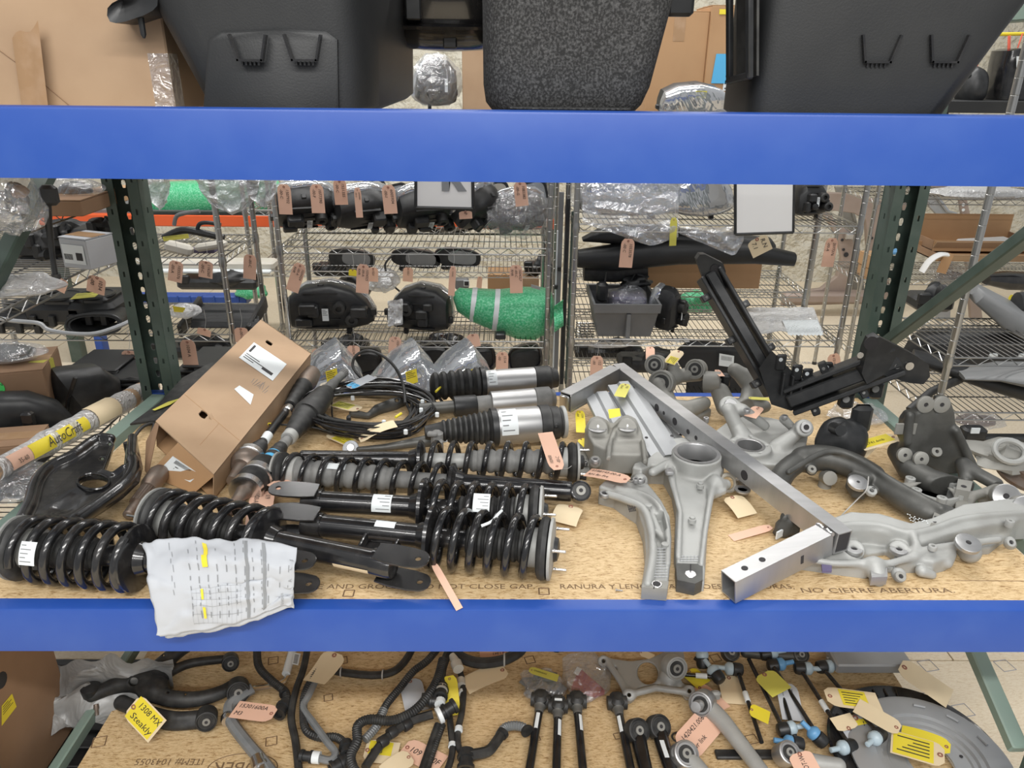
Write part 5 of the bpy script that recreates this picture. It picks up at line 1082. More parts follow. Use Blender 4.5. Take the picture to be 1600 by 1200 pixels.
for w in (.12, .30): part('hole', MB().lathe(E3+ax3*(.045*(1 if w < .2 else 2.1))+up3*.0299, up3, [(0, .0075), (.001, .0075)], 12), 'ink', t)
s3_ = -1 if sd3.y > 0 else 1
part('slot', MB().box(E3+ax3*.19+sd3*(s3_*.0232), (.008, .001, .022), (ax3, sd3, up3)), 'ink', t)
mk = MB()
for i in range(20):
    for v in (.028, -.026): mk.tube([E0+ax0*(.012+.0075*i)+sd0*(-.0215 if sd0.y > 0 else .0215)+up0*v, E0+ax0*(.012+.0075*i)+sd0*(-.0215 if sd0.y > 0 else .0215)+up0*(v-.004 if v > 0 else v+.004)], .0006, 4)
part('scale_mark', mk, 'inkg', t, kind='stuff')
part('end_plug', MB().box(E0-ax0*.006, (.014, .034, .05), (ax0, sd0, up0), .003), 'steel', t); part('end_plug', MB().box(J2+(J2-J1).normalized()*.026, (.004, .034, .048), (ax1, sd1, up1)), 'ink', t)

# --- hub knuckles behind the frame
t = thing('steering_knuckle', 'bright cast hub knuckle with two ears, behind the long arm of the tube frame', 'knuckle', PD(1185, 710))
ol = [(1122, 700), (1118, 672), (1140, 655), (1170, 648), (1205, 652), (1240, 660), (1263, 678), (1258, 705), (1235, 728), (1212, 745), (1180, 742), (1150, 735)]
c = cast_px(ol, .01, .05, .0036, .20)
hb = PD(1170, 706, .05); c.cyl(hb-V3((0, 0, .04)), hb+V3((0, 0, .022)), .062, .005, .014)
c.chain([PD(1165, 690, .05), PD(1150, 665, .09), PD(1138, 640, .135)], [.03, .022, .020], .015); c.cyl(PD(1137, 634, .13)-V3((0, .005, 0)), PD(1137, 634, .13)+V3((0, -.022, .01)), .030, .004, .01)
c.chain([PD(1138, 632, .14), PD(1160, 640, .13), PD(1195, 665, .07)], [.012, .018, .014], .012)
c.chain([PD(1215, 700, .05), PD(1240, 680, .08), PD(1253, 668, .10)], [.026, .020, .018], .015); c.cyl(PD(1252, 670, .10), PD(1252, 670, .10)+V3((0, -.025, .015)), .026, .004, .01)
c.chain([PD(1225, 655, .115), PD(1240, 670, .08)], [.014, .012], .012)
c.cyl(hb-V3((0, 0, .1)), hb+V3((0, 0, .1)), .036, 0, .004, True)
for q in range(5): a_ = 2*math.pi*q/5; c.cyl(hb+V3((.049*math.cos(a_), .049*math.sin(a_), -.1)), hb+V3((.049*math.cos(a_), .049*math.sin(a_), .1)), .0045, 0, .002, True)
part('body', floor_clip(c.mesh()), 'cast', t, smooth=80); part('hub_ring', MB().lathe(hb, (0, 0, 1), [(-.03, .0345), (.022, .0345), (.0235, .037), (.0235, .043), (.0225, .0365), (-.03, .036)], 32), 'alu', t)
p = PD(1137, 634, .13)+V3((0, -.024, .012)); disc(t, p, (0, -.9, .42), .020, .006); p = PD(1252, 670, .10)+V3((0, -.027, .018)); disc(t, p, (0, -.9, .45), .016, .008)
boss(t, 1167, 642, .148, .010, .004); boss(t, 1226, 652, .13, .009, .004); boss(t, 1103, 658, .06, .009, .004, L=.012)
part('ear', floor_clip(MB().box(PD(1188, 745, .03), (.035, .03, .055), None, .006)), 'cast', t)
t = thing('steel_bush', 'short bright steel bush standing on the board below the tube frame', 'bush', PD(1160, 770)); part('bush', MB().lathe(PD(1160, 772, 0), (0, 0, 1), [(0, .013), (.004, .017), (.03, .018), (.034, .022), (.04, .022), (.042, .014), (.03, .012)], 20), 'steel', t); part('washer', MB().lathe(PD(1160, 766, .042), (0, 0, 1), [(0, .021), (.004, .021), (.004, .013), (0, .013)], 20), 'alu', t)
t = thing('nylon_ring', 'cream plastic ring on the board beside the long-legged knuckle', 'ring', PD(1138, 755)); part('ring', MB().tube([PD(1137, 755, .02)+V3((.022*math.cos(q), .012*math.sin(q), .020*math.sin(q))) for q in (2*math.pi*i/22 for i in range(22))], .006, 8, closed=True), 'beige', t)
t = thing('axle_carrier', 'dusty cast carrier with two rubber bushes, in the back row under the black V frame', 'carrier', PD(1050, 640))
A = PD(1040, 625, .06); c = Cast(*bounds([PD(1010, 660, .0), PD(1120, 600, .16), PD(1040, 560, .1), PD(1110, 645, 0)], .03), .0045)
c.chain([PD(1030, 600, .11), PD(1062, 588, .12), PD(1090, 582, .13)], [.03, .022, .03], .015); c.chain([PD(1035, 608, .09), PD(1045, 640, .05), PD(1075, 640, .05), PD(1100, 630, .06)], [.03, .035, .03, .022], .02); c.poly([PD(x, y, .03) for x, y in ((1040, 640), (1100, 628), (1112, 640), (1095, 650), (1045, 660))], ZD+.003, ZD+.03, .004, .01)
c.cap(PD(1052, 575, .15), PD(1060, 590, .12), .02, .015, .012)
part('body', floor_clip(c.mesh()), 'castw', t, smooth=80)
for x, y, h, R_ in ((1025, 570, .155, .034), (1088, 577, .145, .034), (1035, 598, .115, .042)): p = PD(x, y, h); bush(t, p, vw(p)+V3((-.25, 0, 0)), R_, .05, 'castw')
t = thing('axle_carrier', 'dusty cast carrier with a barrel bush on edge, below the black V frame', 'carrier', PD(1150, 640))
c = Cast(*bounds([PD(1105, 650, 0), PD(1205, 650, 0), PD(1200, 580, .16), PD(1110, 600, .12)], .03), .0045)
c.chain([PD(1125, 612, .09), PD(1135, 635, .05), PD(1165, 640, .04), PD(1195, 635, .05)], [.03, .034, .03, .02], .02); c.chain([PD(1165, 635, .06), PD(1170, 605, .10), PD(1148, 578, .15)], [.022, .022, .02], .012); c.chain([PD(1148, 578, .15), PD(1165, 585, .14), PD(1185, 620, .08)], [.02, .02, .02], .012)
part('body', floor_clip(c.mesh()), 'castw', t, smooth=80); p = PD(1113, 597, .115); bush(t, p, (.9, -.35, .1), .036, .055, 'castw'); part('bolt_block', MB().box(PD(1133, 594, .12), (.03, .03, .045), None, .006), 'bplas', t)

# --- black V-shaped frame
t = thing('support_frame', 'black moulded V-shaped support frame standing at the back among the castings', 'frame', PY(1230, 660, 2.15))
def ibar(p, a, b, w, h, m='bplas', n=0, name='arm'):
    a, b = V3(a), V3(b); ax, sd, up = frame(b-a, (0, -1, .35)); L = (b-a).length; mid = (a+b)/2
    e = part(name, MB().box(mid, (L, w*.45, h), (ax, sd, up), .004), m, p)
    for q in (-1, 1): part('flange', MB().box(mid+sd*(q*w*.42), (L, w*.16, h*1.35), (ax, sd, up), .003), m, e)
    for k in range(n):
        q = -1 if k % 2 else 1; c_ = a+ax*(L*(k+.8)/(n+.5))+sd*(q*w*.62); part('tab', MB().box(c_, (.022, w*.4, h*.6), (ax, sd, up), .003), m, e); part('rivet', MB().lathe(c_+up*h*.3, up, [(0, .005), (.003, .004)], 10), 'grubber', e)
    return e, ax, sd, up
v0, v1, v2, v3_ = PY(1098, 412, 2.30), PY(1215, 612, 2.12), PY(1240, 622, 2.08), PY(1405, 560, 2.0)
ibar(t, v0+(v1-v0)*.08, v1, .072, .052, n=5); ibar(t, v2-(v3_-v2)*.05, v3_, .086, .055, n=4)
part('corner', MB().loft([[PY(x, y, 2.14-d_) for x, y in ((1186, 575), (1206, 548), (1250, 592), (1300, 590), (1312, 612), (1236, 642), (1205, 632))] for d_ in (0, .06)]), 'bplas', t)
for i in range(3): part('corner_rib', MB().box(PY(1222+14*i, 600+4*i, 2.07), (.006, .02, .07), None, .001), 'bplas', t)
pe = [PY(x, y, 2.30) for x, y in ((1085, 402), (1090, 394), (1098, 394), (1126, 408), (1130, 420), (1128, 450), (1112, 455), (1096, 432))]
ep = part('end_plate', MB().loft([pe, [p_+V3((0, -.03, 0)) for p_ in pe]]), 'bplas', t); part('hole', MB().lathe(PY(1117, 420, 2.268), (0, -1, 0), [(0, .014), (.001, .014)], 12), 'ink', ep); part('rivet', MB().lathe(PY(1119, 438, 2.268), (0, -1, 0), [(0, .007), (.004, .006)], 12), 'grubber', ep)
pe = [PY(x, y, 2.02) for x, y in ((1337, 575), (1345, 540), (1352, 524), (1364, 519), (1420, 548), (1440, 562), (1442, 580), (1432, 592), (1410, 590), (1370, 578), (1345, 592))]
ep = part('end_plate', MB().loft([pe, [p_+V3((0, -.04, 0)) for p_ in pe]]), 'bplas', t, 'wide rounded end plate')
for x, y, r_, m_ in ((1344, 555, .009, 'steel'), (1361, 536, .020, 'ink'), (1402, 572, .008, 'grubber'), (1421, 572, .012, 'steel')): part('hole' if m_ == 'ink' else 'eyelet', MB().lathe(PY(x, y, 1.978), (0, -1, 0), [(0, r_), (.002, r_), (.002, r_*.6)], 14), m_, ep)
for x, y in ((1322, 624), (1368, 608)): e = part('lug', MB().box(PY(x, y, 2.04), (.04, .035, .055), None, .008), 'bplas', t); part('bolt', MB().lathe(PY(x, y, 2.02), (0, -1, 0), [(0, .011), (.003, .010)], 12), 'grubber', e)
for x, y in ((1220, 566), (1245, 582), (1261, 588), (1292, 578)): e = part('clip_tab', MB().box(PY(x, y, 2.08), (.030, .012, .05), None, .004), 'bplas', t); part('hole', MB().lathe(PY(x, y-4, 2.073), (0, -1, 0), [(0, .006), (.001, .006)], 10), 'wlab', e)
t = thing('plastic_housing', 'matt black moulded housing below the black V frame, under two hanging tags', 'housing', PD(1312, 690)); mb = blob(MB(), PD(1315, 690, .085), .075, .06, .07, 5, .12); part('shell', floor_clip(mb), 'bplas', t); part('pivot', MB().lathe(PD(1302, 668, .14), (0, -1, .3), [(0, .016), (.05, .016)], 12), 'bplas', t); part('fin', MB().box(PD(1345, 655, .15), (.06, .03, .09), None, .012), 'bplas', t)
t = thing('plastic_bag', 'small empty clear bag at the back of the board under the black V frame', 'bag', PD(1340, 645)); part('bag', floor_clip(blob(MB(), PD(1338, 645, .03), .09, .06, .032, 9, .5)), 'film', t)
# --- dark curved subframe arm
t = thing('curved_subframe_arm', 'dark cast arm bent in a wide arch, a white printed code on its end', 'arm', PD(1340, 760))
pth = [(1213, 766, .02), (1226, 738, .055), (1255, 718, .072), (1292, 716, .078), (1332, 728, .07), (1372, 752, .055), (1415, 782, .045), (1445, 798, .042), (1478, 808, .04)]
c = Cast(*bounds([PD(*p) for p in pth], .05), .0036); c.chain([PD(*p[:2], p[2]) for p in spl(pth, 4)], [.03]*8+[.036]*12+[.030]*13, .006)
c.chain([PD(*p) for p in spl([(1232, 738, .10), (1290, 706, .118), (1340, 716, .105), (1400, 755, .08), (1470, 793, .07)], 4)], .008, .014)
c.poly([PD(x, y, .05) for x, y in ((1322, 752), (1340, 744), (1362, 758), (1352, 772), (1332, 768))], ZD+.03, ZD+.075, .004, .01)
for x, y in ((1361, 768), (1268, 735)): c.cyl(PD(x, y, .02), PD(x, y, .066), .014, .003, .008)
part('body', floor_clip(c.mesh()), 'castd', t, smooth=80)
disc(t, PD(1340, 755, .074), (0, -.35, 1), .026, .004); disc(t, PD(1361, 768, .066), (0, -.5, 1), .014, .006, 'cast'); disc(t, PD(1268, 734, .068), (0, -.6, .8), .012, .004, 'castw')
e = part('end_lug', floor_clip(MB().prism([PD(x, y, .06) for x, y in ((1453, 822), (1460, 800), (1473, 806), (1470, 818))], (0, 0, -.05))), 'castw', t)
for x, y in ((1463, 808), (1460, 815)): part('bore', MB().lathe(PD(x, y, .0602), (0, 0, 1), [(0, .005), (.0006, .005)], 10), 'ink', e)
pr = MB(); a_, b_ = PD(1417, 803, .062), PD(1450, 815, .058); n_ = vw(a_)
for i in range(9):
    for j in range(4):
        if (i*3+j*5) % 7 < 5: o_ = a_+(b_-a_)*(i/9)+V3((.004, -.012, -.010))*(j/3)+n_*.012; pr.tube([o_, o_+(b_-a_)*.07], .0011, 4)
part('printed_code', pr, 'wlab', t, kind='stuff')
part('stub', MB().lathe(PD(1288, 760, .0), (0, 0, 1), [(0, .018), (.03, .016)], 14), 'castw', t); part('stub', MB().lathe(PD(1290, 745, .03), (0, -1, .4), [(0, .02), (.03, .02), (.031, .006)], 14), 'castw', t)
# --- dark tall bracket
t = thing('subframe_bracket', 'dark cast tall bracket with pairs of bright lugs, by the right strut', 'bracket', PD(1450, 740)); Y0 = 1.93
L2 = lambda pts: [(PY(x, y, Y0).x, PY(x, y, Y0).z) for x, y in pts]
ol = L2([(1408, 655), (1416, 644), (1433, 640), (1440, 622), (1453, 622), (1458, 642), (1463, 620), (1480, 620), (1487, 640), (1490, 668), (1498, 696), (1512, 722), (1500, 735), (1470, 738), (1440, 725), (1414, 702), (1404, 682)])
lo, hi = (min(p[0] for p in ol)-.1, ZD-.01, -.12), (max(p[0] for p in ol)+.13, max(p[1] for p in ol)+.02, .12)
c = Cast(lo, hi, .0042); c.poly(ol, -.018, .018, .006, .006)
P3 = lambda x, y, h: (lambda p: (p.x, p.z, Y0-p.y))(PD(x, y, h))
c.chain([P3(1404, 706, .06), P3(1420, 732, .045), P3(1452, 750, .04), P3(1500, 764, .04), P3(1516, 766, .035)], [.03, .032, .032, .03, .026], .012)
c.chain([P3(1505, 726, .06), P3(1530, 742, .05), P3(1556, 756, .04)], [.02, .018, .018], .012); c.chain([P3(1505, 726, .06), P3(1508, 750, .03)], .016, .012)
c.chain([(ol[9][0]-.004, ol[9][1], .02), (ol[11][0], ol[11][1], .03)], .012, .012); c.chain([(ol[1][0], ol[1][1], .02), (ol[16][0]+.01, ol[16][1], .03), P3(1404, 706, .06)], .012, .012)
mb = c.mesh(); mb.v = [(x, Y0-z, max(y, ZD+.0005)) for x, y, z in mb.v]; mb.f = [f[::-1] for f in mb.f] if False else mb.f
part('body', mb, 'castd', t, smooth=80)
for x, y in ((1446, 632), (1471, 632)): disc(t, PY(x, y, Y0-.017), (0, -1, .1), .024, .006, 'castw', .004, 'lug')
for x, y, h in ((1404, 702, .085), (1429, 708, .085)): disc(t, PD(x, y, h)+V3((0, -.034, 0)), (0, -1, .3), .021, .005, 'castw', .006, 'lug')
disc(t, PY(1462, 706, Y0-.018), (0, -.8, .6), .015, .005, 'castw', .008); e = part('end_lug', floor_clip(MB().prism([PD(x, y, .065) for x, y in ((1494, 764), (1497, 748), (1520, 752), (1516, 768))], (0, 0, -.06))), 'castw', t); part('bore', MB().lathe(PD(1506, 760, .0655), (0, 0, 1), [(0, .007), (.0006, .007)], 10), 'ink', e)
part('flange', MB().box(PY(1415, 670, Y0-.02), (.06, .006, .035), None, .002), 'castw', t)
# --- hub carrier between them and the front
t = thing('steering_knuckle', 'grey cast carrier with two bright round bosses at its end, behind the front casting', 'knuckle', PD(1500, 785))
ol = [(1398, 762), (1415, 757), (1450, 760), (1478, 764), (1505, 770), (1530, 770), (1560, 758), (1590, 765), (1612, 780), (1612, 800), (1585, 805), (1555, 795), (1525, 785), (1515, 800), (1530, 812), (1490, 815), (1460, 810), (1420, 790)]
c = cast_px(ol, .004, .035, .004, .10); c.chain([PD(*p, .038) for p in spl([(1405, 762), (1440, 760), (1480, 768), (1520, 774), (1556, 763)], 3)], .012, .01)
c.cyl(PD(1455, 785, -.02), PD(1455, 785, .1), .055, 0, .004, True)
for x, y in ((1566, 775), (1594, 790)): c.cap(PD(x, y, .03), PD(x, y, .05), .032, .030, .01)
part('body', floor_clip(c.mesh()), 'castw', t, smooth=80)
for x, y in ((1565, 769), (1596, 788)): p = PD(x, y, .065); disc(t, p+V3((0, -.02, 0)), vw(p), .032, .007, 'alu', .010, cone=.006)
part('hub_ring', MB().lathe(PD(1455, 783, .0), (0, 0, 1), [(.002, .053), (.04, .053), (.042, .056), (.042, .064), (.03, .066), (.002, .060)], 36), 'cast', t)
for q in range(6): a_ = q*1.05+.3; part('boss', MB().lathe(PD(1455, 783, .0)+V3((.062*math.cos(a_), .062*math.sin(a_), 0)), (0, 0, 1), [(.0, .013), (.048, .013), (.049, .006), (.04, .005)], 14), 'cast', t)
# --- big pale casting in front
t = thing('steering_knuckle', 'large pale cast knuckle in front on the right, beside the end of the tube frame', 'knuckle', PD(1420, 860))
ol = [(1247, 872), (1262, 850), (1300, 822), (1325, 815), (1370, 817), (1420, 829), (1455, 822), (1500, 806), (1560, 800), (1625, 798), (1640, 838), (1585, 843), (1562, 852), (1545, 866), (1520, 868), (1500, 858), (1488, 866), (1478, 890), (1455, 898), (1430, 895), (1400, 897), (1372, 892), (1352, 905), (1340, 903), (1300, 898), (1262, 892)]
hk = lambda y, d_=0: max(.028, .066-.00043*(y-812))+d_                   # the top falls towards the viewer
c = cast_px(ol, .0, .036, .0038, .14, slope=.19, y0=1.455); PK = lambda x, y, d_=0: PD(x, y, hk(y, d_))
c.poly([PK(x, y) for x, y in spl([(1318, 832), (1350, 823), (1400, 831), (1424, 842), (1420, 862), (1390, 874), (1345, 870), (1320, 856)], 3, True)], ZD+.012, ZD+.2, .004, .008, True)
c.poly([PK(x, y) for x, y in spl([(1438, 848), (1500, 826), (1570, 813), (1595, 820), (1560, 834), (1500, 846), (1455, 862)], 3, True)], ZD+.022, ZD+.2, .004, .008, True)
c.chain([PK(*p) for p in spl([(1296, 828), (1330, 819), (1375, 820), (1420, 832), (1460, 825), (1510, 809), (1600, 801)], 4)], .007, .010)
c.chain([PK(*p) for p in spl([(1258, 872), (1300, 880), (1345, 880), (1390, 880), (1430, 868), (1450, 858), (1490, 852), (1560, 843)], 4)], .008, .010)
c.chain([PK(1426, 834), PK(1432, 850), PK(1428, 868)], .008, .010)
for x, y in ((1334, 860), (1404, 861)): c.cyl(PD(x, y, .0), PD(x, y, .040), .024, .004, .008)
c.cap(PD(1366, 884, .034), PD(1372, 904, .016), .022, .018, .012); c.cap(PD(1404, 898, .022), PD(1404, 900, .016), .016, .014, .01); c.cap(PD(1440, 892, .02), PD(1456, 898, .010), .014, .010, .012); c.chain([PD(1480, 880, .02), PD(1486, 866, .03)], .012, .01)
c.poly([PD(x, y, .012) for x, y in ((1348, 866), (1385, 861), (1402, 874), (1388, 880), (1356, 878))], ZD-.1, ZD+.04, .002, .004, True)
c.cap(PD(1515, 862, .03), PD(1510, 850, .048), .026, .024, .012); c.cap(PD(1578, 850, .035), PD(1578, 846, .045), .014, .012, .01)
for x, y in ((1334, 860), (1404, 861)): c.cyl(PD(x, y, -.1), PD(x, y, .2), .007, 0, .003, True)
part('body', floor_clip(c.mesh()), 'cast', t, smooth=80)
for x, y in ((1334, 860), (1404, 861)): boss(t, x, y, .040, .020, .007)
disc(t, PD(1512, 850, .070), (0, -.3, 1), .028, .006, 'alu'); disc(t, PD(1404, 899, .030)+V3((0, -.006, 0)), (0, -.6, .8), .012, .005, 'castw'); disc(t, PD(1578, 848, .052), (0, -.7, .7), .011, .005, 'cast'); boss(t, 1457, 856, .056, .010, .004, 'cast'); boss(t, 1577, 820, .064, .010, .003, 'cast', L=.012)
part('clip_foot', floor_clip(MB().prism([PD(x, y, .034) for x, y in ((1360, 890), (1366, 884), (1386, 886), (1387, 901), (1362, 902))], (0, 0, -.022))), 'alu', t)
part('paint_patch', MB().prism([PD(x, y, .030) for x, y in ((1283, 884), (1299, 884), (1299, 895), (1284, 895))], (0, 0, .006)), 'violet', t, 'blue-grey paint patch')
# --- small things and tags here
def hose_bit(): pass
t = thing('screw', 'tiny bright screw lying loose on the board near the front edge', 'screw', PD(965, 923)); part('head', MB().lathe(PD(962, 922, .004), (1, -.2, 0), [(0, .004), (.002, .0045), (.003, .002)], 10), 'steel', t); part('thread', MB().lathe(PD(963, 922, .003), (1, -.2, 0), [(0, .002), (.014, .0016)], 8), 'steel', t)
tag('pink tag with upside-down writing between the eyed bracket and the long-legged knuckle', PD(982, 751, .075), PD(918, 738, .06), .050, 'tagp', ('1188145-00-A', 'RH Rr Frt'), lay=1, rev=True, bend=.05, string=PD(990, 748, .08))
tag('blank manila tag on the board in front of the tube frame corner', PD(1142, 776, .03), PD(1168, 806, .012), .062, 'tagm', (), lay=1, bend=.12)
tag('folded pink tag lying on edge beyond the front end of the tube frame', PD(1205, 823, .012), PD(1142, 841, .001), .028, 'tagp', (), lay=1)
tag('manila tag with faint print, hanging off the black housing', PD(1345, 668, .12), PD(1310, 715, .05), .060, 'tagm', (), lay=1, bend=.05, sticker=(.15, .3, .85, .95, 'wlab'))
tag('manila tag with a bright yellow sticker and number beside the dark tall bracket', PD(1400, 682, .10), PD(1342, 698, .085), .052, 'tagm', ('102741.6mb',), lay=1, sticker=(.04, .12, .8, .9, 'yel'), rev=True)
tag('manila tag behind the yellow-stickered one, by the dark arch', PD(1362, 690, .05), PD(1335, 716, .04), .05, 'tagm', (), lay=1)
tag('pink tag on the bright hub knuckle', PD(1186, 636, .12), PD(1172, 652, .12), .036, 'tagp', ('24',), lay=1)
tag('yellow tag on the dusty carrier below the black V frame', PD(1170, 622, .10), PD(1205, 624, .10), .022, 'yeld', (), lay=1)
tag('pink scrap of tag on the barrel bush', PD(1120, 578, .15), PD(1128, 588, .15), .02, 'tagp', (), lay=1)
tag('manila tag with a yellow corner between the two bushes of the back carrier', PD(1062, 548, .20), PD(1045, 568, .17), .045, 'tagm', (), lay=1, sticker=(.2, .5, .95, .98, 'yel'))
tag('pink tag leaning behind the first bush of the back carrier', PD(1016, 542, .20), PD(1016, 562, .17), .03, 'tagp', (), side=(1, 0, 0))
wr = thing('tie_wire', 'thin pale tie wire lying from the dark arch to the front casting', 'wire', PD(1330, 790)); part('wire', MB().tube([PD(x, y, h) for x, y, h in spl([(1357, 745, .09), (1354, 765, .085), (1340, 780, .05), (1320, 800, .02), (1308, 814, .05)], 5)], .0017, 6), 'string', wr)
t = thing('small_bracket', 'crumpled dark metal bracket under the corner of the tube frame', 'bracket', PD(1225, 825)); part('bracket', floor_clip(blob(MB(), PD(1230, 822, .03), .03, .02, .03, 4, .5)), 'castd', t); part('strip', MB().box(PD(1219, 834, .02), (.03, .004, .02), ((.8, .6, 0), (-.6, .8, 0), (0, 0, 1))), 'wlab', t)
# ================================================================== LOWEST SHELF
def PL(x, y, h=0.0): return PZ(x, y, ZL+h)
def tagl(label, x0, y0, x1, y1, w, m='tagm', lines=(), h0=.03, h1=.01, **k): return tag(label, PL(x0, y0, h0), PL(x1, y1, h1), w, m, lines, lay=1, **k)
t = thing('carton', 'brown carton with a hand hole and yellow label, left of the black wishbone arm', 'box', PZ(60, 1150, .05))
xe = PZ(118, 1133, .06); bx = MB().box((xe.x-.30, xe.y-.29, .06+.26), (.60, .58, .52), None, .004); part('body', bx, 'cardd', t)
q = [PX(x, y, xe.x) for x, y in ((2, 1103), (18, 1084), (25, 1104), (2, 1134))]; quad_on(t, 'label', q, 'yel', rows=PRINT[:4])
part('hand_hole', MB().lathe(PX(2, 1063, xe.x), (1, 0, 0), [(0, .022), (.0015, .022)], 14), 'ink', t)
for q_ in (-1, 1): part('flap', MB().box((xe.x-.30, xe.y-.29+q_*.145, .582), (.598, .288, .003)), 'cardd', t)
t = thing('slatted_base', 'black slatted base on the floor beside the brown carton', 'base', PZ(120, 1180, .0))
sm = MB().box((xe.x-.18, xe.y-.16, .02), (.72, .95, .02)); part('tray', sm, 'bplas', t)
for i in range(14): part('slat', MB().box((xe.x-.18, xe.y-.6+.068*i, .038), (.72, .03, .016), None, .003), 'bplas', t)
t = thing('plastic_sheet', 'crumpled sheet of grey plastic film between the brown carton and the wishbone arm', 'plastic sheet', PZ(170, 1080, .1)); mb = MB().sheet(lambda u, v: PZ(80+190*u, 1010+(60+60*(1-u))*v+20, .30-.16*v)+V3((0, .03*mnoise.noise(V3((u*4, v*3, 1))), .05*mnoise.noise(V3((u*5, v*4, 7))))), 24, 14, .001); part('film', mb, 'film3', t)

def arm_cast(name, label, cat, chains, mt, h=.03, res=.004, grp=None, holes=()):
    ps = [PL(*p) for ch, r in chains for p in ch]; lo, hi = bounds(ps, .045); lo.z = ZL-.002; hi.z = max(p.z for p in ps)+.06
    c = Cast(lo, hi, res)
    for ch, r in chains: c.chain([PL(*p) for p in (spl(ch, 4) if len(ch) > 2 else ch)], r if not isinstance(r, tuple) else [r[0]+(r[1]-r[0])*i/((len(ch)-1)*4 if len(ch) > 2 else 1) for i in range((len(ch)-1)*4+1 if len(ch) > 2 else 2)], .012)
    for x, y, hh, r in holes: c.cyl(PL(x, y, -.02), PL(x, y, .2), r, 0, .003, True)
    mb = c.mesh(); mb.v = [(p[0], p[1], max(p[2], ZL+.0005)) for p in mb.v]
    t = thing(name, label, cat, (lo+hi)/2-V3((0, 0, (hi.z-lo.z)/2)), grp); part('arm', mb, mt, t, smooth=80); return t
t = arm_cast('control_arm', 'black forked control arm with a ball joint and a written yellow tag hanging on it', 'control arm', [([(143, 1088, .05), (175, 1073, .06), (210, 1066, .06), (245, 1076, .055)], (.017, .036)), ([(230, 1080, .05), (270, 1092, .05), (310, 1092, .05), (345, 1082, .05), (362, 1072, .05)], (.026, .018)), ([(225, 1066, .06), (250, 1042, .07), (275, 1020, .08), (300, 1004, .09)], (.03, .02)), ([(245, 1066, .06), (270, 1048, .06), (300, 1036, .06), (350, 1030, .06)], (.016, .013))], 'rubber', holes=((209, 1065, .06, .012), (263, 1082, .05, .004), (290, 1085, .05, .004), (256, 1024, .07, .004)))
bush(t, PL(372, 1078, .05), (.35, -.85, .35), .034, .05, 'rubber'); bush(t, PL(360, 1034, .06), (.35, -.85, .35), .026, .04, 'rubber')
b_ = part('ball_joint', MB().lathe(PL(145, 1090, .035), (0, 0, 1), [(0, .018), (.015, .026), (.04, .027), (.045, .018)], 18), 'bplas', t); part('ball_pin', MB().lathe(PL(150, 1100, .03), (.15, -.5, -.85), [(0, .007), (.012, .008), (.018, .006), (.032, .006)], 12), 'rust', b_)
t = arm_cast('control_arm', 'black control arm lying under the forked one, its rubber bush near the pink tag', 'control arm', [([(190, 1098, .03), (225, 1112, .03), (270, 1122, .03), (308, 1120, .03)], (.022, .018)), ([(215, 1112, .02), (260, 1134, .014), (310, 1132, .02)], .012)], 'rubber')
bush(t, PL(323, 1122, .035), (.3, -.9, .3), .030, .05, 'rubber')
tagl('manila tag with yellow highlight and handwriting, tied to the forked black control arm', 206, 1101, 246, 1143, .085, 'tagm', ('1308 MX', 'Steakly'), .105, .05, sticker=(.05, .05, .95, .93, 'yel'), side=(1, -.2, 0), size=.028)
# corrugated and smooth coolant hoses
def hose(mb_pts, r, ribs=0, n=8, dense=10):
    pts = spl(mb_pts, dense); mb = MB(); rr = []
    if ribs:
        P = [V3(p) for p in pts]; L = 0; D = [0]
        for a, b in zip(P, P[1:]): L += (b-a).length; D.append(L)
        k = int(L/.0035); out = []; j = 0
        for i in range(k+1):
            s_ = L*i/k
            while j < len(D)-2 and D[j+1] < s_: j += 1
            w = (s_-D[j])/max(D[j+1]-D[j], 1e-9); out.append(P[j].lerp(P[j+1], w)); rr.append(r*(1.0 if i % 2 else .86))
        return mb.tube(out, rr, n)
    return mb.tube(pts, r, n)
def loom(label, name, cat, runs, grp='coolant hoses'):
    """runs: (px points with heights, radius, ribs, material); extras are added after"""
    p0 = PL(*runs[0][0][len(runs[0][0])//2]); t = thing(name, label, cat, p0, grp)
    for pts, r, ribs, m in runs: part('hose', hose([tuple(PL(*p)) for p in pts], r, ribs), m, t)
    return t
def conn(t, x, y, h, ax, r, L, m='bplas', name='connector'):
    e = part(name, MB().lathe(PL(x, y, h), ax, [(0, r*.75), (.001, r), (L*.3, r), (L*.32, r*1.15), (L*.45, r*1.15), (L*.47, r*.9), (L*.8, r*.9), (L*.82, r*1.1), (L, r*1.1), (L, r*.7), (L*.85, r*.7)], 16), m, t); return e
t = loom('ribbed black hose ending in a quick connector next to the pink tag', 'coolant_hose', 'hose', [([(402, 1005, .05), (404, 1040, .05), (425, 1064, .045), (446, 1082, .04), (447, 1100, .035)], .013, 1, 'rubber')]); conn(t, 448, 1098, .035, (-.25, -1, .1), .020, .05); part('band', MB().lathe(PL(444, 1082, .04), (.5, -1, 0), [(0, .016), (.01, .016)], 14), 'bplas', t)
t = loom('grey metal pipe with a white printed sleeve, next to the ribbed black hose', 'metal_pipe', 'pipe', [([(458, 1010, .04), (452, 1040, .03), (446, 1062, .025), (425, 1072, .02), (396, 1076, .02)], .008, 0, 'steel')]); part('sleeve', MB().lathe(PL(458, 1014, .042), PL(450, 1042, .035)-PL(458, 1014, .042), [(0, .013), (.10, .013)], 14), 'wlab', t); q = [PL(x, y, .05) for x, y in ((459, 1020), (470, 1022), (466, 1040), (456, 1038))]; quad_on(t, 'label', q, 'wlab', rows=[(.2, .15+.1*i, .8, .2+.1*i) for i in range(8)])
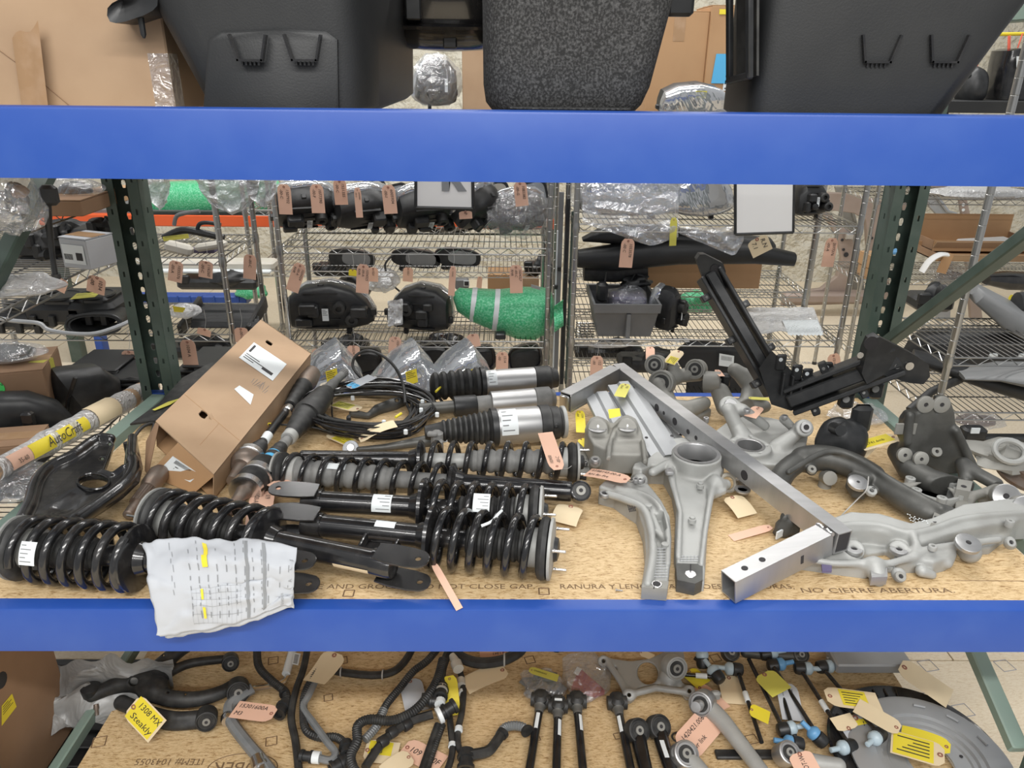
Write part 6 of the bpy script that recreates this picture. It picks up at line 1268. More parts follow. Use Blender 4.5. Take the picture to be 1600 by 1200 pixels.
t = loom('grey dusty pipe bent down from the forked arm, below the pink tag', 'grey_hose', 'hose', [([(395, 1075, .05), (372, 1090, .04), (358, 1105, .035), (362, 1128, .03), (385, 1160, .03), (415, 1195, .03), (430, 1215, .03)], .017, 0, 'hgrey')]); part('collar', MB().lathe(PL(357, 1118, .03), (.3, -1, 0), [(0, .0185), (.006, .0215), (.018, .0215), (.024, .0185)], 16), 'steel', t); conn(t, 402, 1185, .03, (.6, -1, 0), .021, .09, 'steel', 'fitting')
tagl('pink tag with upside-down handwriting across the grey dusty pipe', 429, 1116, 366, 1108, .062, 'tagp', ('15301600A', 'M3'), .06, .05, rev=True, side=(.1, 1, 0), size=.020)
t = loom('long black hose running down beside the ribbed one and out of the front', 'coolant_hose', 'hose', [([(482, 1005, .06), (474, 1045, .06), (462, 1080, .05), (455, 1120, .04), (462, 1160, .03), (468, 1215, .03)], .011, 0, 'rubber')])
t = loom('bundle of ribbed black hose crossing below the crumpled tag', 'coolant_hose', 'hose', [([(500, 1040, .06), (478, 1080, .05), (474, 1110, .04), (478, 1140, .04), (498, 1152, .035), (525, 1152, .04), (540, 1164, .04), (548, 1180, .035)], .0125, 1, 'rubber')]); conn(t, 540, 1160, .04, (.3, -1, 0), .018, .045); conn(t, 543, 1188, .03, (-.8, -.6, 0), .022, .05)
t = loom('dusty smooth hose hooking back to a ribbed white-banded connector', 'coolant_hose', 'hose', [([(495, 1060, .055), (483, 1085, .05), (474, 1106, .045), (490, 1130, .045), (512, 1160, .045), (524, 1176, .045), (516, 1188, .045), (496, 1184, .045)], .0105, 0, 'hgrey')]); conn(t, 497, 1184, .045, (-1, .15, 0), .015, .05); part('band', MB().lathe(PL(500, 1184, .045), (-1, .1, 0), [(0, .0165), (.02, .0165)], 14), 'wlab', t, 'white band')
t = loom('thin black hose with cable clips lying along the back behind the other hoses', 'coolant_hose', 'hose', [([(512, 1046, .03), (545, 1052, .03), (585, 1055, .03), (615, 1049, .035), (635, 1030, .04), (648, 1005, .05)], .012, 0, 'rubber')])
for x, y in ((533, 1050), (598, 1054)): part('clip', MB().tube([PL(x, y, .03)+V3((0, .014*math.cos(q), .014*math.sin(q))) for q in (2*math.pi*i/12 for i in range(12))], .0025, 5, closed=True), 'string', t)
t = loom('black hose sweeping from the back to a ribbed end by the smooth S-bend', 'coolant_hose', 'hose', [([(688, 1008, .07), (668, 1032, .065), (645, 1050, .06), (625, 1075, .05), (606, 1098, .045), (592, 1122, .04)], .0125, 1, 'rubber'), ([(600, 1108, .042), (588, 1135, .038), (570, 1156, .035)], .0135, 1, 'hgrey')])
t = loom('long ribbed hose with an S-bend in the middle of the hoses', 'coolant_hose', 'hose', [([(692, 1030, .09), (684, 1060, .085), (668, 1088, .08), (645, 1112, .07), (612, 1126, .065), (578, 1124, .065), (559, 1134, .065), (558, 1158, .06), (548, 1180, .055), (552, 1200, .05), (566, 1220, .05)], .0145, 1, 'rubber')])
t = loom('hose of smooth pieces with joint rings, running diagonally to a white-collared connector', 'coolant_hose', 'hose', [([(676, 1116, .06), (645, 1126, .055), (612, 1146, .05), (590, 1170, .045), (570, 1200, .04)], .0125, 0, 'rubber')])
for x, y in ((641, 1129), (618, 1141), (604, 1155)): part('joint_ring', MB().lathe(PL(x, y, .053), (-1, -.9, 0), [(0, .0155), (.004, .0165), (.02, .0165), (.024, .0155)], 14), 'bplas', t)
e = conn(t, 686, 1118, .065, (.8, .5, .2), .020, .055, 'bplas'); part('collar', MB().lathe(PL(684, 1119, .065), (.8, .4, .2), [(0, .024), (.012, .025), (.014, .018)], 16), 'wlab', t, 'white collar')
t = loom('cluster of stubby hose connectors standing beside the yellow-printed tag', 'hose_connector', 'connector', [([(700, 1020, .08), (690, 1050, .08), (690, 1090, .07)], .014, 0, 'rubber')]); conn(t, 690, 1072, .07, (0, -1, .1), .020, .05, 'bplas'); part('collar', MB().lathe(PL(690, 1075, .075), (0, -1, .1), [(0, .019), (.014, .019)], 14), 'beige', t); conn(t, 682, 1096, .06, (-1, 0, .1), .019, .045); part('collar', MB().lathe(PL(688, 1095, .065), (0, -1, .1), [(0, .016), (.016, .016)], 14), 'wlab', t)
t = loom('pair of straight black ribbed rods running to the front below the white-collared connector', 'coolant_hose', 'hose', [([(684, 1132, .03), (672, 1165, .025), (655, 1215, .02)], .010, 0, 'rubber'), ([(692, 1132, .03), (680, 1165, .025), (663, 1215, .02)], .010, 1, 'rubber')])
t = loom('thin black hose with two white bands beside the yellow-printed tag', 'coolant_hose', 'hose', [([(718, 1045, .06), (724, 1075, .05), (722, 1110, .045), (716, 1140, .04), (716, 1165, .035), (724, 1180, .03)], .0095, 0, 'rubber')])
for x, y in ((722, 1080), (717, 1137)): part('band', MB().lathe(PL(x, y, .046), (0, -1, 0), [(0, .0115), (.012, .0115)], 14), 'wlab', t, 'white band')
part('fitting', MB().lathe(PL(720, 1062, .055), (0.1, -1, 0), [(0, .014), (.025, .014)], 14), 'beige', t)
t = loom('thin black hose with one white band, left of the elbow hose', 'coolant_hose', 'hose', [([(702, 1115, .04), (705, 1145, .035), (707, 1170, .03), (702, 1195, .03), (690, 1220, .03)], .0095, 0, 'rubber')]); part('band', MB().lathe(PL(707, 1162, .032), (0, -1, 0), [(0, .0115), (.012, .0115)], 14), 'wlab', t, 'white band')
t = loom('elbow hose with a grey ribbed end pointing at the four black rods', 'coolant_hose', 'hose', [([(727, 1185, .045), (735, 1180, .045), (762, 1174, .045), (776, 1158, .045), (784, 1146, .045)], .015, 0, 'rubber'), ([(780, 1150, .045), (788, 1138, .045), (802, 1134, .045), (816, 1136, .045), (823, 1142, .045)], .014, 1, 'hgrey')])
conn(t, 729, 1172, .045, (0, -1, -.2), .022, .055); part('clamp', MB().lathe(PL(783, 1149, .045), (.5, .8, 0), [(0, .017), (.012, .018)], 14), 'bplas', t); part('end_ring', MB().lathe(PL(821, 1139, .045), (.6, -1, 0), [(0, .015), (.006, .019), (.012, .019)], 16), 'rubber', t)
t = loom('thick black hose with clips at the very back, above the manila tag', 'coolant_hose', 'hose', [([(706, 1012, .09), (722, 1028, .085), (750, 1036, .08), (785, 1032, .08), (812, 1018, .08), (820, 1005, .08)], .017, 0, 'rubber'), ([(640, 1010, .05), (700, 1008, .05)], .012, 0, 'rubber')]); part('clip', MB().tube([PL(787, 1031, .08)+V3((.002, .019*math.cos(q), .019*math.sin(q))) for q in (2*math.pi*i/12 for i in range(12))], .003, 5, closed=True), 'string', t)
part('fitting', MB().lathe(PL(708, 1025, .085), (.35, -1, 0), [(0, .014), (.03, .014), (.032, .018), (.06, .017)], 14), 'beige', t)
tagl('crumpled greyish tag hanging over the hoses near the metal pipe', 525, 1020, 490, 1066, .085, 'tagm', (), .09, .07, bend=-.1, twist=.25)
tagl('white scrap of paper under the S-bend hose', 640, 1062, 652, 1112, .07, 'wht', (), .02, .01, bend=.1)
tagl('yellow-printed tag standing among the hose connectors', 702, 1056, 708, 1118, .045, 'yel', (), .09, .03, side=(1, -.1, 0))
tagl('blank manila tag curling by the thick back hose', 790, 1046, 727, 1072, .075, 'tagm', (), .07, .055, bend=.08, side=(.1, 1, 0))
tagl('yellow-stickered tag under the jointed diagonal hose', 570, 1172, 622, 1178, .075, 'tagm', ('00B',), .02, .012, sticker=(.35, .1, .95, .8, 'yel'), side=(0, 1, 0))
tagl('pink tag numbered 109 lying under the straight rods', 632, 1166, 690, 1196, .070, 'tagp', ('109  600F',), .015, .01, side=(.3, 1, 0), size=.026)
tagl('curled cream paper at the front edge under the pink numbered tag', 642, 1182, 600, 1210, .06, 'tagm', (), .03, .02, bend=.15)
tagl('small pink label at the back by the thick hose', 790, 1020, 750, 1024, .05, 'tagp', ('1343',), .02, .02, side=(0, 1, 0))
# bags
t = thing('bagged_part', 'clear bag of dull grey parts with a yellow tag', 'bag', PL(848, 1070)); mb = blob(MB(), PL(848, 1070, .028), .070, .055, .026, 3, .45); mb.v = [(a, b, max(c, ZL+.001)) for a, b, c in mb.v]; part('bag', mb, 'film', t); mb = blob(MB(), PL(848, 1070, .022), .055, .045, .020, 8, .7); mb.v = [(a, b, max(c, ZL+.001)) for a, b, c in mb.v]; part('part', mb, 'grubber', t)
tagl('yellow tag with writing on the bag of dull grey parts', 827, 1046, 872, 1060, .030, 'yeld', ('OVERSEAS',), .07, .06, side=(0, 1, 0))
t = thing('bagged_part', 'clear bag with a red plastic part and a small white label', 'bag', PL(920, 1060)); rp = [PL(x, y, .03) for x, y in ((893, 1072), (906, 1044), (945, 1078), (930, 1082))]; part('part', MB().prism(rp, (0, 0, -.02)), 'red', t, 'red plastic part'); quad_on(t, 'label', [PL(x, y, .032) for x, y in ((902, 1042), (909, 1046), (903, 1056), (896, 1052))], 'wlab')
mb = blob(MB(), PL(915, 1052, .03), .075, .10, .03, 6, .4); mb.v = [(a, b, max(c, ZL+.001)) for a, b, c in mb.v]; part('bag', mb, 'film', t)
# cast bracket with bush
ol = [(940, 1033), (950, 1027), (985, 1032), (1015, 1028), (1045, 1014), (1068, 1016), (1070, 1035), (1062, 1060), (1076, 1075), (1083, 1080), (1080, 1096), (1070, 1100), (1062, 1090), (1030, 1085), (1000, 1090), (985, 1105), (978, 1100), (975, 1085), (962, 1055), (945, 1048)]
P2 = base_px(ol, .0, .045, PL); lo, hi = bounds(P2, .03); lo.z = ZL-.002; hi.z = ZL+.14; c = Cast(lo, hi, .0036); c.poly(P2, ZL+.012, ZL+.045, .005, .006)
c.chain([PL(*p) for p in ((950, 1035, .045), (970, 1065, .045), (982, 1088, .045))], .010, .01); c.chain([PL(*p) for p in ((982, 1086, .045), (1025, 1075, .05), (1075, 1082, .045))], .010, .01); c.chain([PL(*p) for p in ((1045, 1060, .05), (1056, 1040, .075))], .03, .012)
c.cyl(PL(1012, 1052, -.05), PL(1012, 1052, .2), .032, 0, .004, True)
for x, y in ((983, 1086), (1077, 1080), (943, 1033)): c.cyl(PL(x, y, .0), PL(x, y, .05), .018, .003, .01); c.cyl(PL(x, y, -.05), PL(x, y, .2), .006, 0, .002, True)
mb = c.mesh(); mb.v = [(a, b, max(z, ZL+.0005)) for a, b, z in mb.v]; t = thing('mount_bracket', 'pale cast triangular bracket with a large rubber bush on the lowest shelf', 'bracket', PL(1010, 1065)); part('body', mb, 'cast', t, smooth=80); p = PL(1053, 1042, .085); bush(t, p, (.25, -.85, .45), .036, .045, 'cast')
# four rods with bush heads
for i, (x0_, y0_, x1_, y1_, lab) in enumerate(((845, 1094, 825, 1215, 'first of the four black toe rods from the elbow hose'), (872, 1103, 869, 1215, 'shorter black toe rod with a white stripe on its head, second from the elbow hose'), (901, 1096, 912, 1215, 'third of the four black toe rods from the elbow hose'), (964, 1098, 988, 1215, 'black toe rod standing apart from the other three, next to the twin arms'))):
    a, b = PL(x0_, y0_, .035), PL(x1_, y1_, .025); ax, sd, up = frame(b-a); t = thing('toe_rod', lab, 'rod', (a+b)/2-V3((0, 0, .03)), 'black toe rods')
    part('rod', MB().lathe(a, ax, [(.02, .0105), (.045, .0105), (.05, .0125), ((b-a).length, .0125)], 16), 'bgloss', t)
    part('head', MB().box(a-ax*.002, (.052, .040, .052), (ax, sd, up), .010), 'rubber', t); part('bush', MB().lathe(a-sd*.030, sd, [(0, .012), (.001, .020), (.059, .020), (.06, .012)], 18), 'rubber', t); part('neck', MB().lathe(a+ax*.024, ax, [(0, .018), (.006, .014), (.02, .0135), (.024, .0115)], 16), 'castd', t)
    label_on_tube(t, a, ax, .085, .0125, .055, .010, 'wlab', .5 if i else 0, 'label', False)
    if i == 1: part('stripe', MB().box(a+up*.0265, (.008, .022, .001), (ax, sd, up)), 'wlab', t)
# twin black arms
for i, (x0_, y0_, x1_, y1_, lab) in enumerate(((995, 1140, 1012, 1215, 'black link arm with an oval bush eye, beside the lone toe rod'), (1028, 1134, 1052, 1215, 'black link arm with an oval bush eye and a white label, beside the silver links'))):
    t = arm_cast('link_arm', lab, 'link', [([(x0_, y0_, .03), (x0_+(x1_-x0_)*.4, y0_+(y1_-y0_)*.45, .028), (x1_, y1_, .025)], (.024, .018))], 'bgloss', grp='black link arms'); p = PL(x0_, y0_+2, .045); bush(t, p, (.35, -.6, .75), .034, .036, 'rubber')
    if i: quad_on(t, 'label', [PL(x, y, .052) for x, y in ((1030, 1157), (1037, 1157), (1046, 1184), (1039, 1184))], 'wlab')
for i, (pts, lab, cat) in enumerate((([(1098, 1098, .05), (1125, 1122, .05), (1155, 1160, .045), (1195, 1212, .04)], 'silver forged link running diagonally from its big bush beside the pink numbered tag', 'link'), ([(1068, 1180, .04), (1090, 1200, .04), (1110, 1225, .04)], 'silver forged link at the front edge below the pink numbered tag', 'link'), ([(1228, 1178, .04), (1265, 1190, .04), (1310, 1196, .04)], 'silver forged link with a small bush below the blue-capped links', 'link'))):
    t = arm_cast('forged_link', lab, cat, [(pts, (.027, .02))], 'cast', grp='silver forged links'); p = PL(pts[0][0], pts[0][1], pts[0][2]+.01); bush(t, p, (-.55, -.7, .45) if i == 0 else (.2, -.5, .85), .036 if i < 2 else .032, .05, 'alu')
    if i == 0: part('sleeve_end', MB().lathe(p+V3((-.02, -.025, .015)), (-.55, -.7, .45), [(0, .016), (.024, .015), (.025, .007)], 16), 'alu', t); part('ear', MB().box(p+V3((.045, .03, .0)), (.03, .02, .03), None, .006), 'cast', t)
tagl('pink tag numbered 1420421, lying under the silver diagonal link', 1068, 1172, 1110, 1124, .085, 'tagp', ('1420421.006', 'lwr link'), .02, .035, side=(1, .4, 0), size=.020)
t = thing('flat_bar', 'short ribbed black bar lying across under the silver diagonal link', 'bar', PL(1160, 1178)); part('bar', MB().box(PL(1165, 1179, .006), (.17, .03, .012), None, .003), 'rubber', t); part('rib', MB().box(PL(1165, 1179, .013), (.168, .006, .003)), 'bplas', t)
t = thing('snap_ring', 'open steel snap ring on the board by the pink numbered tag', 'ring', PL(1059, 1152)); part('ring', MB().tube([PL(1059, 1152, .003)+V3((.016*math.cos(q), .016*math.sin(q), 0)) for q in (.4+5.4*i/16 for i in range(17))], .003, 6), 'castd', t)
# stabiliser links
def cap_(t, p, ax, m, s=1.0):
    e = part('boot_cap', MB().lathe(p, ax, [(0, .016*s), (.002, .019*s), (.012, .0205*s), (.018, .019*s), (.024, .012*s), (.026, .0075*s), (.052, .0075*s), (.053, .005*s)], 18), m, t); return e
def slink(lab, a, b, capa, capb, axa, axb, mid=None):
    """stabiliser link: rod with a ball socket at both ends, each with a plastic cap on its pin"""
    A, B = PL(*a), PL(*b); t = thing('stabilizer_link', lab, 'link', (A+B)/2-V3((0, 0, .025)), 'stabilizer links with plastic caps'); ax = (B-A).normalized()
    part('rod', MB().lathe(A, ax, [(0, .0065), ((B-A).length, .0065)], 12), 'bgloss', t)
    for p, cm, x_ in ((A, capa, axa), (B, capb, axb)):
        if cm is None: continue
        x_ = V3(x_).normalized(); s_ = part('ball_socket', MB().lathe(p-x_*.018, x_, [(0, .012), (.003, .0175), (.012, .0205), (.030, .0205), (.033, .016)], 18), 'bplas', t); cap_(s_, p+x_*.014, x_, M[cm])
    if mid: w, m_ = mid; part('sleeve', MB().lathe(A+ax*((B-A).length*w), ax, [(0, .0085), (.035, .0085)], 12), m_, t)
    return t
R_ = (1, .1, .15)
slink('stabilizer link lying level with a white band, right of the cast triangular bracket', (1068, 1054, .03), (1122, 1058, .035), None, 'bcapl', (-1, 0, 0), (-.5, .9, .3), (.35, 'wlab'))
slink('upright stabilizer link cap standing behind the cast triangular bracket', (1085, 1028, .04), (1098, 1036, .035), None, 'bcapl', (0, 0, 1), (0, .7, .8))
slink('stabilizer link with a pale cap pointing away from the others, yellow paper at its middle', (1152, 1046, .04), (1190, 1160, .03), 'bcapl', None, (-1, .1, .05), R_, (.34, 'wlab'))
slink('stabilizer link along the yellow label, with a half-hidden socket', (1170, 1030, .05), (1224, 1140, .04), None, 'bcapl', (-1, 0, 0), R_)
slink('stabilizer link with blue caps ending beside the white printed tag', (1208, 1040, .05), (1246, 1162, .035), 'bcap', 'bcap', R_, (-1, .1, .1))
slink('stabilizer link with a bright blue round cap at its lower end', (1196, 1022, .06), (1282, 1156, .04), 'bcapl', 'bcap', R_, (-.7, .5, .5))
slink('long stabilizer link with a white sleeve tied in the middle', (1250, 1044, .05), (1328, 1166, .035), 'bcapl', 'bcapl', (1, -.1, .05), (-1, -.3, .1), (.45, 'wlab'))
slink('stabilizer link with two pale blue caps partly under the yellow-stickered tags', (1284, 1042, .05), (1374, 1148, .06), 'bcapl', 'bcapl', (1, .1, 0), (-.8, -.6, .1))
tagl('dull yellow printed sheet over the stabilizer link rods', 1192, 1052, 1222, 1082, .08, 'yeld', (), .09, .08)
tagl('yellow flag of paper round a stabilizer link rod', 1172, 1108, 1202, 1122, .05, 'yel', (), .05, .04)
tagl('white printed tag hooked between the stabilizer links', 1228, 1068, 1240, 1126, .065, 'wht', ('-------', '----'), .06, .03, side=(1, .1, 0))
tagl('manila tag behind the level stabilizer link', 1138, 1056, 1148, 1100, .07, 'tagm', (), .02, .01, side=(1, 0, 0))
tagl('yellow tag under the level stabilizer link', 1075, 1048, 1100, 1070, .06, 'yel', (), .02, .015)
tagl('pink tag half hidden under the silver diagonal link', 1090, 1072, 1130, 1110, .06, 'tagp', (), .015, .012)
tagl('manila tag with a yellow barcode sticker over the black shield rim', 1290, 1087, 1374, 1098, .075, 'tagm', (), .10, .09, side=(.1, 1, 0), sticker=(.12, .28, .95, .78, 'yel'))
tagl('blank manila tag running from the barcode tag to the shield ring', 1406, 1140, 1338, 1102, .065, 'tagm', (), .09, .10, side=(.4, 1, 0))
tagl('manila tag with a broad yellow printed sticker lying on the silver shield', 1476, 1182, 1392, 1158, .085, 'tagm', (), .075, .065, side=(.2, 1, 0), sticker=(.03, .20, .95, .96, 'yel'))
tagl('crumpled yellow tag behind the broad-stickered one on the shield', 1485, 1170, 1408, 1145, .06, 'yel', (), .07, .06, side=(.3, 1, 0), bend=.1)
tagl('white printed tag with yellow patch below the barcode tag', 1335, 1118, 1352, 1172, .095, 'wht', ('----', '----'), .05, .03, side=(1, -.15, 0), sticker=(.1, .1, .9, .34, 'yel'))
tagl('manila tag standing behind the white printed tag', 1327, 1140, 1312, 1118, .07, 'tagm', (), .05, .06)
tagl('blank manila tag hanging from the silver tray at the back', 1407, 1039, 1484, 1092, .095, 'tagm', (), .09, .05, side=(.7, 1, 0))
tagl('small pink tag on the silver link below the blue caps', 1248, 1176, 1266, 1210, .07, 'tagp', ('COT-W',), .07, .05, side=(1, .1, 0), rev=True)
# brake dust shields
c = PL(1455, 1188, .03); t = thing('dust_shield', 'silver pressed brake dust shield with concentric steps and a rounded slot', 'shield', PL(1455, 1188)); tl = lambda m_: m_
def ring_prof(c, prof, n=64, tilt=.06): return MB().loft([[c+V3((r*math.cos(q), r*math.sin(q), z+tilt*r*math.sin(q))) for q in (2*math.pi*i/n for i in range(n))] for r, z in prof], cap=False)
part('disc', ring_prof(c, [(.213, .000), (.214, .004), (.205, .008), (.150, .012), (.146, .012), (.142, .004), (.128, .004), (.124, -.004), (.112, -.004), (.108, -.010), (.066, -.010), (.062, -.004), (.060, -.004), (.060, -.006), (.064, -.012), (.213, -.003)]), 'sheet', t, smooth=30)
for i in range(3): a_ = .3+i*.5; part('embossed_rib', MB().tube([c+V3((.178*math.cos(a_+q), .178*math.sin(a_+q), .013+.06*.178*math.sin(a_+q))) for q in (-.09, -.03, .03, .09)], .004, 6), 'sheet', t)
for i in range(5): a_ = .2+i*.55; part('hole', MB().lathe(c+V3((.098*math.cos(a_), .098*math.sin(a_), -.009+.06*.098*math.sin(a_))), (0, 0, 1), [(0, .005), (.001, .005)], 10), 'ink', t)
c2 = c+V3((-.02, .03, -.012)); t = thing('dust_shield', 'glossy black brake dust shield under the silver one, only its rim showing', 'shield', c2-V3((0, 0, .01))); part('disc', ring_prof(c2, [(.236, -.008), (.240, .004), (.233, .010), (.222, .006), (.19, .002), (.19, -.002), (.222, .0)]), 'bgloss', t)
for i in range(9): a_ = 1.4+i*.16; part('stiffening_rib', MB().tube([c2+V3((k*math.cos(a_), k*math.sin(a_), .008+.06*k*math.sin(a_))) for k in (.196, .222)], .003, 5), 'bgloss', t)
t = thing('metal_tray', 'silver pressed metal tray with a yellow label, at the back of the lowest shelf', 'tray', PL(1350, 1025)); part('tray', MB().box(PL(1350, 1018, .06), (.24, .16, .035), None, .005), 'sheet', t); part('lip', MB().box(PL(1350, 1030, .045), (.245, .01, .02), None, .002), 'castw', t); part('tab', MB().prism([PL(x, y, .03) for x, y in ((1318, 1032), (1352, 1034), (1345, 1042), (1326, 1042))], (0, 0, .004)), 'castw', t)
t = arm_cast('link_arm', 'dark cast link with a rubber bush behind the blue caps at the back', 'link', [([(1165, 1020, .05), (1210, 1024, .05), (1246, 1026, .05)], (.016, .018))], 'castd'); bush(t, PL(1250, 1024, .055), (.1, -.6, .8), .026, .03, 'castd')
t = arm_cast('link_arm', 'dark cast link end with a bush, just under the blue beam', 'link', [([(1130, 1012, .05), (1145, 1022, .05)], .018)], 'castd'); bush(t, PL(1141, 1020, .055), (.1, -.6, .8), .028, .03, 'castd')
tagl('manila tag peeping from under the beam above the cast triangular bracket', 1000, 1019, 1022, 1028, .03, 'tagm', (), .05, .04)
t = thing('bush_end', 'small steel and rubber cap under the blue beam above the bag of grey parts', 'cap', PL(868, 1016)); part('cap', MB().lathe(PL(870, 1014, .0), (0, 0, 1), [(0, .018), (.03, .018), (.031, .012)], 16), 'rubber', t); part('ring', MB().lathe(PL(876, 1016, .0), (0, 0, 1), [(0, .012), (.02, .012)], 14), 'steel', t)
# ================================================================== STOCK BEHIND THE RACK
def box_px(name, label, x0, y0, x1, y1, Y, dp, m='card', cat='box', group=None, seams=False, yaw=0.0):
    a, b, c = PY(x0, y1, Y), PY(x1, y1, Y), PY(x0, y0, Y); return carton(name, label, V3(((a.x+b.x)/2, Y+dp/2, a.z)), (b.x-a.x, dp, c.z-a.z), yaw, m, group=group, seams=seams)
def loft_px(name, label, cat, secs, m, group=None, n=20, e=2.6, pname='shell'):
    """long shaped piece: sections (px, py, Y, half height, half depth)"""
    c0 = PY(*secs[len(secs)//2][:3]); t = thing(name, label, cat, c0, group); P = [PY(*s[:3]) for s in secs]; rg = []
    for i, s in enumerate(secs):
        a = (P[min(i+1, len(P)-1)]-P[max(i-1, 0)]).normalized(); _, sd, up = frame(a); rg.append(sring(P[i], sd, up, s[4], s[3], e, n))
    part(pname, MB().loft(rg), m, t); return t
def tagb(label, x0, y0, x1, y1, Y, w=.052, lines=(), m='tagp', string=True, **k):
    o = PY(x0, y0, Y); return tag(label, o, PY(x1, y1, Y), w, m, lines, string=o+V3((0, .02, .08)) if string else None, **k)
def blob_px(mb, x, y, Y, sx, sy, sz, seed, rough=.3): return blob(mb, PY(x, y, Y), sx, sy, sz, seed, rough)
def wrap(name, label, cat, x, y, Y, sx, sy, sz, seed, m, rough=.3, floor=None, pname='wrap'):
    t = thing(name, label, cat, PY(x, y, Y)-V3((0, 0, sz))); mb = blob_px(MB(), x, y, Y, sx, sy, sz, seed, rough)
    if floor is not None: mb.v = [(a, b, max(c, floor)) for a, b, c in mb.v]
    part(pname, mb, m, t); return t

# --- top shelf of the headlight unit
g1 = 'x'; zb = bz1+.05; YY = YB+.30
for i, (x, w, h, s, yw, lab) in enumerate(((488, .33, .19, 3, .35, 'lamp under the first two pink tags on the upper headlight shelf'), (575, .31, .17, 5, .45, 'lamp with a bent bracket under the third and fourth pink tags'), (668, .32, .18, 7, .40, 'lamp below the framed letter sign, black boxes to the front'), (735, .24, .20, 9, .9, 'dark lamp standing between the letter sign and the mirrors'), (802, .28, .15, 4, .3, 'lamp in clear wrap with a white label at the end of the upper headlight shelf'))):
    p = PY(x, 386, YY); p.z = zb; t = headlight('headlight', lab, p, w, h*1.15, .19, yw, s, .8, bag=(i == 4), back=True)
for i, (x, y, sx, lab) in enumerate(((582, 306, .075, 'black mirror with a pale glass between the pink tags'), (622, 312, .06, 'black mirror showing behind the last hanging pink tag'), (770, 310, .085, 'black mirror with a yellow label on its glass, beside the letter sign'), (830, 308, .08, 'black-rimmed mirror at the end of the upper headlight shelf'))):
    t = thing('wing_mirror', lab, 'mirror', PY(x, y+28, YB+.33), 'mirrors on the upper shelf of the middle unit'); p = PY(x, y, YB+.34)
    part('housing', MB().loft([sring(p+V3((0, d_, 0)), (1, 0, .25), (-.2, 0, 1), sx*a, .075*a, 4, 24) for d_, a in ((.07, .4), (.05, .8), (.0, 1), (-.01, 1), (-.011, .9))]), 'bplas', t)
    part('glass', MB().loft([sring(p+V3((0, -.0115-d_, 0)), (1, 0, .25), (-.2, 0, 1), sx*.86, .064, 4, 24) for d_ in (0, .002)]), 'refl' if i % 2 else 'beige', t)
    part('arm', MB().tube([p+V3((0, .02, -.06)), p+V3((.02, .02, -.12)), p+V3((.05, .03, -.13))], .018, 8), 'bplas', t)
t = thing('sign_frame', 'black framed sign with the foot of a grey letter, hanging below the top beam', 'sign', PY(695, 330, YB-.02)); A = [PY(x, y, YB-.03) for x, y in ((650, 262), (738, 262), (739, 326), (650, 324))]
part('sheet', MB().loft([[p for p in (A[0], A[3], A[2], A[1])], [p+V3((0, -.003, 0)) for p in (A[0], A[3], A[2], A[1])]]), 'foam', t)
for i in range(4): a, b = A[i], A[(i+1) % 4]; part('frame_bar', MB().tube([a, b], .008, 6), 'bplas', t)
mb = MB(); lettering(mb, 'R', .16, PY(706, 278, YB-.034), (1, 0, 0), (0, 0, 1), off=0.001, wt=.008); part('lettering', mb, 'inkg', t)
t = thing('sign_frame', 'black framed blank white sheet hanging from the shelf with the clear bags', 'sign', PY(1190, 370, YC-.02)); A = [PY(x, y, YC-.03) for x, y in ((1149, 255), (1241, 255), (1239, 363), (1149, 366))]
part('sheet', MB().loft([[A[0], A[3], A[2], A[1]], [p+V3((0, -.003, 0)) for p in (A[0], A[3], A[2], A[1])]]), 'foam', t)
for i in range(4): a, b = A[i], A[(i+1) % 4]; part('frame_bar', MB().tube([a, b], .007, 6), 'bplas', t)
# --- middle shelf
zb = bz2+.006
p = PY(522, 533, YB+.14); p.z = zb; headlight('headlight', 'large lamp seen from behind with a white label, first on the lower headlight shelf', p, .40, .23, .20, 0.05, 3)
p = PY(655, 533, YB+.14); p.z = zb; t = headlight('headlight', 'lamp seen from behind in torn clear wrap, next to the green bundle', p, .31, .22, .20, -.15, 6)
mb = MB().sheet(lambda u, v: PY(606+22*u, 470+40*v, YB-.03)+V3((0, .03*u+.02*mnoise.noise(V3((u*4, v*5, 2))), 0)), 8, 10, .0006); part('torn_wrap', mb, 'film2', t)
t = thing('bubble_wrap_bundle', 'big green bubble wrap bundle bound with clear tape on the headlight shelf', 'bundle', PY(800, 520, YB+.1)); rg = []
for i, (x, y, hh, dd) in enumerate(((709, 462, .015, .02), (716, 468, .055, .06), (740, 476, .075, .10), (775, 484, .095, .13), (812, 488, .118, .15), (840, 489, .12, .15), (856, 488, .105, .12), (864, 488, .06, .06))):
    rg.append([q+V3((0, 0, .012*mnoise.noise(V3((i*.9, k*.7, 3))))) for k, q in enumerate(sring(PY(x, y, YB+.16), (0, 1, 0), (.1, 0, 1), dd, hh, 2.2, 26))])
part('wrap', MB().loft(rg), 'green', t)
part('loose_end', MB().sheet(lambda u, v: PY(866+14*u, 478+40*v-10*u, YB-.05)+V3((0, .02*math.sin(v*6), 0)), 5, 10, .002), 'green', t)
for k in (2, 3): part('clear_tape', MB().loft([[(a-V3(PY(*((740, 476), (775, 484))[k-2], YB+.16)))*1.02+V3(PY(*((740, 476), (775, 484))[k-2], YB+.16))+V3((d_, 0, 0)) for a in rg[k]] for d_ in (-.012, .012)], cap=False), 'wlab', t)
part('bracket', MB().box(PY(782, 524, YB+.02), (.05, .05, .03), None, .006), 'bplas', t); part('torn_label', MB().sheet(lambda u, v: PY(830+14*u, 444+6*v+4*u, YB+.02)+V3((0, .01*v, 0)), 3, 3, .001), 'wht', t)
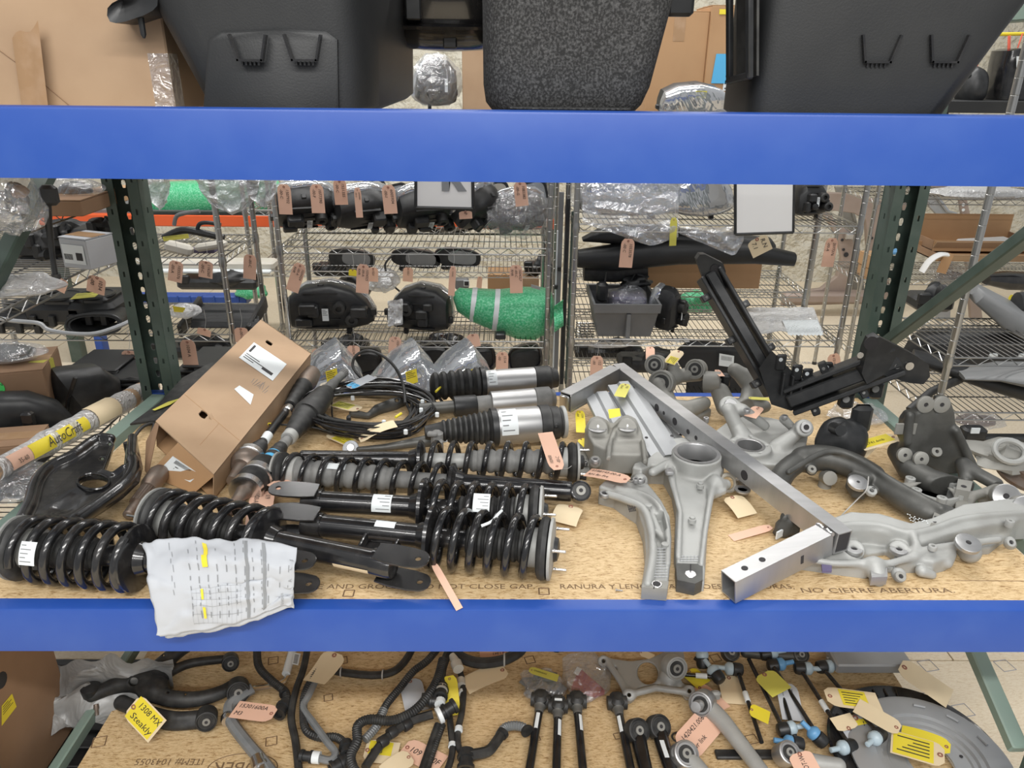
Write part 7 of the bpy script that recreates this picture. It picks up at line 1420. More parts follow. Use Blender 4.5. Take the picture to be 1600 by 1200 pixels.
# --- second unit seen through the first
for i, (x, y, lab, s) in enumerate(((550, 404, 'dark mirror on the far shelf below the first upper lamps', .14), (650, 404, 'dark mirror with a trailing cable on the far shelf', .15), (715, 402, 'mirror with a pale glass on the far shelf under the letter sign', .14))):
    t = thing('wing_mirror', lab, 'mirror', PY(x, 424, B2Y+.2), 'mirrors on the far shelf'); p = PY(x, y, B2Y+.18); rg = [sring(p+V3((0, d_, 0)), (1, 0, -.1), (.1, 0, 1), s*a, .055*a, 3, 22) for d_, a in ((.09, .4), (.06, .85), (0, 1), (-.012, .97))]
    part('housing', MB().loft(rg), 'bplas', t); part('glass', MB().loft([sring(p+V3((s*.2, -.014-d_, 0)), (1, 0, -.1), (.1, 0, 1), s*.6, .04, 3, 20) for d_ in (0, .002)]), 'refl' if i == 2 else 'tote', t)
    part('arm', MB().box(p+V3((-s*.5, .03, -.06)), (.06, .06, .04), None, .008), 'bplas', t)
    if i == 1: part('cable', MB().tube(spl([p+V3((-.13, -.02, .03)), p+V3((-.18, -.05, -.03)), p+V3((-.15, -.06, -.13)), p+V3((-.10, -.05, -.19))], 5), .006, 6), 'bplas', t)
box_px('carton', 'small brown carton on the far shelf above the green bundle', 762, 430, 812, 452, B2Y-.10+.2, .2, 'card'); box_px('carton', 'slim brown carton with a white label beside the small far one', 815, 436, 842, 452, B2Y+.12, .2, 'cardl')
t = wrap('bagged_part', 'pale clear bag of parts on the far shelf between the hanging tags', 'bag', 598, 438, B2Y+.15, .09, .08, .07, 5, 'film2', .4); part('part', blob_px(MB(), 600, 440, B2Y+.2, .06, .05, .04, 2, .4), 'bplas', t)
t = thing('socket_block', 'grey bracket with a square socket on the far shelf', 'bracket', PY(722, 450, B2Y+.1)); part('body', MB().box(PY(722, 443, B2Y+.1), (.08, .06, .07), None, .01), 'tote', t); part('socket', MB().box(PY(729, 443, B2Y+.066), (.034, .006, .034)), 'wlab', t); part('hole', MB().box(PY(729, 443, B2Y+.062), (.024, .006, .024)), 'ink', t)
# --- lower shelf: bagged lamps just above the board's back edge
zb = bz3+.006
for i, (x, s, lab) in enumerate(((508, 4, 'bagged lamp with a yellow sticker behind the long carton'), (625, 6, 'bagged lamp with a yellow sticker behind the cable coil'), (708, 8, 'bagged lamp with a yellow sticker behind the air springs'))):
    p = PY(x, 640, YB-.12); p.z = bz3+.13; t = thing('bagged_headlight', lab, 'headlight', p, 'bagged lamps on the low shelf'); X = Matrix.Translation(p) @ Matrix.Rotation(.35, 4, 'Z')
    rg = [sring((x_*.30, d_, h_), (0, 1, 0), (0, 0, 1), a*.5, b, 2.8, 22) for x_, d_, h_, a, b in ((-.5, .0, .03, .04, .02), (-.35, 0, .07, .16, .05), (-.05, 0, .13, .2, .10), (.22, .01, .16, .2, .12), (.42, .02, .12, .14, .07), (.5, .02, .1, .05, .03))]
    part('housing', MB().loft(rg).xf(X), 'bplas', t); rg = [sring((x_*.36, d_-.02, h_+.012), (0, 1, 0), (0, 0, 1), a*.62+.01, b*1.12+.008, 2.4, 22) for x_, d_, h_, a, b in ((-.5, .0, .03, .04, .02), (-.35, 0, .07, .16, .05), (-.05, 0, .13, .2, .10), (.22, .01, .16, .2, .12), (.42, .02, .12, .14, .07), (.5, .02, .1, .05, .03))]
    part('bag', MB().loft(rg).xf(X), 'lens', t); q = [X @ V3(v) for v in ((-.0, -.155, .22), (.05, -.155, .23), (.055, -.155, .165), (.005, -.155, .155))]; quad_on(t, 'sticker', q, 'yel', rows=PRINT[:4])
for i, (x, y, sx, lab) in enumerate(((565, 566, .11, 'black lamp shell between the first two bagged lamps'), (665, 560, .13, 'black curved mirror shell behind the second bagged lamp'), (745, 562, .10, 'black box-shaped lamp end beside the last bagged lamp'), (820, 560, .09, 'black bracket piece at the end of the low shelf'))):
    t = thing('mirror_shell', lab, 'shell', PY(x, 600, YB+.3)); part('shell', MB().loft([sring(PY(x, y, YB+.25)+V3((0, d_, 0)), (1, 0, .2), (-.1, 0, 1), sx*a, .07*a, 3.4, 22) for d_, a in ((.1, .4), (.05, .9), (-.03, 1), (-.06, .85), (-.065, .6))]), 'bplas', t); part('rim', MB().tube([q_ for q_ in sring(PY(x, y, YB+.185), (1, 0, .2), (-.1, 0, 1), sx*.85, .06, 3.4, 22)], .006, 6, closed=True), 'bgloss', t)
# --- unit with the tote
zc = cz1+.006
for i, (x, w, lab, sd_) in enumerate(((985, .46, 'wide lamp in a loose clear bag hanging over the edge of the tote unit', 3), (1092, .26, 'lamp with ribbed chrome lens beside the wide bagged one', 5), (1262, .16, 'dark lamp at the end of the shelf, behind the blank white sheet', 7))):
    p = PY(x, 352, YC+.2); p.z = zc; t = headlight('headlight', lab, p, w, .20 if i < 2 else .16, .22, .1, sd_, -.1, bag=(i == 0), back=(i == 2))
    if i == 0:
        mb = MB().sheet(lambda u, v: PY(910+150*u, 300+(48+37*(1-abs(u-.72)/.72))*v, YC-.02)+V3((0, .02*mnoise.noise(V3((u*6, v*6, 1))), 0)), 20, 12, .0005); part('loose_bag', mb, 'film', t)
mb = MB().sheet(lambda u, v: PY(1062+100*u, 355+(10+42*u*(1-max(0, u-.85)*5))*v, YC-.01)+V3((0, .02*mnoise.noise(V3((u*6, v*6, 5))), 0)), 16, 8, .0005); tt = thing('plastic_bag', 'clear bag corner hanging below the shelf next to the blank white sheet', 'bag', PY(1120, 400, YC)); part('bag', mb, 'film', tt)
loft_px('bumper_strip', 'long black bumper strip lying on the shelf above the brown carton', 'bumper', [(910, 374, YC+.3, .008, .03), (935, 368, YC+.3, .03, .06), (1000, 368, YC+.3, .05, .08), (1100, 378, YC+.3, .05, .08), (1200, 388, YC+.28, .05, .07), (1206, 390, YC+.28, .03, .04)], 'bplas2')
loft_px('bumper_strip', 'wide black bumper strip under the tagged one, behind the grey tote', 'bumper', [(902, 404, YC+.25, .04, .05), (960, 402, YC+.25, .06, .08), (1060, 392, YC+.25, .06, .08), (1180, 396, YC+.22, .045, .07), (1240, 405, YC+.2, .03, .05)], 'bplas2')
loft_px('bumper_strip', 'low black bumper strip between the grey tote and the brown carton', 'bumper', [(912, 425, YC+.3, .04, .05), (960, 424, YC+.3, .05, .06), (1010, 420, YC+.3, .045, .05)], 'rubber')
box_px('carton', 'long brown carton on the shelf beside the tip of the black V frame', 1002, 410, 1186, 450, YC+.44, .2, 'card')
t = thing('storage_tote', 'grey plastic tote with a thick rim holding small black parts', 'tote', PY(977, 530, YC+.15)); yt_ = YC+.02; p = PY(976, 529, yt_); z1_ = PY(976, 474, yt_).z; W0 = PY(1017, 529, yt_).x-PY(935, 529, yt_).x; W1 = PY(1030, 474, yt_).x-PY(926, 474, yt_).x; cx_ = p.x; dz = z1_-p.z
R4 = lambda w, d_, z, k=0: [V3((cx_+sx*w/2, yt_+.15+sy*d_/2, z)) for sx, sy in ((-1, -1), (1, -1), (1, 1), (-1, 1))]
part('body', MB().loft([R4(W0*.9, .24, p.z+.006), R4(W0*.92, .24, p.z), R4(W0, .26, p.z+.004), R4(W1*.97, .32, z1_-.03), R4(W1*.94, .31, z1_-.03), R4(W0*.97, .24, p.z+.008)], cap=True), 'tote', t, smooth=0)
part('rim', MB().loft([R4(W1*.97, .32, z1_-.04), R4(W1*1.0, .34, z1_-.04), R4(W1*1.02, .345, z1_), R4(W1*.95, .315, z1_), R4(W1*.95, .315, z1_-.04)], cap=False), 'tote', t, smooth=0); part('rib', MB().box((cx_+.01, yt_-.004, (p.z+z1_)/2-.02), (.02, .03, dz*.7), None, .003), 'tote', t)
t = thing('bagged_part', 'small part in a clear bag inside the grey tote', 'bag', (cx_+.03, yt_+.15, p.z+.02)); part('part', MB().box((cx_+.03, yt_+.17, z1_-.05), (.16, .12, .09), None, .01), 'violet', t); part('bag', blob(MB(), (cx_+.02, yt_+.15, z1_-.04), .11, .10, .07, 3, .4), 'film', t)
t = thing('bracket_part', 'black clip-shaped bracket sticking out of the grey tote', 'bracket', (cx_-.1, yt_+.1, z1_-.03)); part('bracket', MB().box((cx_-.10, yt_+.12, z1_+.02), (.05, .06, .09), None, .012), 'bplas', t); part('pin', MB().tube([(cx_-.09, yt_+.12, z1_+.05), (cx_-.085, yt_+.12, z1_+.11)], .004, 6), 'bplas', t)
t = thing('bracket_part', 'tangled black bracket on top of the parts in the grey tote', 'bracket', (cx_+.06, yt_+.2, z1_+.02)); part('bracket', blob(MB(), (cx_+.07, yt_+.22, z1_+.045), .07, .04, .025, 6, .7), 'bplas', t); part('pin', MB().tube([(cx_+.03, yt_+.2, z1_+.02), (cx_+.06, yt_+.2, z1_+.08)], .004, 6), 'bplas', t)
p = PY(1045, 531, YC+.12); p.z = cz2+.006; t = headlight('headlight', 'round fog lamp on edge against the grey tote', p, .12, .21, .16, .8, 5, 0)
t = thing('coil_spring', 'small chrome springs on the shelf beside the grey tote', 'spring', PY(911, 525, YC+.2));
for k in range(4): q = PY(905+k*6, 522, YC+.15+.02*k); part('spring', MB().helix(q+V3((0, 0, -.02)), q+V3((0, 0, .06)), .016, .003, 6, 12, 5), 'steel', t)
wrap('bubble_wrap_bundle', 'small green bubble wrap parcel behind the fog lamp', 'bundle', 1090, 472, YC2+.3, .10, .09, .06, 7, 'green', .3)
t = thing('bubble_wrap_sheet', 'milky bubble wrap sheet lying on the shelf end below the car panel', 'sheet', PY(1240, 515, YC+.2)); part('sheet', MB().sheet(lambda u, v: PZ(1160+110*u+16*v, 484+40*v, cz2+.012)+V3((0, 0, .012+.014*mnoise.noise(V3((u*4, v*4, 1))))), 16, 12, .002), 'film2', t); part('bubbles', MB().sheet(lambda u, v: PZ(1222+55*u+10*v, 500+24*v, cz2+.03)+V3((0, 0, .004*math.sin(u*60)*math.sin(v*40))), 40, 24, .001), 'wlab', t)
t = loft_px('plastic_cover', 'dark panel with a white barcode label behind the black V frame', 'panel', [(1068, 580, 3.45, .11, .02), (1075, 576, 3.45, .15, .03), (1140, 582, 3.42, .14, .03), (1200, 596, 3.4, .12, .03)], 'bplas2', e=5); q = [PY(x, y, 3.36) for x, y in ((1124, 552), (1147, 556), (1146, 574), (1123, 571))]; quad_on(t, 'label', q, 'wlab', rows=[(.15+.08*i, .15, .18+.08*i, .5) for i in range(9)])
t = thing('plastic_sheet', 'crumpled clear sheet spread on the low shelf behind the back carrier', 'plastic sheet', PY(985, 545, YC)); part('film', MB().sheet(lambda u, v: PY(898+180*u, 534+14*v*(.6+.6*math.sin(u*5)), YC+.05)+V3((0, .06*v+.02*mnoise.noise(V3((u*7, v*3, 1))), 0)), 24, 6, .001), 'film2', t)
# trim strips standing between the two units
for i, (x, y0_, y1_, m_, wd, lab) in enumerate(((874, 300, 590, 'tote', .022, 'tall grey trim strip standing between the two units'), (884, 310, 600, 'bplas', .018, 'tall black trim strip standing between the two units'), (891, 330, 600, 'dgreen', .012, 'thin green edged strip standing between the two units'), (869, 360, 590, 'wlab', .008, 'narrow white strip standing between the two units'))):
    a, b = PY(x, y0_, YB+.1), PY(x-3, y1_, YB+.1); t = thing('trim_strip', lab, 'trim', b); part('strip', MB().box((a+b)/2, (wd, .012, (a-b).length), None, .002), m_, t); part('clip', MB().box((a+b)/2+V3((0, -.01, .1)), (.016, .012, .02), None, .002), 'bplas', t)

# --- left side: shelves beside the upright
AZ1, AZ2, AZ3 = az[1], az[2], az[0]
box_px('carton', 'flat brown carton on the upper left shelf, under the bubble bag', 58, 313, 130, 338, 2.30, .22, 'cardd'); box_px('carton', 'taller brown carton beside the flat one on the upper left shelf', 122, 304, 168, 325, 2.52, .2, 'card')
t = wrap('bagged_part', 'bubble bag with a dark part on the cartons of the upper left shelf', 'bag', 112, 296, 2.42, .085, .07, .032, 4, 'film', .3); part('part', blob_px(MB(), 118, 296, 2.44, .05, .04, .022, 8, .5), 'bplas', t)
t = wrap('bagged_part', 'clear bag with a brown and black part hanging by the left brace', 'bag', 22, 315, 1.75, .055, .06, .065, 9, 'film', .35); part('part', blob_px(MB(), 26, 312, 1.78, .022, .03, .034, 2, .4), 'castd', t); part('part', blob_px(MB(), 30, 300, 1.77, .018, .02, .014, 4, .3), 'cardd', t)
t = thing('wiper_arm', 'thin black arm hanging down in front of the white printed carton', 'arm', PY(85, 430, 1.95)); part('arm', MB().tube([PY(x, y, 1.95) for x, y in ((72, 300), (76, 350), (82, 400), (87, 432))], [.011, .009, .007, .007], 8), 'bplas', t); part('tip', MB().lathe(PY(87, 428, 1.95), (0, 0, -1), [(0, .011), (.012, .011), (.014, .008)], 10), 'rubber', t); part('clamp', MB().box(PY(77, 305, 1.95), (.04, .03, .05), None, .008), 'bplas', t)
ct, P = carton('carton', 'small white printed carton on the edge of the middle left shelf', PY(143, 414, 2.22), (.10, .10, .088), -.35, 'wht', seams=False); quad_on(ct, 'print_panel', [P(a, -.0505, b) for a, b in ((-.04, .07), (.04, .07), (.04, .015), (-.04, .015))], 'wlab', rows=[(.05+.05*i, .5, .08+.05*i, .8) for i in range(8)]+[(.6, .4, .9, .8)])
for i, (x, y, sx, sz, sd_, lab) in enumerate(((62, 385, .09, .045, 3, 'jagged black plastic part on the middle left shelf, by the hanging arm'), (100, 372, .06, .04, 5, 'black clip part behind the hanging arm'), (160, 366, .10, .04, 7, 'black panel end behind the white printed carton'), (75, 402, .08, .03, 11, 'flat black part lying on the wires of the middle left shelf'))):
    t = thing('plastic_part', lab, 'part', PY(x, y+12, 2.62)); part('body', MB().box(PY(x, y, 2.62), (sx*1.7, .12, sz*1.3), None, .012), 'bplas', t); part('lump', blob_px(MB(), x+6, y-8, 2.6, sx*.5, .05, sz*.8, sd_, .7), 'bplas2', t); part('tab', MB().box(PY(x-14, y-10, 2.56), (.03, .04, .05), None, .006), 'bplas', t)
t = wrap('plastic_bag', 'clear bag lying on the middle left shelf edge by the brace', 'bag', 30, 445, 1.85, .09, .08, .02, 6, 'film2', .5)
# black ducts on the low shelf of the left unit
DY = A2Y+.05
for i, (x, y, w_, h_, sd_, lab) in enumerate(((60, 488, .16, .05, 3, 'black air duct box at the end of the left duct shelf'), (110, 478, .16, .06, 5, 'black air duct with an oval rib on the left duct shelf'), (165, 476, .13, .06, 9, 'black air duct with a yellow label on the left duct shelf'))):
    p = PY(x, y, DY+.1); t = thing('air_duct', lab, 'duct', p-V3((0, 0, h_)), 'air ducts on the left shelf'); part('body', MB().box(p, (w_*1.6, .30, h_*1.5), None, .02), 'bplas2', t)
    part('raised_box', MB().box(p+V3((.02, -.05, h_*.8)), (w_*.8, .16, .04), None, .012), 'bplas', t); part('oval_rib', MB().tube(sring(p+V3((0, -.06, h_*.75+.02)), (1, 0, 0), (0, 1, 0), w_*.55, .07, 2.2, 22), .008, 6, closed=True), 'bplas', t)
    for k in range(3): part('tab', MB().box(p+V3((w_*(.5*k-.5), -.155, -.02)), (.03, .02, .05), None, .004), 'bplas', t)
    if i == 2: quad_on(t, 'label', [p+V3(v) for v in ((-.06, -.10, h_*.8+.03), (.03, -.07, h_*.8+.03), (.03, -.13, h_*.8+.024), (-.06, -.16, h_*.8+.022))], 'yeld', rows=PRINT[:3])
p = PY(150, 505, DY-.1); t = thing('duct_outlet', 'oval-mouthed black duct outlet in front of the ducts', 'duct', p-V3((0, 0, .03)))
part('collar', MB().loft([[q for q in sring(p+V3((0, d_, 0)), (1, 0, .05), (0, .25, 1), a, b, 2.4, 28)] for d_, a, b in ((.12, .10, .035), (.0, .115, .042), (-.02, .118, .044), (-.02, .10, .033), (.05, .09, .028))], cap=False), 'bplas', t); part('flange', MB().tube(sring(p+V3((0, -.02, 0)), (1, 0, .05), (0, .25, 1), .116, .043, 2.4, 28), .006, 6, closed=True), 'bplas', t)
t = thing('bent_tube', 'bent pale metal tube lying along the front of the duct shelf', 'tube', PY(110, 512, A2Y-.15)); part('tube', MB().tube(spl([tuple(PY(x, y, Y_)) for x, y, Y_ in ((-20, 494, 2.9), (20, 501, 2.9), (60, 505, 2.9), (75, 515, 2.9), (110, 521, 2.9), (150, 521, 2.9), (190, 508, 2.95), (215, 495, 3.0))], 5), .009, 8), 'sheet', t); part('end', MB().tube([PY(208, 478, 3.0), PY(206, 490, 3.0), PY(215, 497, 3.0)], .010, 8), 'hgrey', t)
# cartons and black shells on the lowest left level
ct, P = carton('carton', 'brown carton with a green round sticker on the low left shelf', PY(36, 634, 2.42), (.235, .23, .165), .30, 'cardd', seams=False)
c_ = P(-.03, -.1165, .115); mb = MB().lathe(c_, P(0, -1, 0)-P(0, 0, 0), [(0, .028), (.0012, .028)], 24); s_ = part('sticker', mb, 'gsticker', ct, 'bright green round sticker'); tx = MB(); ax_ = (P(1, 0, 0)-P(0, 0, 0)); az_ = V3((0, 0, 1))
for s__, dz_ in (('RETURN', .012), ('TO', 0), ('STOCK', -.012)): lettering(tx, s__, .013, c_+az_*dz_+(P(0, -1, 0)-P(0, 0, 0))*.0016, ax_, az_)
part('lettering', tx, 'ink', ct); quad_on(ct, 'label', [P(a, -.1162, b) for a, b in ((-.11, .06), (.11, .06), (.11, .01), (-.11, .01))], 'wlab', rows=[(.45, .15+.2*i, .9-.1*i, .22+.2*i) for i in range(4)]+[(.03, .1, .3, .9)])
part('yellow_tape', MB().box(P(.09, -.02, .1665), (.05, .05, .001)), 'yeld', ct); part('yellow_tape', MB().box(P(.1182, -.02, .135), (.001, .04, .06)), 'yeld', ct)
t = thing('bagged_part', 'long dark part in a clear bag on the carton with the green sticker', 'bag', PY(35, 560, 2.1)); q_ = P(-.02, 0, .20); part('part', MB().loft([sring(q_+V3((x_, 0, 0)), (0, 1, 0), (0, 0, 1), .04*a, .02*a, 3, 16) for x_, a in ((-.12, .5), (-.1, 1), (.06, 1), (.1, .6))]), 'castd', t); part('bag', blob(MB(), q_+V3((0, 0, .0)), .13, .065, .03, 5, .3), 'film', t)
t = loft_px('mirror_shell', 'rounded black mirror shell behind the wrapped tube on the low left shelf', 'mirror', [(103, 634, 2.45, .08, .05), (112, 615, 2.45, .11, .07), (140, 612, 2.5, .10, .08), (170, 618, 2.55, .07, .06), (186, 630, 2.55, .02, .03)], 'bplas', e=3); part('rim', MB().tube([PY(x, y, 2.38) for x, y in ((101, 660), (107, 622), (118, 590))], .007, 6), 'bgloss', t)
t = loft_px('mirror_shell', 'long black mirror arm shell lying in front of the carton with the green sticker', 'mirror', [(-40, 645, 2.22, .055, .05), (0, 642, 2.22, .06, .05), (40, 640, 2.24, .06, .05), (80, 648, 2.28, .05, .05), (112, 662, 2.32, .02, .03)], 'bplas', e=3); part('hook', MB().box(PY(44, 655, 2.18), (.035, .03, .05), None, .006), 'bgloss', t)
t = thing('wrapped_tube', 'long tube in clear wrap with a handwritten yellow label, along the left strut', 'tube', PX(110, 680, -1.36)); a, b = PX(-10, 737, -1.325), PX(238, 604, -1.30); d_ = (b-a); L = d_.length; ax_ = d_.normalized()
part('tube', MB().lathe(a, ax_, [(0, .026), (L*.5, .030), (L*.55, .033), (L*.9, .036), (L, .03)], 20), 'cardl', t); part('wrap', MB().lathe(a, ax_, [(0, .029), (L*.2, .030)]+[(L*(.2+.06*k), .034+.004*(k % 2)) for k in range(1, 13)]+[(L, .03)], 22), 'film2', t)
up = V3((0, 0, 1)); up = (up-ax_*up.dot(ax_)).normalized(); sd = ax_.cross(up); sd = -sd if sd.dot(EYE-a) < 0 else sd
W = lambda s, h, r=.0345: a+ax_*(L*s)+(up*math.cos(h)+sd*math.sin(h))*r
def wraplab(nm, s0, s1, h0, h1, m_, r=.0345): return part(nm, MB().sheet(lambda u, v: W(s0+(s1-s0)*u, h0+(h1-h0)*v, r), 6, 6), m_, t, smooth=80)
wraplab('yellow_label', .13, .45, .55, 1.75, 'yel', .0365); wraplab('pink_label', .03, .13, .5, 1.75, 'tagp', .0355); wraplab('paper_band', .50, .66, -.3, 1.9, 'tagm', .0415)
tx = MB(); c_ = W(.30, 1.15, .040); nn = (up*math.cos(1.15)+sd*math.sin(1.15)); lettering(tx, 'AutoCraft', .040, c_, ax_, nn.cross(ax_) if nn.cross(ax_).z > 0 else -nn.cross(ax_), shear=.25, off=.0); part('lettering', tx, 'ink', t)
tx = MB(); lettering(tx, '35-60', .018, W(.08, 1.3, .039), ax_, nn.cross(ax_) if nn.cross(ax_).z > 0 else -nn.cross(ax_), off=.0); part('lettering', tx, 'ink', t)
ct, P = carton('carton', 'low brown carton under the wrapped tube on the low left shelf', PX(25, 705, -1.48), (.16, .14, .05), .2, 'cardd', seams=False)
t = thing('plastic_tray', 'black curved splash panel on the low left shelf under the tube', 'panel', PX(50, 730, -1.45)); part('panel', MB().sheet(lambda u, v: V3((-1.62+.24*u, 1.75+.5*v, AZ3+.03+.03*math.sin(u*3))), 10, 8, .004), 'bplas2', t); part('rim', MB().tube([V3((-1.385, 1.75+.05*k, AZ3+.035)) for k in range(11)], .007, 6), 'bplas', t)
t = wrap('bagged_part', 'clear bag with a dark part at the front of the low left shelf', 'bag', 25, 752, 1.80, .10, .10, .025, 7, 'film', .4); part('part', blob_px(MB(), 30, 755, 1.82, .07, .06, .016, 5, .4), 'bplas', t)
for i, (x, y, Y_, w_, lab) in enumerate(((160, 578, 2.75, .20, 'stack of flat black trim on the low left shelf behind the mirror shell'), (205, 592, 2.70, .16, 'ribbed black trim beside the upright on the low left shelf'), (330, 572, 2.85, .18, 'dark bumper end behind the upright and the long carton'))):
    t = thing('bumper_trim', lab, 'trim', PY(x, y+12, Y_)); 
    for k in range(4): part('panel', MB().box(PY(x, y+8, Y_)+V3((.02*(k % 2), 0, .02*k)), (w_*(1.3-.12*k), .22, .012), None, .004), 'bplas2', t)
    part('lip', MB().tube([PY(x-25, y+6, Y_-.1), PY(x, y, Y_-.1), PY(x+25, y+5, Y_-.1)], .010, 6), 'bplas', t)
# shelf seen right of the left upright
t = thing('hinge_arm', 'beige hinge arms with a dark handle on the shelf right of the left upright', 'hinge', PY(310, 395, A2Y+.1)); part('arm', MB().box(PY(280, 388, A2Y+.05), (.11, .05, .045), ((1, 0, -.25), (0, 1, 0), (.25, 0, 1)), .012), 'beige', t); part('arm', MB().box(PY(330, 384, A2Y+.05), (.13, .05, .03), ((1, 0, .15), (0, 1, 0), (-.15, 0, 1)), .010), 'beige', t); part('plate', MB().box(PY(320, 390, A2Y+.1), (.10, .06, .02), None, .004), 'violet', t)
t = thing('latch_handle', 'black handle bar with a yellow label on the shelf right of the left upright', 'handle', PY(290, 375, A2Y+.2)); part('bar', MB().tube(spl([tuple(PY(x, y, A2Y+.2)) for x, y in ((256, 372), (285, 360), (320, 365), (350, 372))], 5), .016, 8), 'bplas', t); part('handle', MB().tube(spl([tuple(PY(x, y, A2Y+.2)) for x, y in ((272, 352), (276, 338), (290, 333), (312, 330))], 5), .009, 8), 'hgrey', t); quad_on(t, 'label', [PY(x, y, A2Y+.15) for x, y in ((254, 370), (294, 365), (296, 372), (256, 377))], 'yeld', rows=PRINT[:2]); part('hook', MB().tube(spl([tuple(PY(x, y, A2Y+.2)) for x, y in ((308, 360), (312, 350), (325, 348), (345, 351))], 5), .009, 8), 'bplas', t)
t = thing('bumper_trim', 'pale long trim panel on the far left shelf', 'trim', PY(310, 412, B2Y)); part('panel', MB().box(PY(330, 412, B2Y+.05), (.75, .12, .05), None, .012), 'beige', t); part('panel', MB().box(PY(330, 422, B2Y), (.70, .1, .02), None, .006), 'wlab', t)
t = thing('louvre_panel', 'black louvred grille lying on the duct shelf right of the upright', 'grille', PY(350, 500, A2Y+.2))
for k in range(7): part('slat', MB().box(PY(352, 480+4.6*k, A2Y+.32-.04*k), (.30, .035, .008), ((1, 0, 0), (0, .8, .6), (0, -.6, .8)), .003), 'bplas', t)
for x in (298, 402): part('end', MB().box(PY(x, 494, A2Y+.2), (.02, .28, .06), ((1, 0, 0), (0, .98, .2), (0, -.2, .98)), .004), 'bplas', t)
t = wrap('bagged_part', 'clear bag with a yellow sticker at the end of the black louvred grille', 'bag', 290, 486, A2Y+.1, .06, .05, .03, 5, 'film2', .3); quad_on(t, 'sticker', [PY(x, y, A2Y+.03) for x, y in ((270, 478), (290, 481), (286, 488), (272, 487))], 'yel')
wrap('bubble_wrap_bundle', 'small green bubble wrap parcel right of the black louvred grille', 'bundle', 392, 454, 4.8, .11, .08, .045, 3, 'green', .3)
# far rack behind: orange beam with green wrap on it, blue rail lower down
FY = 5.0
fr_ = thing('far_rack', 'far pallet rack with an orange beam across the back', 'rack', PY(470, 352, FY)); a, b = PY(60, 346, FY), PY(868, 347, FY); part('beam', MB().box((a+b)/2+V3((0, .03, 0)), ((b-a).length, .06, .075), None, .006), 'orange', fr_); a, b = PY(60, 459, FY), PY(420, 466, FY); part('shelf_panel', MB().box((PY(60, 335, FY)+PY(868, 335, FY))/2+V3((0, .35, 0)), (3.3, .6, .02)), 'tote', fr_)
for x in (70, 862): q = PY(x, 346, FY); part('post', MB().box((q.x, FY+.05, 1.3), (.08, .08, 2.6), None, .004), 'dgreen', fr_)
t = thing('blue_rail', 'blue plastic rail with a ribbed top at the back below the orange beam', 'rail', PY(260, 470, 4.8)); part('rail', MB().box(PY(255, 466, 4.8), (1.1, .10, .055), None, .004), 'blue', t)
for k in range(14): part('rib', MB().box(PY(255, 466, 4.8)+V3((-.5+.077*k, -.05, .012)), (.008, .012, .04)), 'blue', t)
q = PY(255, 475, 4.8); part('leg', MB().box((q.x-.45, 4.8, q.z/2), (.05, .08, q.z), None, .004), 'blue', t); part('leg', MB().box((q.x+.45, 4.8, q.z/2), (.05, .08, q.z), None, .004), 'blue', t)
t = thing('bubble_wrap_bundle', 'long green bubble wrap bundle on the orange beam of the far rack', 'bundle', PY(340, 335, FY+.2)); part('wrap', MB().loft([[p_+V3((0, 0, .02*mnoise.noise(V3((i*.8, k*.6, 4))))) for k, p_ in enumerate(sring(PY(x, 308, FY+.2), (0, 1, 0), (0, 0, 1), .15*s_, .105*s_, 2.6, 22))] for i, (x, s_) in enumerate(((236, .4), (245, .9), (300, 1), (350, .95), (400, 1), (432, .95), (442, .4)))]), 'green', t); part('strip', MB().box(PY(340, 334, FY+.02), (1.0, .03, .02)), 'bplas', t)
for i, (x, y, lab, w_) in enumerate(((355, 300, 'milky plastic bag hanging in front of the green wrap bundle', .13), (240, 292, 'milky plastic bag hanging beside the left upright', .06), (405, 290, 'small milky plastic bag at the end of the green wrap bundle', .07))):
    t = thing('plastic_bag', lab, 'bag', PY(x, y+20, 3.14)); part('bag', MB().sheet(lambda u, v: PY(x, y-28, 3.14)+V3((w_*(u-.5)*2*(1-.45*v*v), .03*mnoise.noise(V3((u*5+i, v*5, 2))), -.16*v*(1-.4*abs(u-.5)))), 14, 12, .001), 'film2', t)
for i, (x, y, w_, m_, lab) in enumerate(((470, 306, .25, 'bgloss', 'shiny dark part on the orange far rack behind the first pink tag'), (700, 345, .3, 'tote', 'grey part on the far rack under the letter sign'), (250, 312, .3, 'film2', 'wrapped pale bundle on the far rack beside the upright'), (560, 440, .2, 'bplas', 'dark lamp part on the far shelf between hanging tags'), (480, 475, .25, 'castd', 'dark part behind the large lamp'))):
    Yp = 5.3 if i < 3 else 4.75; t = thing('stored_part', lab, 'part', PY(x, y+15, Yp)); part('body', blob_px(MB(), x, y, Yp, w_*.6, .12, .07, i+2, .4), m_, t); part('foot', MB().box(PY(x, y+14, Yp), (w_*.8, .15, .03), None, .006), 'bplas', t)

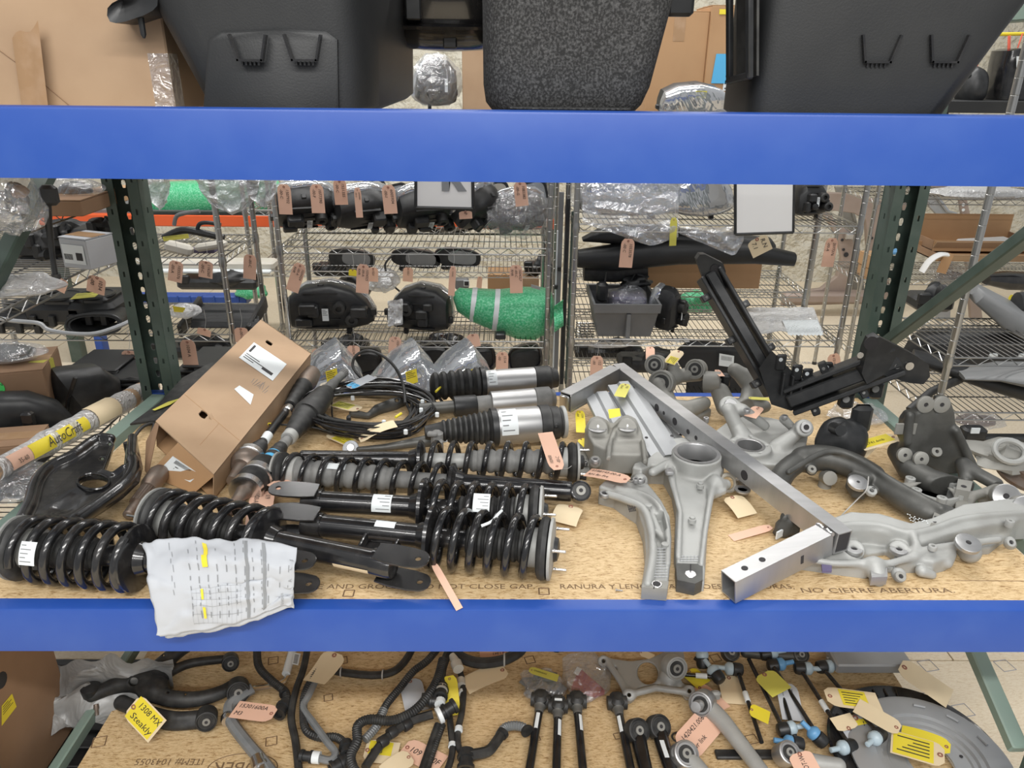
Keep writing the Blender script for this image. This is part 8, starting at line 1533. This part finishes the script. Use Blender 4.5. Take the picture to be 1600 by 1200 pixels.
# --- right side
def panel_px(name, label, cat, outline, Y, th, m, holes=(), group=None):
    L2_ = lambda q: (PY(*q, Y).x, PY(*q, Y).z)
    ol = [L2_(q) for q in outline]; mb = plate2(ol, [[L2_(q) for q in h] for h in holes], th, min(.006, th*.3)); mb.v = [(x, Y-z, y) for x, y, z in mb.v]; mb.f = [f[::-1] for f in mb.f]
    t = thing(name, label, cat, V3((sum(p[0] for p in ol)/len(ol), Y, min(p[1] for p in ol))), group); part('panel', mb, m, t, smooth=30); return t
t = panel_px('body_panel', 'large brown primed car body side panel leaning by the cream wall', 'car panel', spl([(1280, 300), (1320, 302), (1370, 312), (1400, 322), (1425, 300), (1500, 260), (1520, 262), (1440, 310), (1400, 335), (1376, 345), (1374, 380), (1382, 420), (1385, 450), (1392, 470), (1380, 478), (1366, 468), (1358, 430), (1352, 380), (1350, 345)], 1)+[(1348, 340), (1330, 330), (1290, 325), (1300, 345), (1325, 360), (1332, 400), (1328, 430), (1320, 452), (1360, 455), (1362, 470), (1220, 474), (1225, 456), (1280, 450), (1305, 430), (1312, 400), (1306, 370), (1292, 345), (1276, 325)], 6.3, .06, 'primer')
for x, y in ((1316, 375), (1318, 390), (1322, 398), (1362, 372), (1366, 388), (1370, 398)): part('hole', MB().lathe(PY(x, y, 6.235), (0, -1, 0), [(0, .012 if y != 398 else .02), (.003, .012 if y != 398 else .02)], 12), 'ink', t)
part('sill', MB().box(PY(1300, 465, 6.2), (.85, .10, .09), None, .02), 'primer', t); part('latch', MB().box(PY(1326, 369, 6.2), (.07, .06, .05), None, .008), 'steel', t)
t = panel_px('body_panel', 'narrow brown primed pillar panel with holes at the back right', 'car panel', [(1497, 312), (1506, 312), (1513, 345), (1530, 494), (1514, 494), (1502, 345)], 6.1, .04, 'primer')
for y in (320, 328, 336): part('hole', MB().lathe(PY(1505, y, 6.055), (0, -1, 0), [(0, .012), (.003, .012)], 10), 'wlab', t)
t = panel_px('body_panel', 'grey wedge shaped body panel by the cream wall', 'car panel', [(1440, 300), (1462, 305), (1480, 330), (1494, 334), (1488, 350), (1480, 494), (1462, 494), (1472, 345), (1450, 322)], 6.1, .04, 'sheet'); part('lip', MB().tube([PY(1462, 306, 6.05), PY(1480, 330, 6.05), PY(1494, 334, 6.05)], .012, 6), 'sheet', t)
t = panel_px('body_panel', 'grey green leaning slat behind the brown car panel', 'car panel', [(1304, 292), (1322, 292), (1336, 345), (1350, 470), (1334, 470), (1316, 335)], 6.6, .03, 'castw'); part('lip', MB().tube([PY(1322, 293, 6.56), PY(1336, 345, 6.56)], .012, 6), 'castw', t)
for i, (x0_, y0_, x1_, y1_, m_, lab) in enumerate(((1357, 401, 1384, 420, 'card', 'upper small brown carton of the pair by the right upright'), (1355, 420, 1382, 439, 'card', 'lower small brown carton of the pair by the right upright'))):
    ct, P = box_px('carton', lab, x0_, y0_, x1_, y1_, YE+.02, .16, m_); w_ = PY(x1_, y0_, YE).x-PY(x0_, y0_, YE).x; quad_on(ct, 'label', [P(a*w_, -.0805, b) for a, b in ((.0, .075), (.42, .075), (.42, .015), (.0, .015))] if i == 0 else [P(a*w_, -.0805, b) for a, b in ((-.3, .06), (-.1, .06), (-.1, .03), (-.3, .03))], 'wlab', rows=PRINT[:2])
t = thing('blue_disc', 'blue plastic lid behind the right upright', 'lid', PY(1388, 388, 5.0)); part('lid', MB().lathe(PY(1390, 388, 5.0), (0, -.4, 1), [(0, .075), (.012, .08), (.02, .075)], 24), 'bcap', t); part('paper', MB().box(PY(1388, 380, 4.98), (.05, .01, .03)), 'wht', t)
def open_carton(label, x0, y0, x1, y1, Y, dp, hb):
    a, b, c = PY(x0, y1, Y), PY(x1, y1, Y), PY(x0, y0, Y); t = thing('open_carton', label, 'box', V3(((a.x+b.x)/2, Y+dp/2, a.z))); w_ = b.x-a.x; h_ = c.z-a.z; cx = (a.x+b.x)/2
    part('front_panel', MB().box((cx, Y, a.z+h_/2), (w_, .006, h_)), 'card', t); part('back_panel', MB().box((cx, Y+dp, a.z+h_/2+hb/2), (w_, .006, h_+hb)), 'card', t)
    for q in (-1, 1): part('side_panel', MB().box((cx+q*(w_/2-.003), Y+dp/2, a.z+h_/2), (.006, dp, h_)), 'cardd', t)
    part('bottom_panel', MB().box((cx, Y+dp/2, a.z+.003), (w_, dp, .006)), 'card', t); part('flap', MB().box((cx, Y-.02, a.z+h_-.02), (w_, .004, .05), ((1, 0, 0), (0, .8, .6), (0, -.6, .8))), 'cardl', t); return t
open_carton('long open brown carton with a tall back flap at the back right', 1456, 376, 1620, 392, YE, .30, .11)
open_carton('lower open brown carton with white foam in it at the back right', 1462, 396, 1620, 408, YE-.12, .25, .02)
t = thing('foam_sheet', 'white foam sheets sticking out of the open cartons', 'foam', PY(1540, 385, YE)); part('sheet', MB().box(PY(1545, 380, YE+.1), (.30, .2, .03), ((1, 0, .06), (0, 1, 0), (-.06, 0, 1)), .006), 'foam', t); part('wing', MB().tube(spl([tuple(PY(x, y, YE-.2)) for x, y in ((1440, 425), (1452, 408), (1468, 398), (1480, 398))], 5), .03, 8, flat=.4), 'foam', t)
t = thing('plastic_bag', 'clear bag of small parts below the open cartons', 'bag', PY(1480, 445, YE)); part('bag', blob_px(MB(), 1478, 430, YE+.15, .14, .12, .07, 3, .35), 'film', t); part('part', blob_px(MB(), 1485, 435, YE+.18, .09, .08, .035, 6, .5), 'grubber', t); part('carton_flap', MB().box(PY(1477, 411, YE-.15), (.055, .01, .12), ((1, 0, -.2), (0, 1, 0), (.2, 0, 1))), 'card', t)
t = wrap('plastic_bag', 'pile of clear bags on the high right shelf', 'bag', 1530, 300, YE+.2, .28, .15, .04, 8, 'film2', .4); 
loft_px('bumper_skin', 'glossy black bumper skin on the shelf under the open cartons', 'bumper', [(1540, 436, YE-.3, .03, .05), (1570, 438, YE-.3, .05, .08), (1640, 440, YE-.3, .05, .08), (1660, 440, YE-.3, .03, .04)], 'bgloss')
loft_px('bumper_skin', 'dusty grey rubber skin draped over the right shelf corner', 'bumper', [(1515, 450, 3.0, .02, .05), (1525, 458, 3.0, .03, .09), (1575, 492, 2.95, .045, .10), (1620, 515, 2.9, .045, .10)], 'tote', e=5)
t = loft_px('bumper_skin', 'wide black bumper cover on the right shelf with two square holes', 'bumper', [(1424, 540, 3.1, .05, .04), (1440, 546, 3.1, .085, .08), (1520, 548, 3.05, .09, .08), (1600, 548, 3.0, .09, .08), (1680, 552, 3.0, .08, .08)], 'bplas2', e=4)
for x in (1552, 1598): part('opening', MB().box(PY(x, 556, 2.93), (.035, .012, .022), None, .004), 'wlab', t)
loft_px('bumper_skin', 'black arched bumper edge sweeping down behind the dark bracket', 'bumper', [(1426, 556, 2.75, .02, .05), (1480, 572, 2.7, .028, .06), (1540, 592, 2.65, .03, .07), (1600, 608, 2.6, .035, .08), (1650, 622, 2.6, .04, .08)], 'bplas2')
loft_px('bumper_skin', 'black matt splash panel at the right end of the shelf', 'bumper', [(1500, 585, 2.62, .008, .05), (1560, 580, 2.6, .015, .10), (1640, 588, 2.5, .03, .14)], 'tote')
loft_px('bumper_skin', 'thin black bar leaning behind the dark bracket lugs', 'bumper', [(1420, 640, 2.55, .010, .012), (1455, 612, 2.6, .014, .014), (1500, 592, 2.65, .016, .016)], 'rubber')
t = thing('plastic_part', 'black clip strip on the low right shelf beyond the strut', 'part', PY(1540, 690, 2.3)); part('strip', MB().box(PY(1550, 688, 2.4), (.26, .04, .04), None, .006), 'bplas', t); part('clip', MB().box(PY(1520, 676, 2.4), (.08, .05, .045), None, .008), 'bplas', t); part('hole', MB().box(PY(1524, 673, 2.372), (.03, .004, .02)), 'wlab', t)
t = thing('axle_carrier', 'dusty casting on the low shelf right of the pale strut', 'carrier', PY(1560, 715, 2.3)); mb = blob_px(MB(), 1568, 712, 2.25, .13, .08, .035, 3, .6); part('body', mb, 'castw', t); part('ring', MB().tube(sring(PY(1578, 705, 2.2), (1, 0, 0), (0, .6, .5), .05, .05, 2, 20), .010, 8, closed=True), 'cast', t)
t = thing('brake_disc', 'rusty brown disc on the low shelf right of the pale strut', 'disc', PY(1600, 738, 2.2)); part('disc', MB().lathe(PY(1605, 738, 2.2), (0, -.3, 1), [(0, .10), (.012, .10), (.014, .06), (.03, .058)], 28), 'rust', t); part('hub', MB().lathe(PY(1605, 738, 2.2)+V3((0, -.01, .03)), (0, -.3, 1), [(0, .03), (.006, .03)], 16), 'ink', t)
t = wrap('plastic_bag', 'clear bag with a brown part on the low right shelf', 'bag', 1520, 655, 2.75, .12, .08, .02, 6, 'film', .4); part('part', blob_px(MB(), 1525, 656, 2.77, .08, .05, .012, 5, .3), 'primer', t)
t = thing('small_part', 'yellow capped black tube on the right shelf near the bumper cover', 'part', PY(1585, 480, 3.0)); part('cap', MB().lathe(PY(1580, 468, 3.0), (1, 0, 0), [(0, .02), (.03, .02)], 12), 'yel', t); part('tube', MB().lathe(PY(1588, 476, 2.95), (1, -.1, 0), [(0, .05), (.1, .06)], 16), 'bplas', t)
# --- hanging tags
F1, F2 = YB-.03, YC-.03
for x0_, y0_, x1_, y1_, Y_, ln, lab in (
    (443, 288, 447, 335, F1, ('1507932', '-00-C'), 'pink tag 1507932 hanging first on the upper headlight shelf'), (494, 288, 498, 333, F1, ('1077390', '-00-F'), 'pink tag 1077390 hanging over the first upper lamp'),
    (530, 280, 534, 320, F1+.1, ('1521355', '-00-C'), 'pink tag 1521355 hanging behind its neighbours'), (558, 293, 562, 340, F1, ('6000989', '-00-G'), 'narrow pink tag 6000989 over the second upper lamp'),
    (606, 289, 611, 334, F1, ('6005934', '-00-I'), 'pink tag 6005934 beside the framed letter sign'), (812, 284, 816, 322, F1+.1, ('1083382', '-00-G'), 'pink tag 1083382 hanging in front of the end mirror'),
    (470, 412, 456, 455, F1, ('1034324', '-00-A', 'RHR'), 'tilted pink tag 1034324 over the first large lamp'), (568, 413, 566, 458, F1, ('1034325', '-00-A', 'RHR'), 'pink tag 1034325 over the end of the first large lamp'),
    (708, 416, 705, 462, F1, ('103432',), 'edge-on pink tag between the wrapped lamp and green bundle'), (806, 414, 807, 458, F1, ('1034327', '-00-C', 'RHR'), 'pink tag 1034327 hanging over the green bundle'),
    (982, 373, 977, 418, F2, ('1053578', '-00 C'), 'pink tag 1053578 hanging before the black bumper strips'), (1301, 372, 1292, 417, YC+.2, ('2077376', '-00-A'), 'pink tag hanging in front of the brown car panel'),
    (1302, 553, 1306, 590, YC-.02, ('1514',), 'pink tag 1514 hanging above the wide end of the black V frame'), (933, 556, 931, 596, YC-.02, ('152', '-00'), 'pink tag 152 behind the corner of the tube frame'),
    (785, 550, 784, 586, YB-.02, ('1514', '-00'), 'pink tag 1514 behind the bright air spring cans'), (276, 408, 273, 440, A2Y-.02, ('1035576', '-00-A'), 'pink tag under the pale trim right of the left upright'),
    (322, 408, 321, 434, A2Y-.02, ('116260', '-00-C'), 'pink tag under the beige hinge arms'), (391, 398, 390, 436, A2Y+.3, ('-00-C',), 'pink tag at the chrome post right of the hinge arms'),
    (152, 432, 149, 458, 2.45, ('1034', '-00'), 'pink tag hanging under the white printed carton'), (100, 437, 93, 455, 2.2, (), 'pink tag at the middle left shelf edge'),
    (201, 548, 205, 572, 2.8, ('109', '-00'), 'pink tag above the black trim behind the left upright'), (292, 531, 299, 573, 2.75, ('1034 A',), 'pink tag hanging right of the foot of the left upright'),
    (376, 512, 379, 535, A2Y-.02, ('-00-C',), 'pink tag beside the top of the long carton'), (320, 514, 318, 524, A2Y-.02, (), 'pink tag under the black louvred grille'),
    (552, 540, 553, 556, F1, ('1034',), 'pink tag on the low shelf rim behind the first bagged lamp'), (618, 526, 616, 556, F1+.02, ('1034', '-I'), 'pink tag on the low shelf rim behind the cable loop'), (738, 522, 742, 542, F1+.02, (), 'pink tag below the green bundle'),
    (583, 418, 583, 440, B2Y-.03, ('1521',), 'pink tag hanging on the far shelf by the pale bag'), (638, 418, 637, 440, B2Y-.03, ('1051',), 'pink tag hanging on the far shelf by the trailing cable'), (727, 330, 728, 342, F1+.05, ('7',), 'pink tag half hidden under the letter sign'), (750, 432, 748, 455, B2Y-.03, (), 'slim pink tag hanging by the small far carton'), (497, 545, 497, 565, F1, ('104',), 'pink tag behind the corner of the long carton')):
    tagb(lab, x0_, y0_, x1_, y1_, Y_, .030 if 'narrow' in lab or 'edge' in lab or 'slim' in lab else .058, ln, string=True)
tagb('yellowed tag stuck to the loose clear bag', 1053, 340, 1051, 384, F2, .03, (), 'yeld')
tagb('buff paper tag hanging below the blank white sheet', 1182, 372, 1192, 396, F2, .09, ('R.N', '7.1'), 'tagm')
tagb('yellow label hanging on the far shelf before the first large lamp', 551, 421, 551, 431, B2Y-.03, .045, (), 'yel')
# more stock on the far shelves
for i, (x, y, Y_, w_, m_, lab) in enumerate(((520, 420, B2Y+.3, .16, 'bplas', 'dark lamp end on the far shelf, under the first pink tags'), (840, 418, B2Y+.25, .12, 'bplas', 'black bracket on the far shelf next to the chrome posts'), (680, 538, B2Y+.2, .3, 'bgloss', 'long dark part on the low far shelf behind the wrapped lamp'), (540, 540, B2Y+.2, .22, 'bplas', 'dark part on the low far shelf behind the first large lamp'), (950, 548, YC2+.2, .3, 'bplas', 'dark flat part on the low shelf behind the grey tote'), (1010, 565, YC+.3, .22, 'rubber', 'black part on the low shelf behind the back carrier bushes'), (100, 372, 3.1, .3, 'bplas', 'long black panel on the far left shelf behind the hanging arm'), (60, 400, 3.05, .25, 'rubber', 'dark moulded part at the far left end of the upper duct shelf'), (345, 440, B2Y, .35, 'bplas', 'row of dark parts on the far shelf below the pale trim panel'), (300, 545, 3.4, .3, 'bplas', 'dark panel on the shelf behind the foot of the left upright'), (1450, 470, 3.2, .12, 'bplas', 'black bracket behind the right brace on the bumper shelf'))):
    p = PY(x, y, Y_); t = thing('stored_part', lab, 'part', p-V3((0, 0, .05))); part('body', MB().box(p, (w_*1.3, .16, .06), None, .015), m_, t); part('lump', blob(MB(), p+V3((w_*.2, -.02, .03)), w_*.4, .07, .045, i+3, .5), m_, t); part('tab', MB().box(p+V3((-w_*.5, -.07, .03)), (.05, .03, .05), None, .006), 'bplas2', t)
bpy.context.view_layer.update()
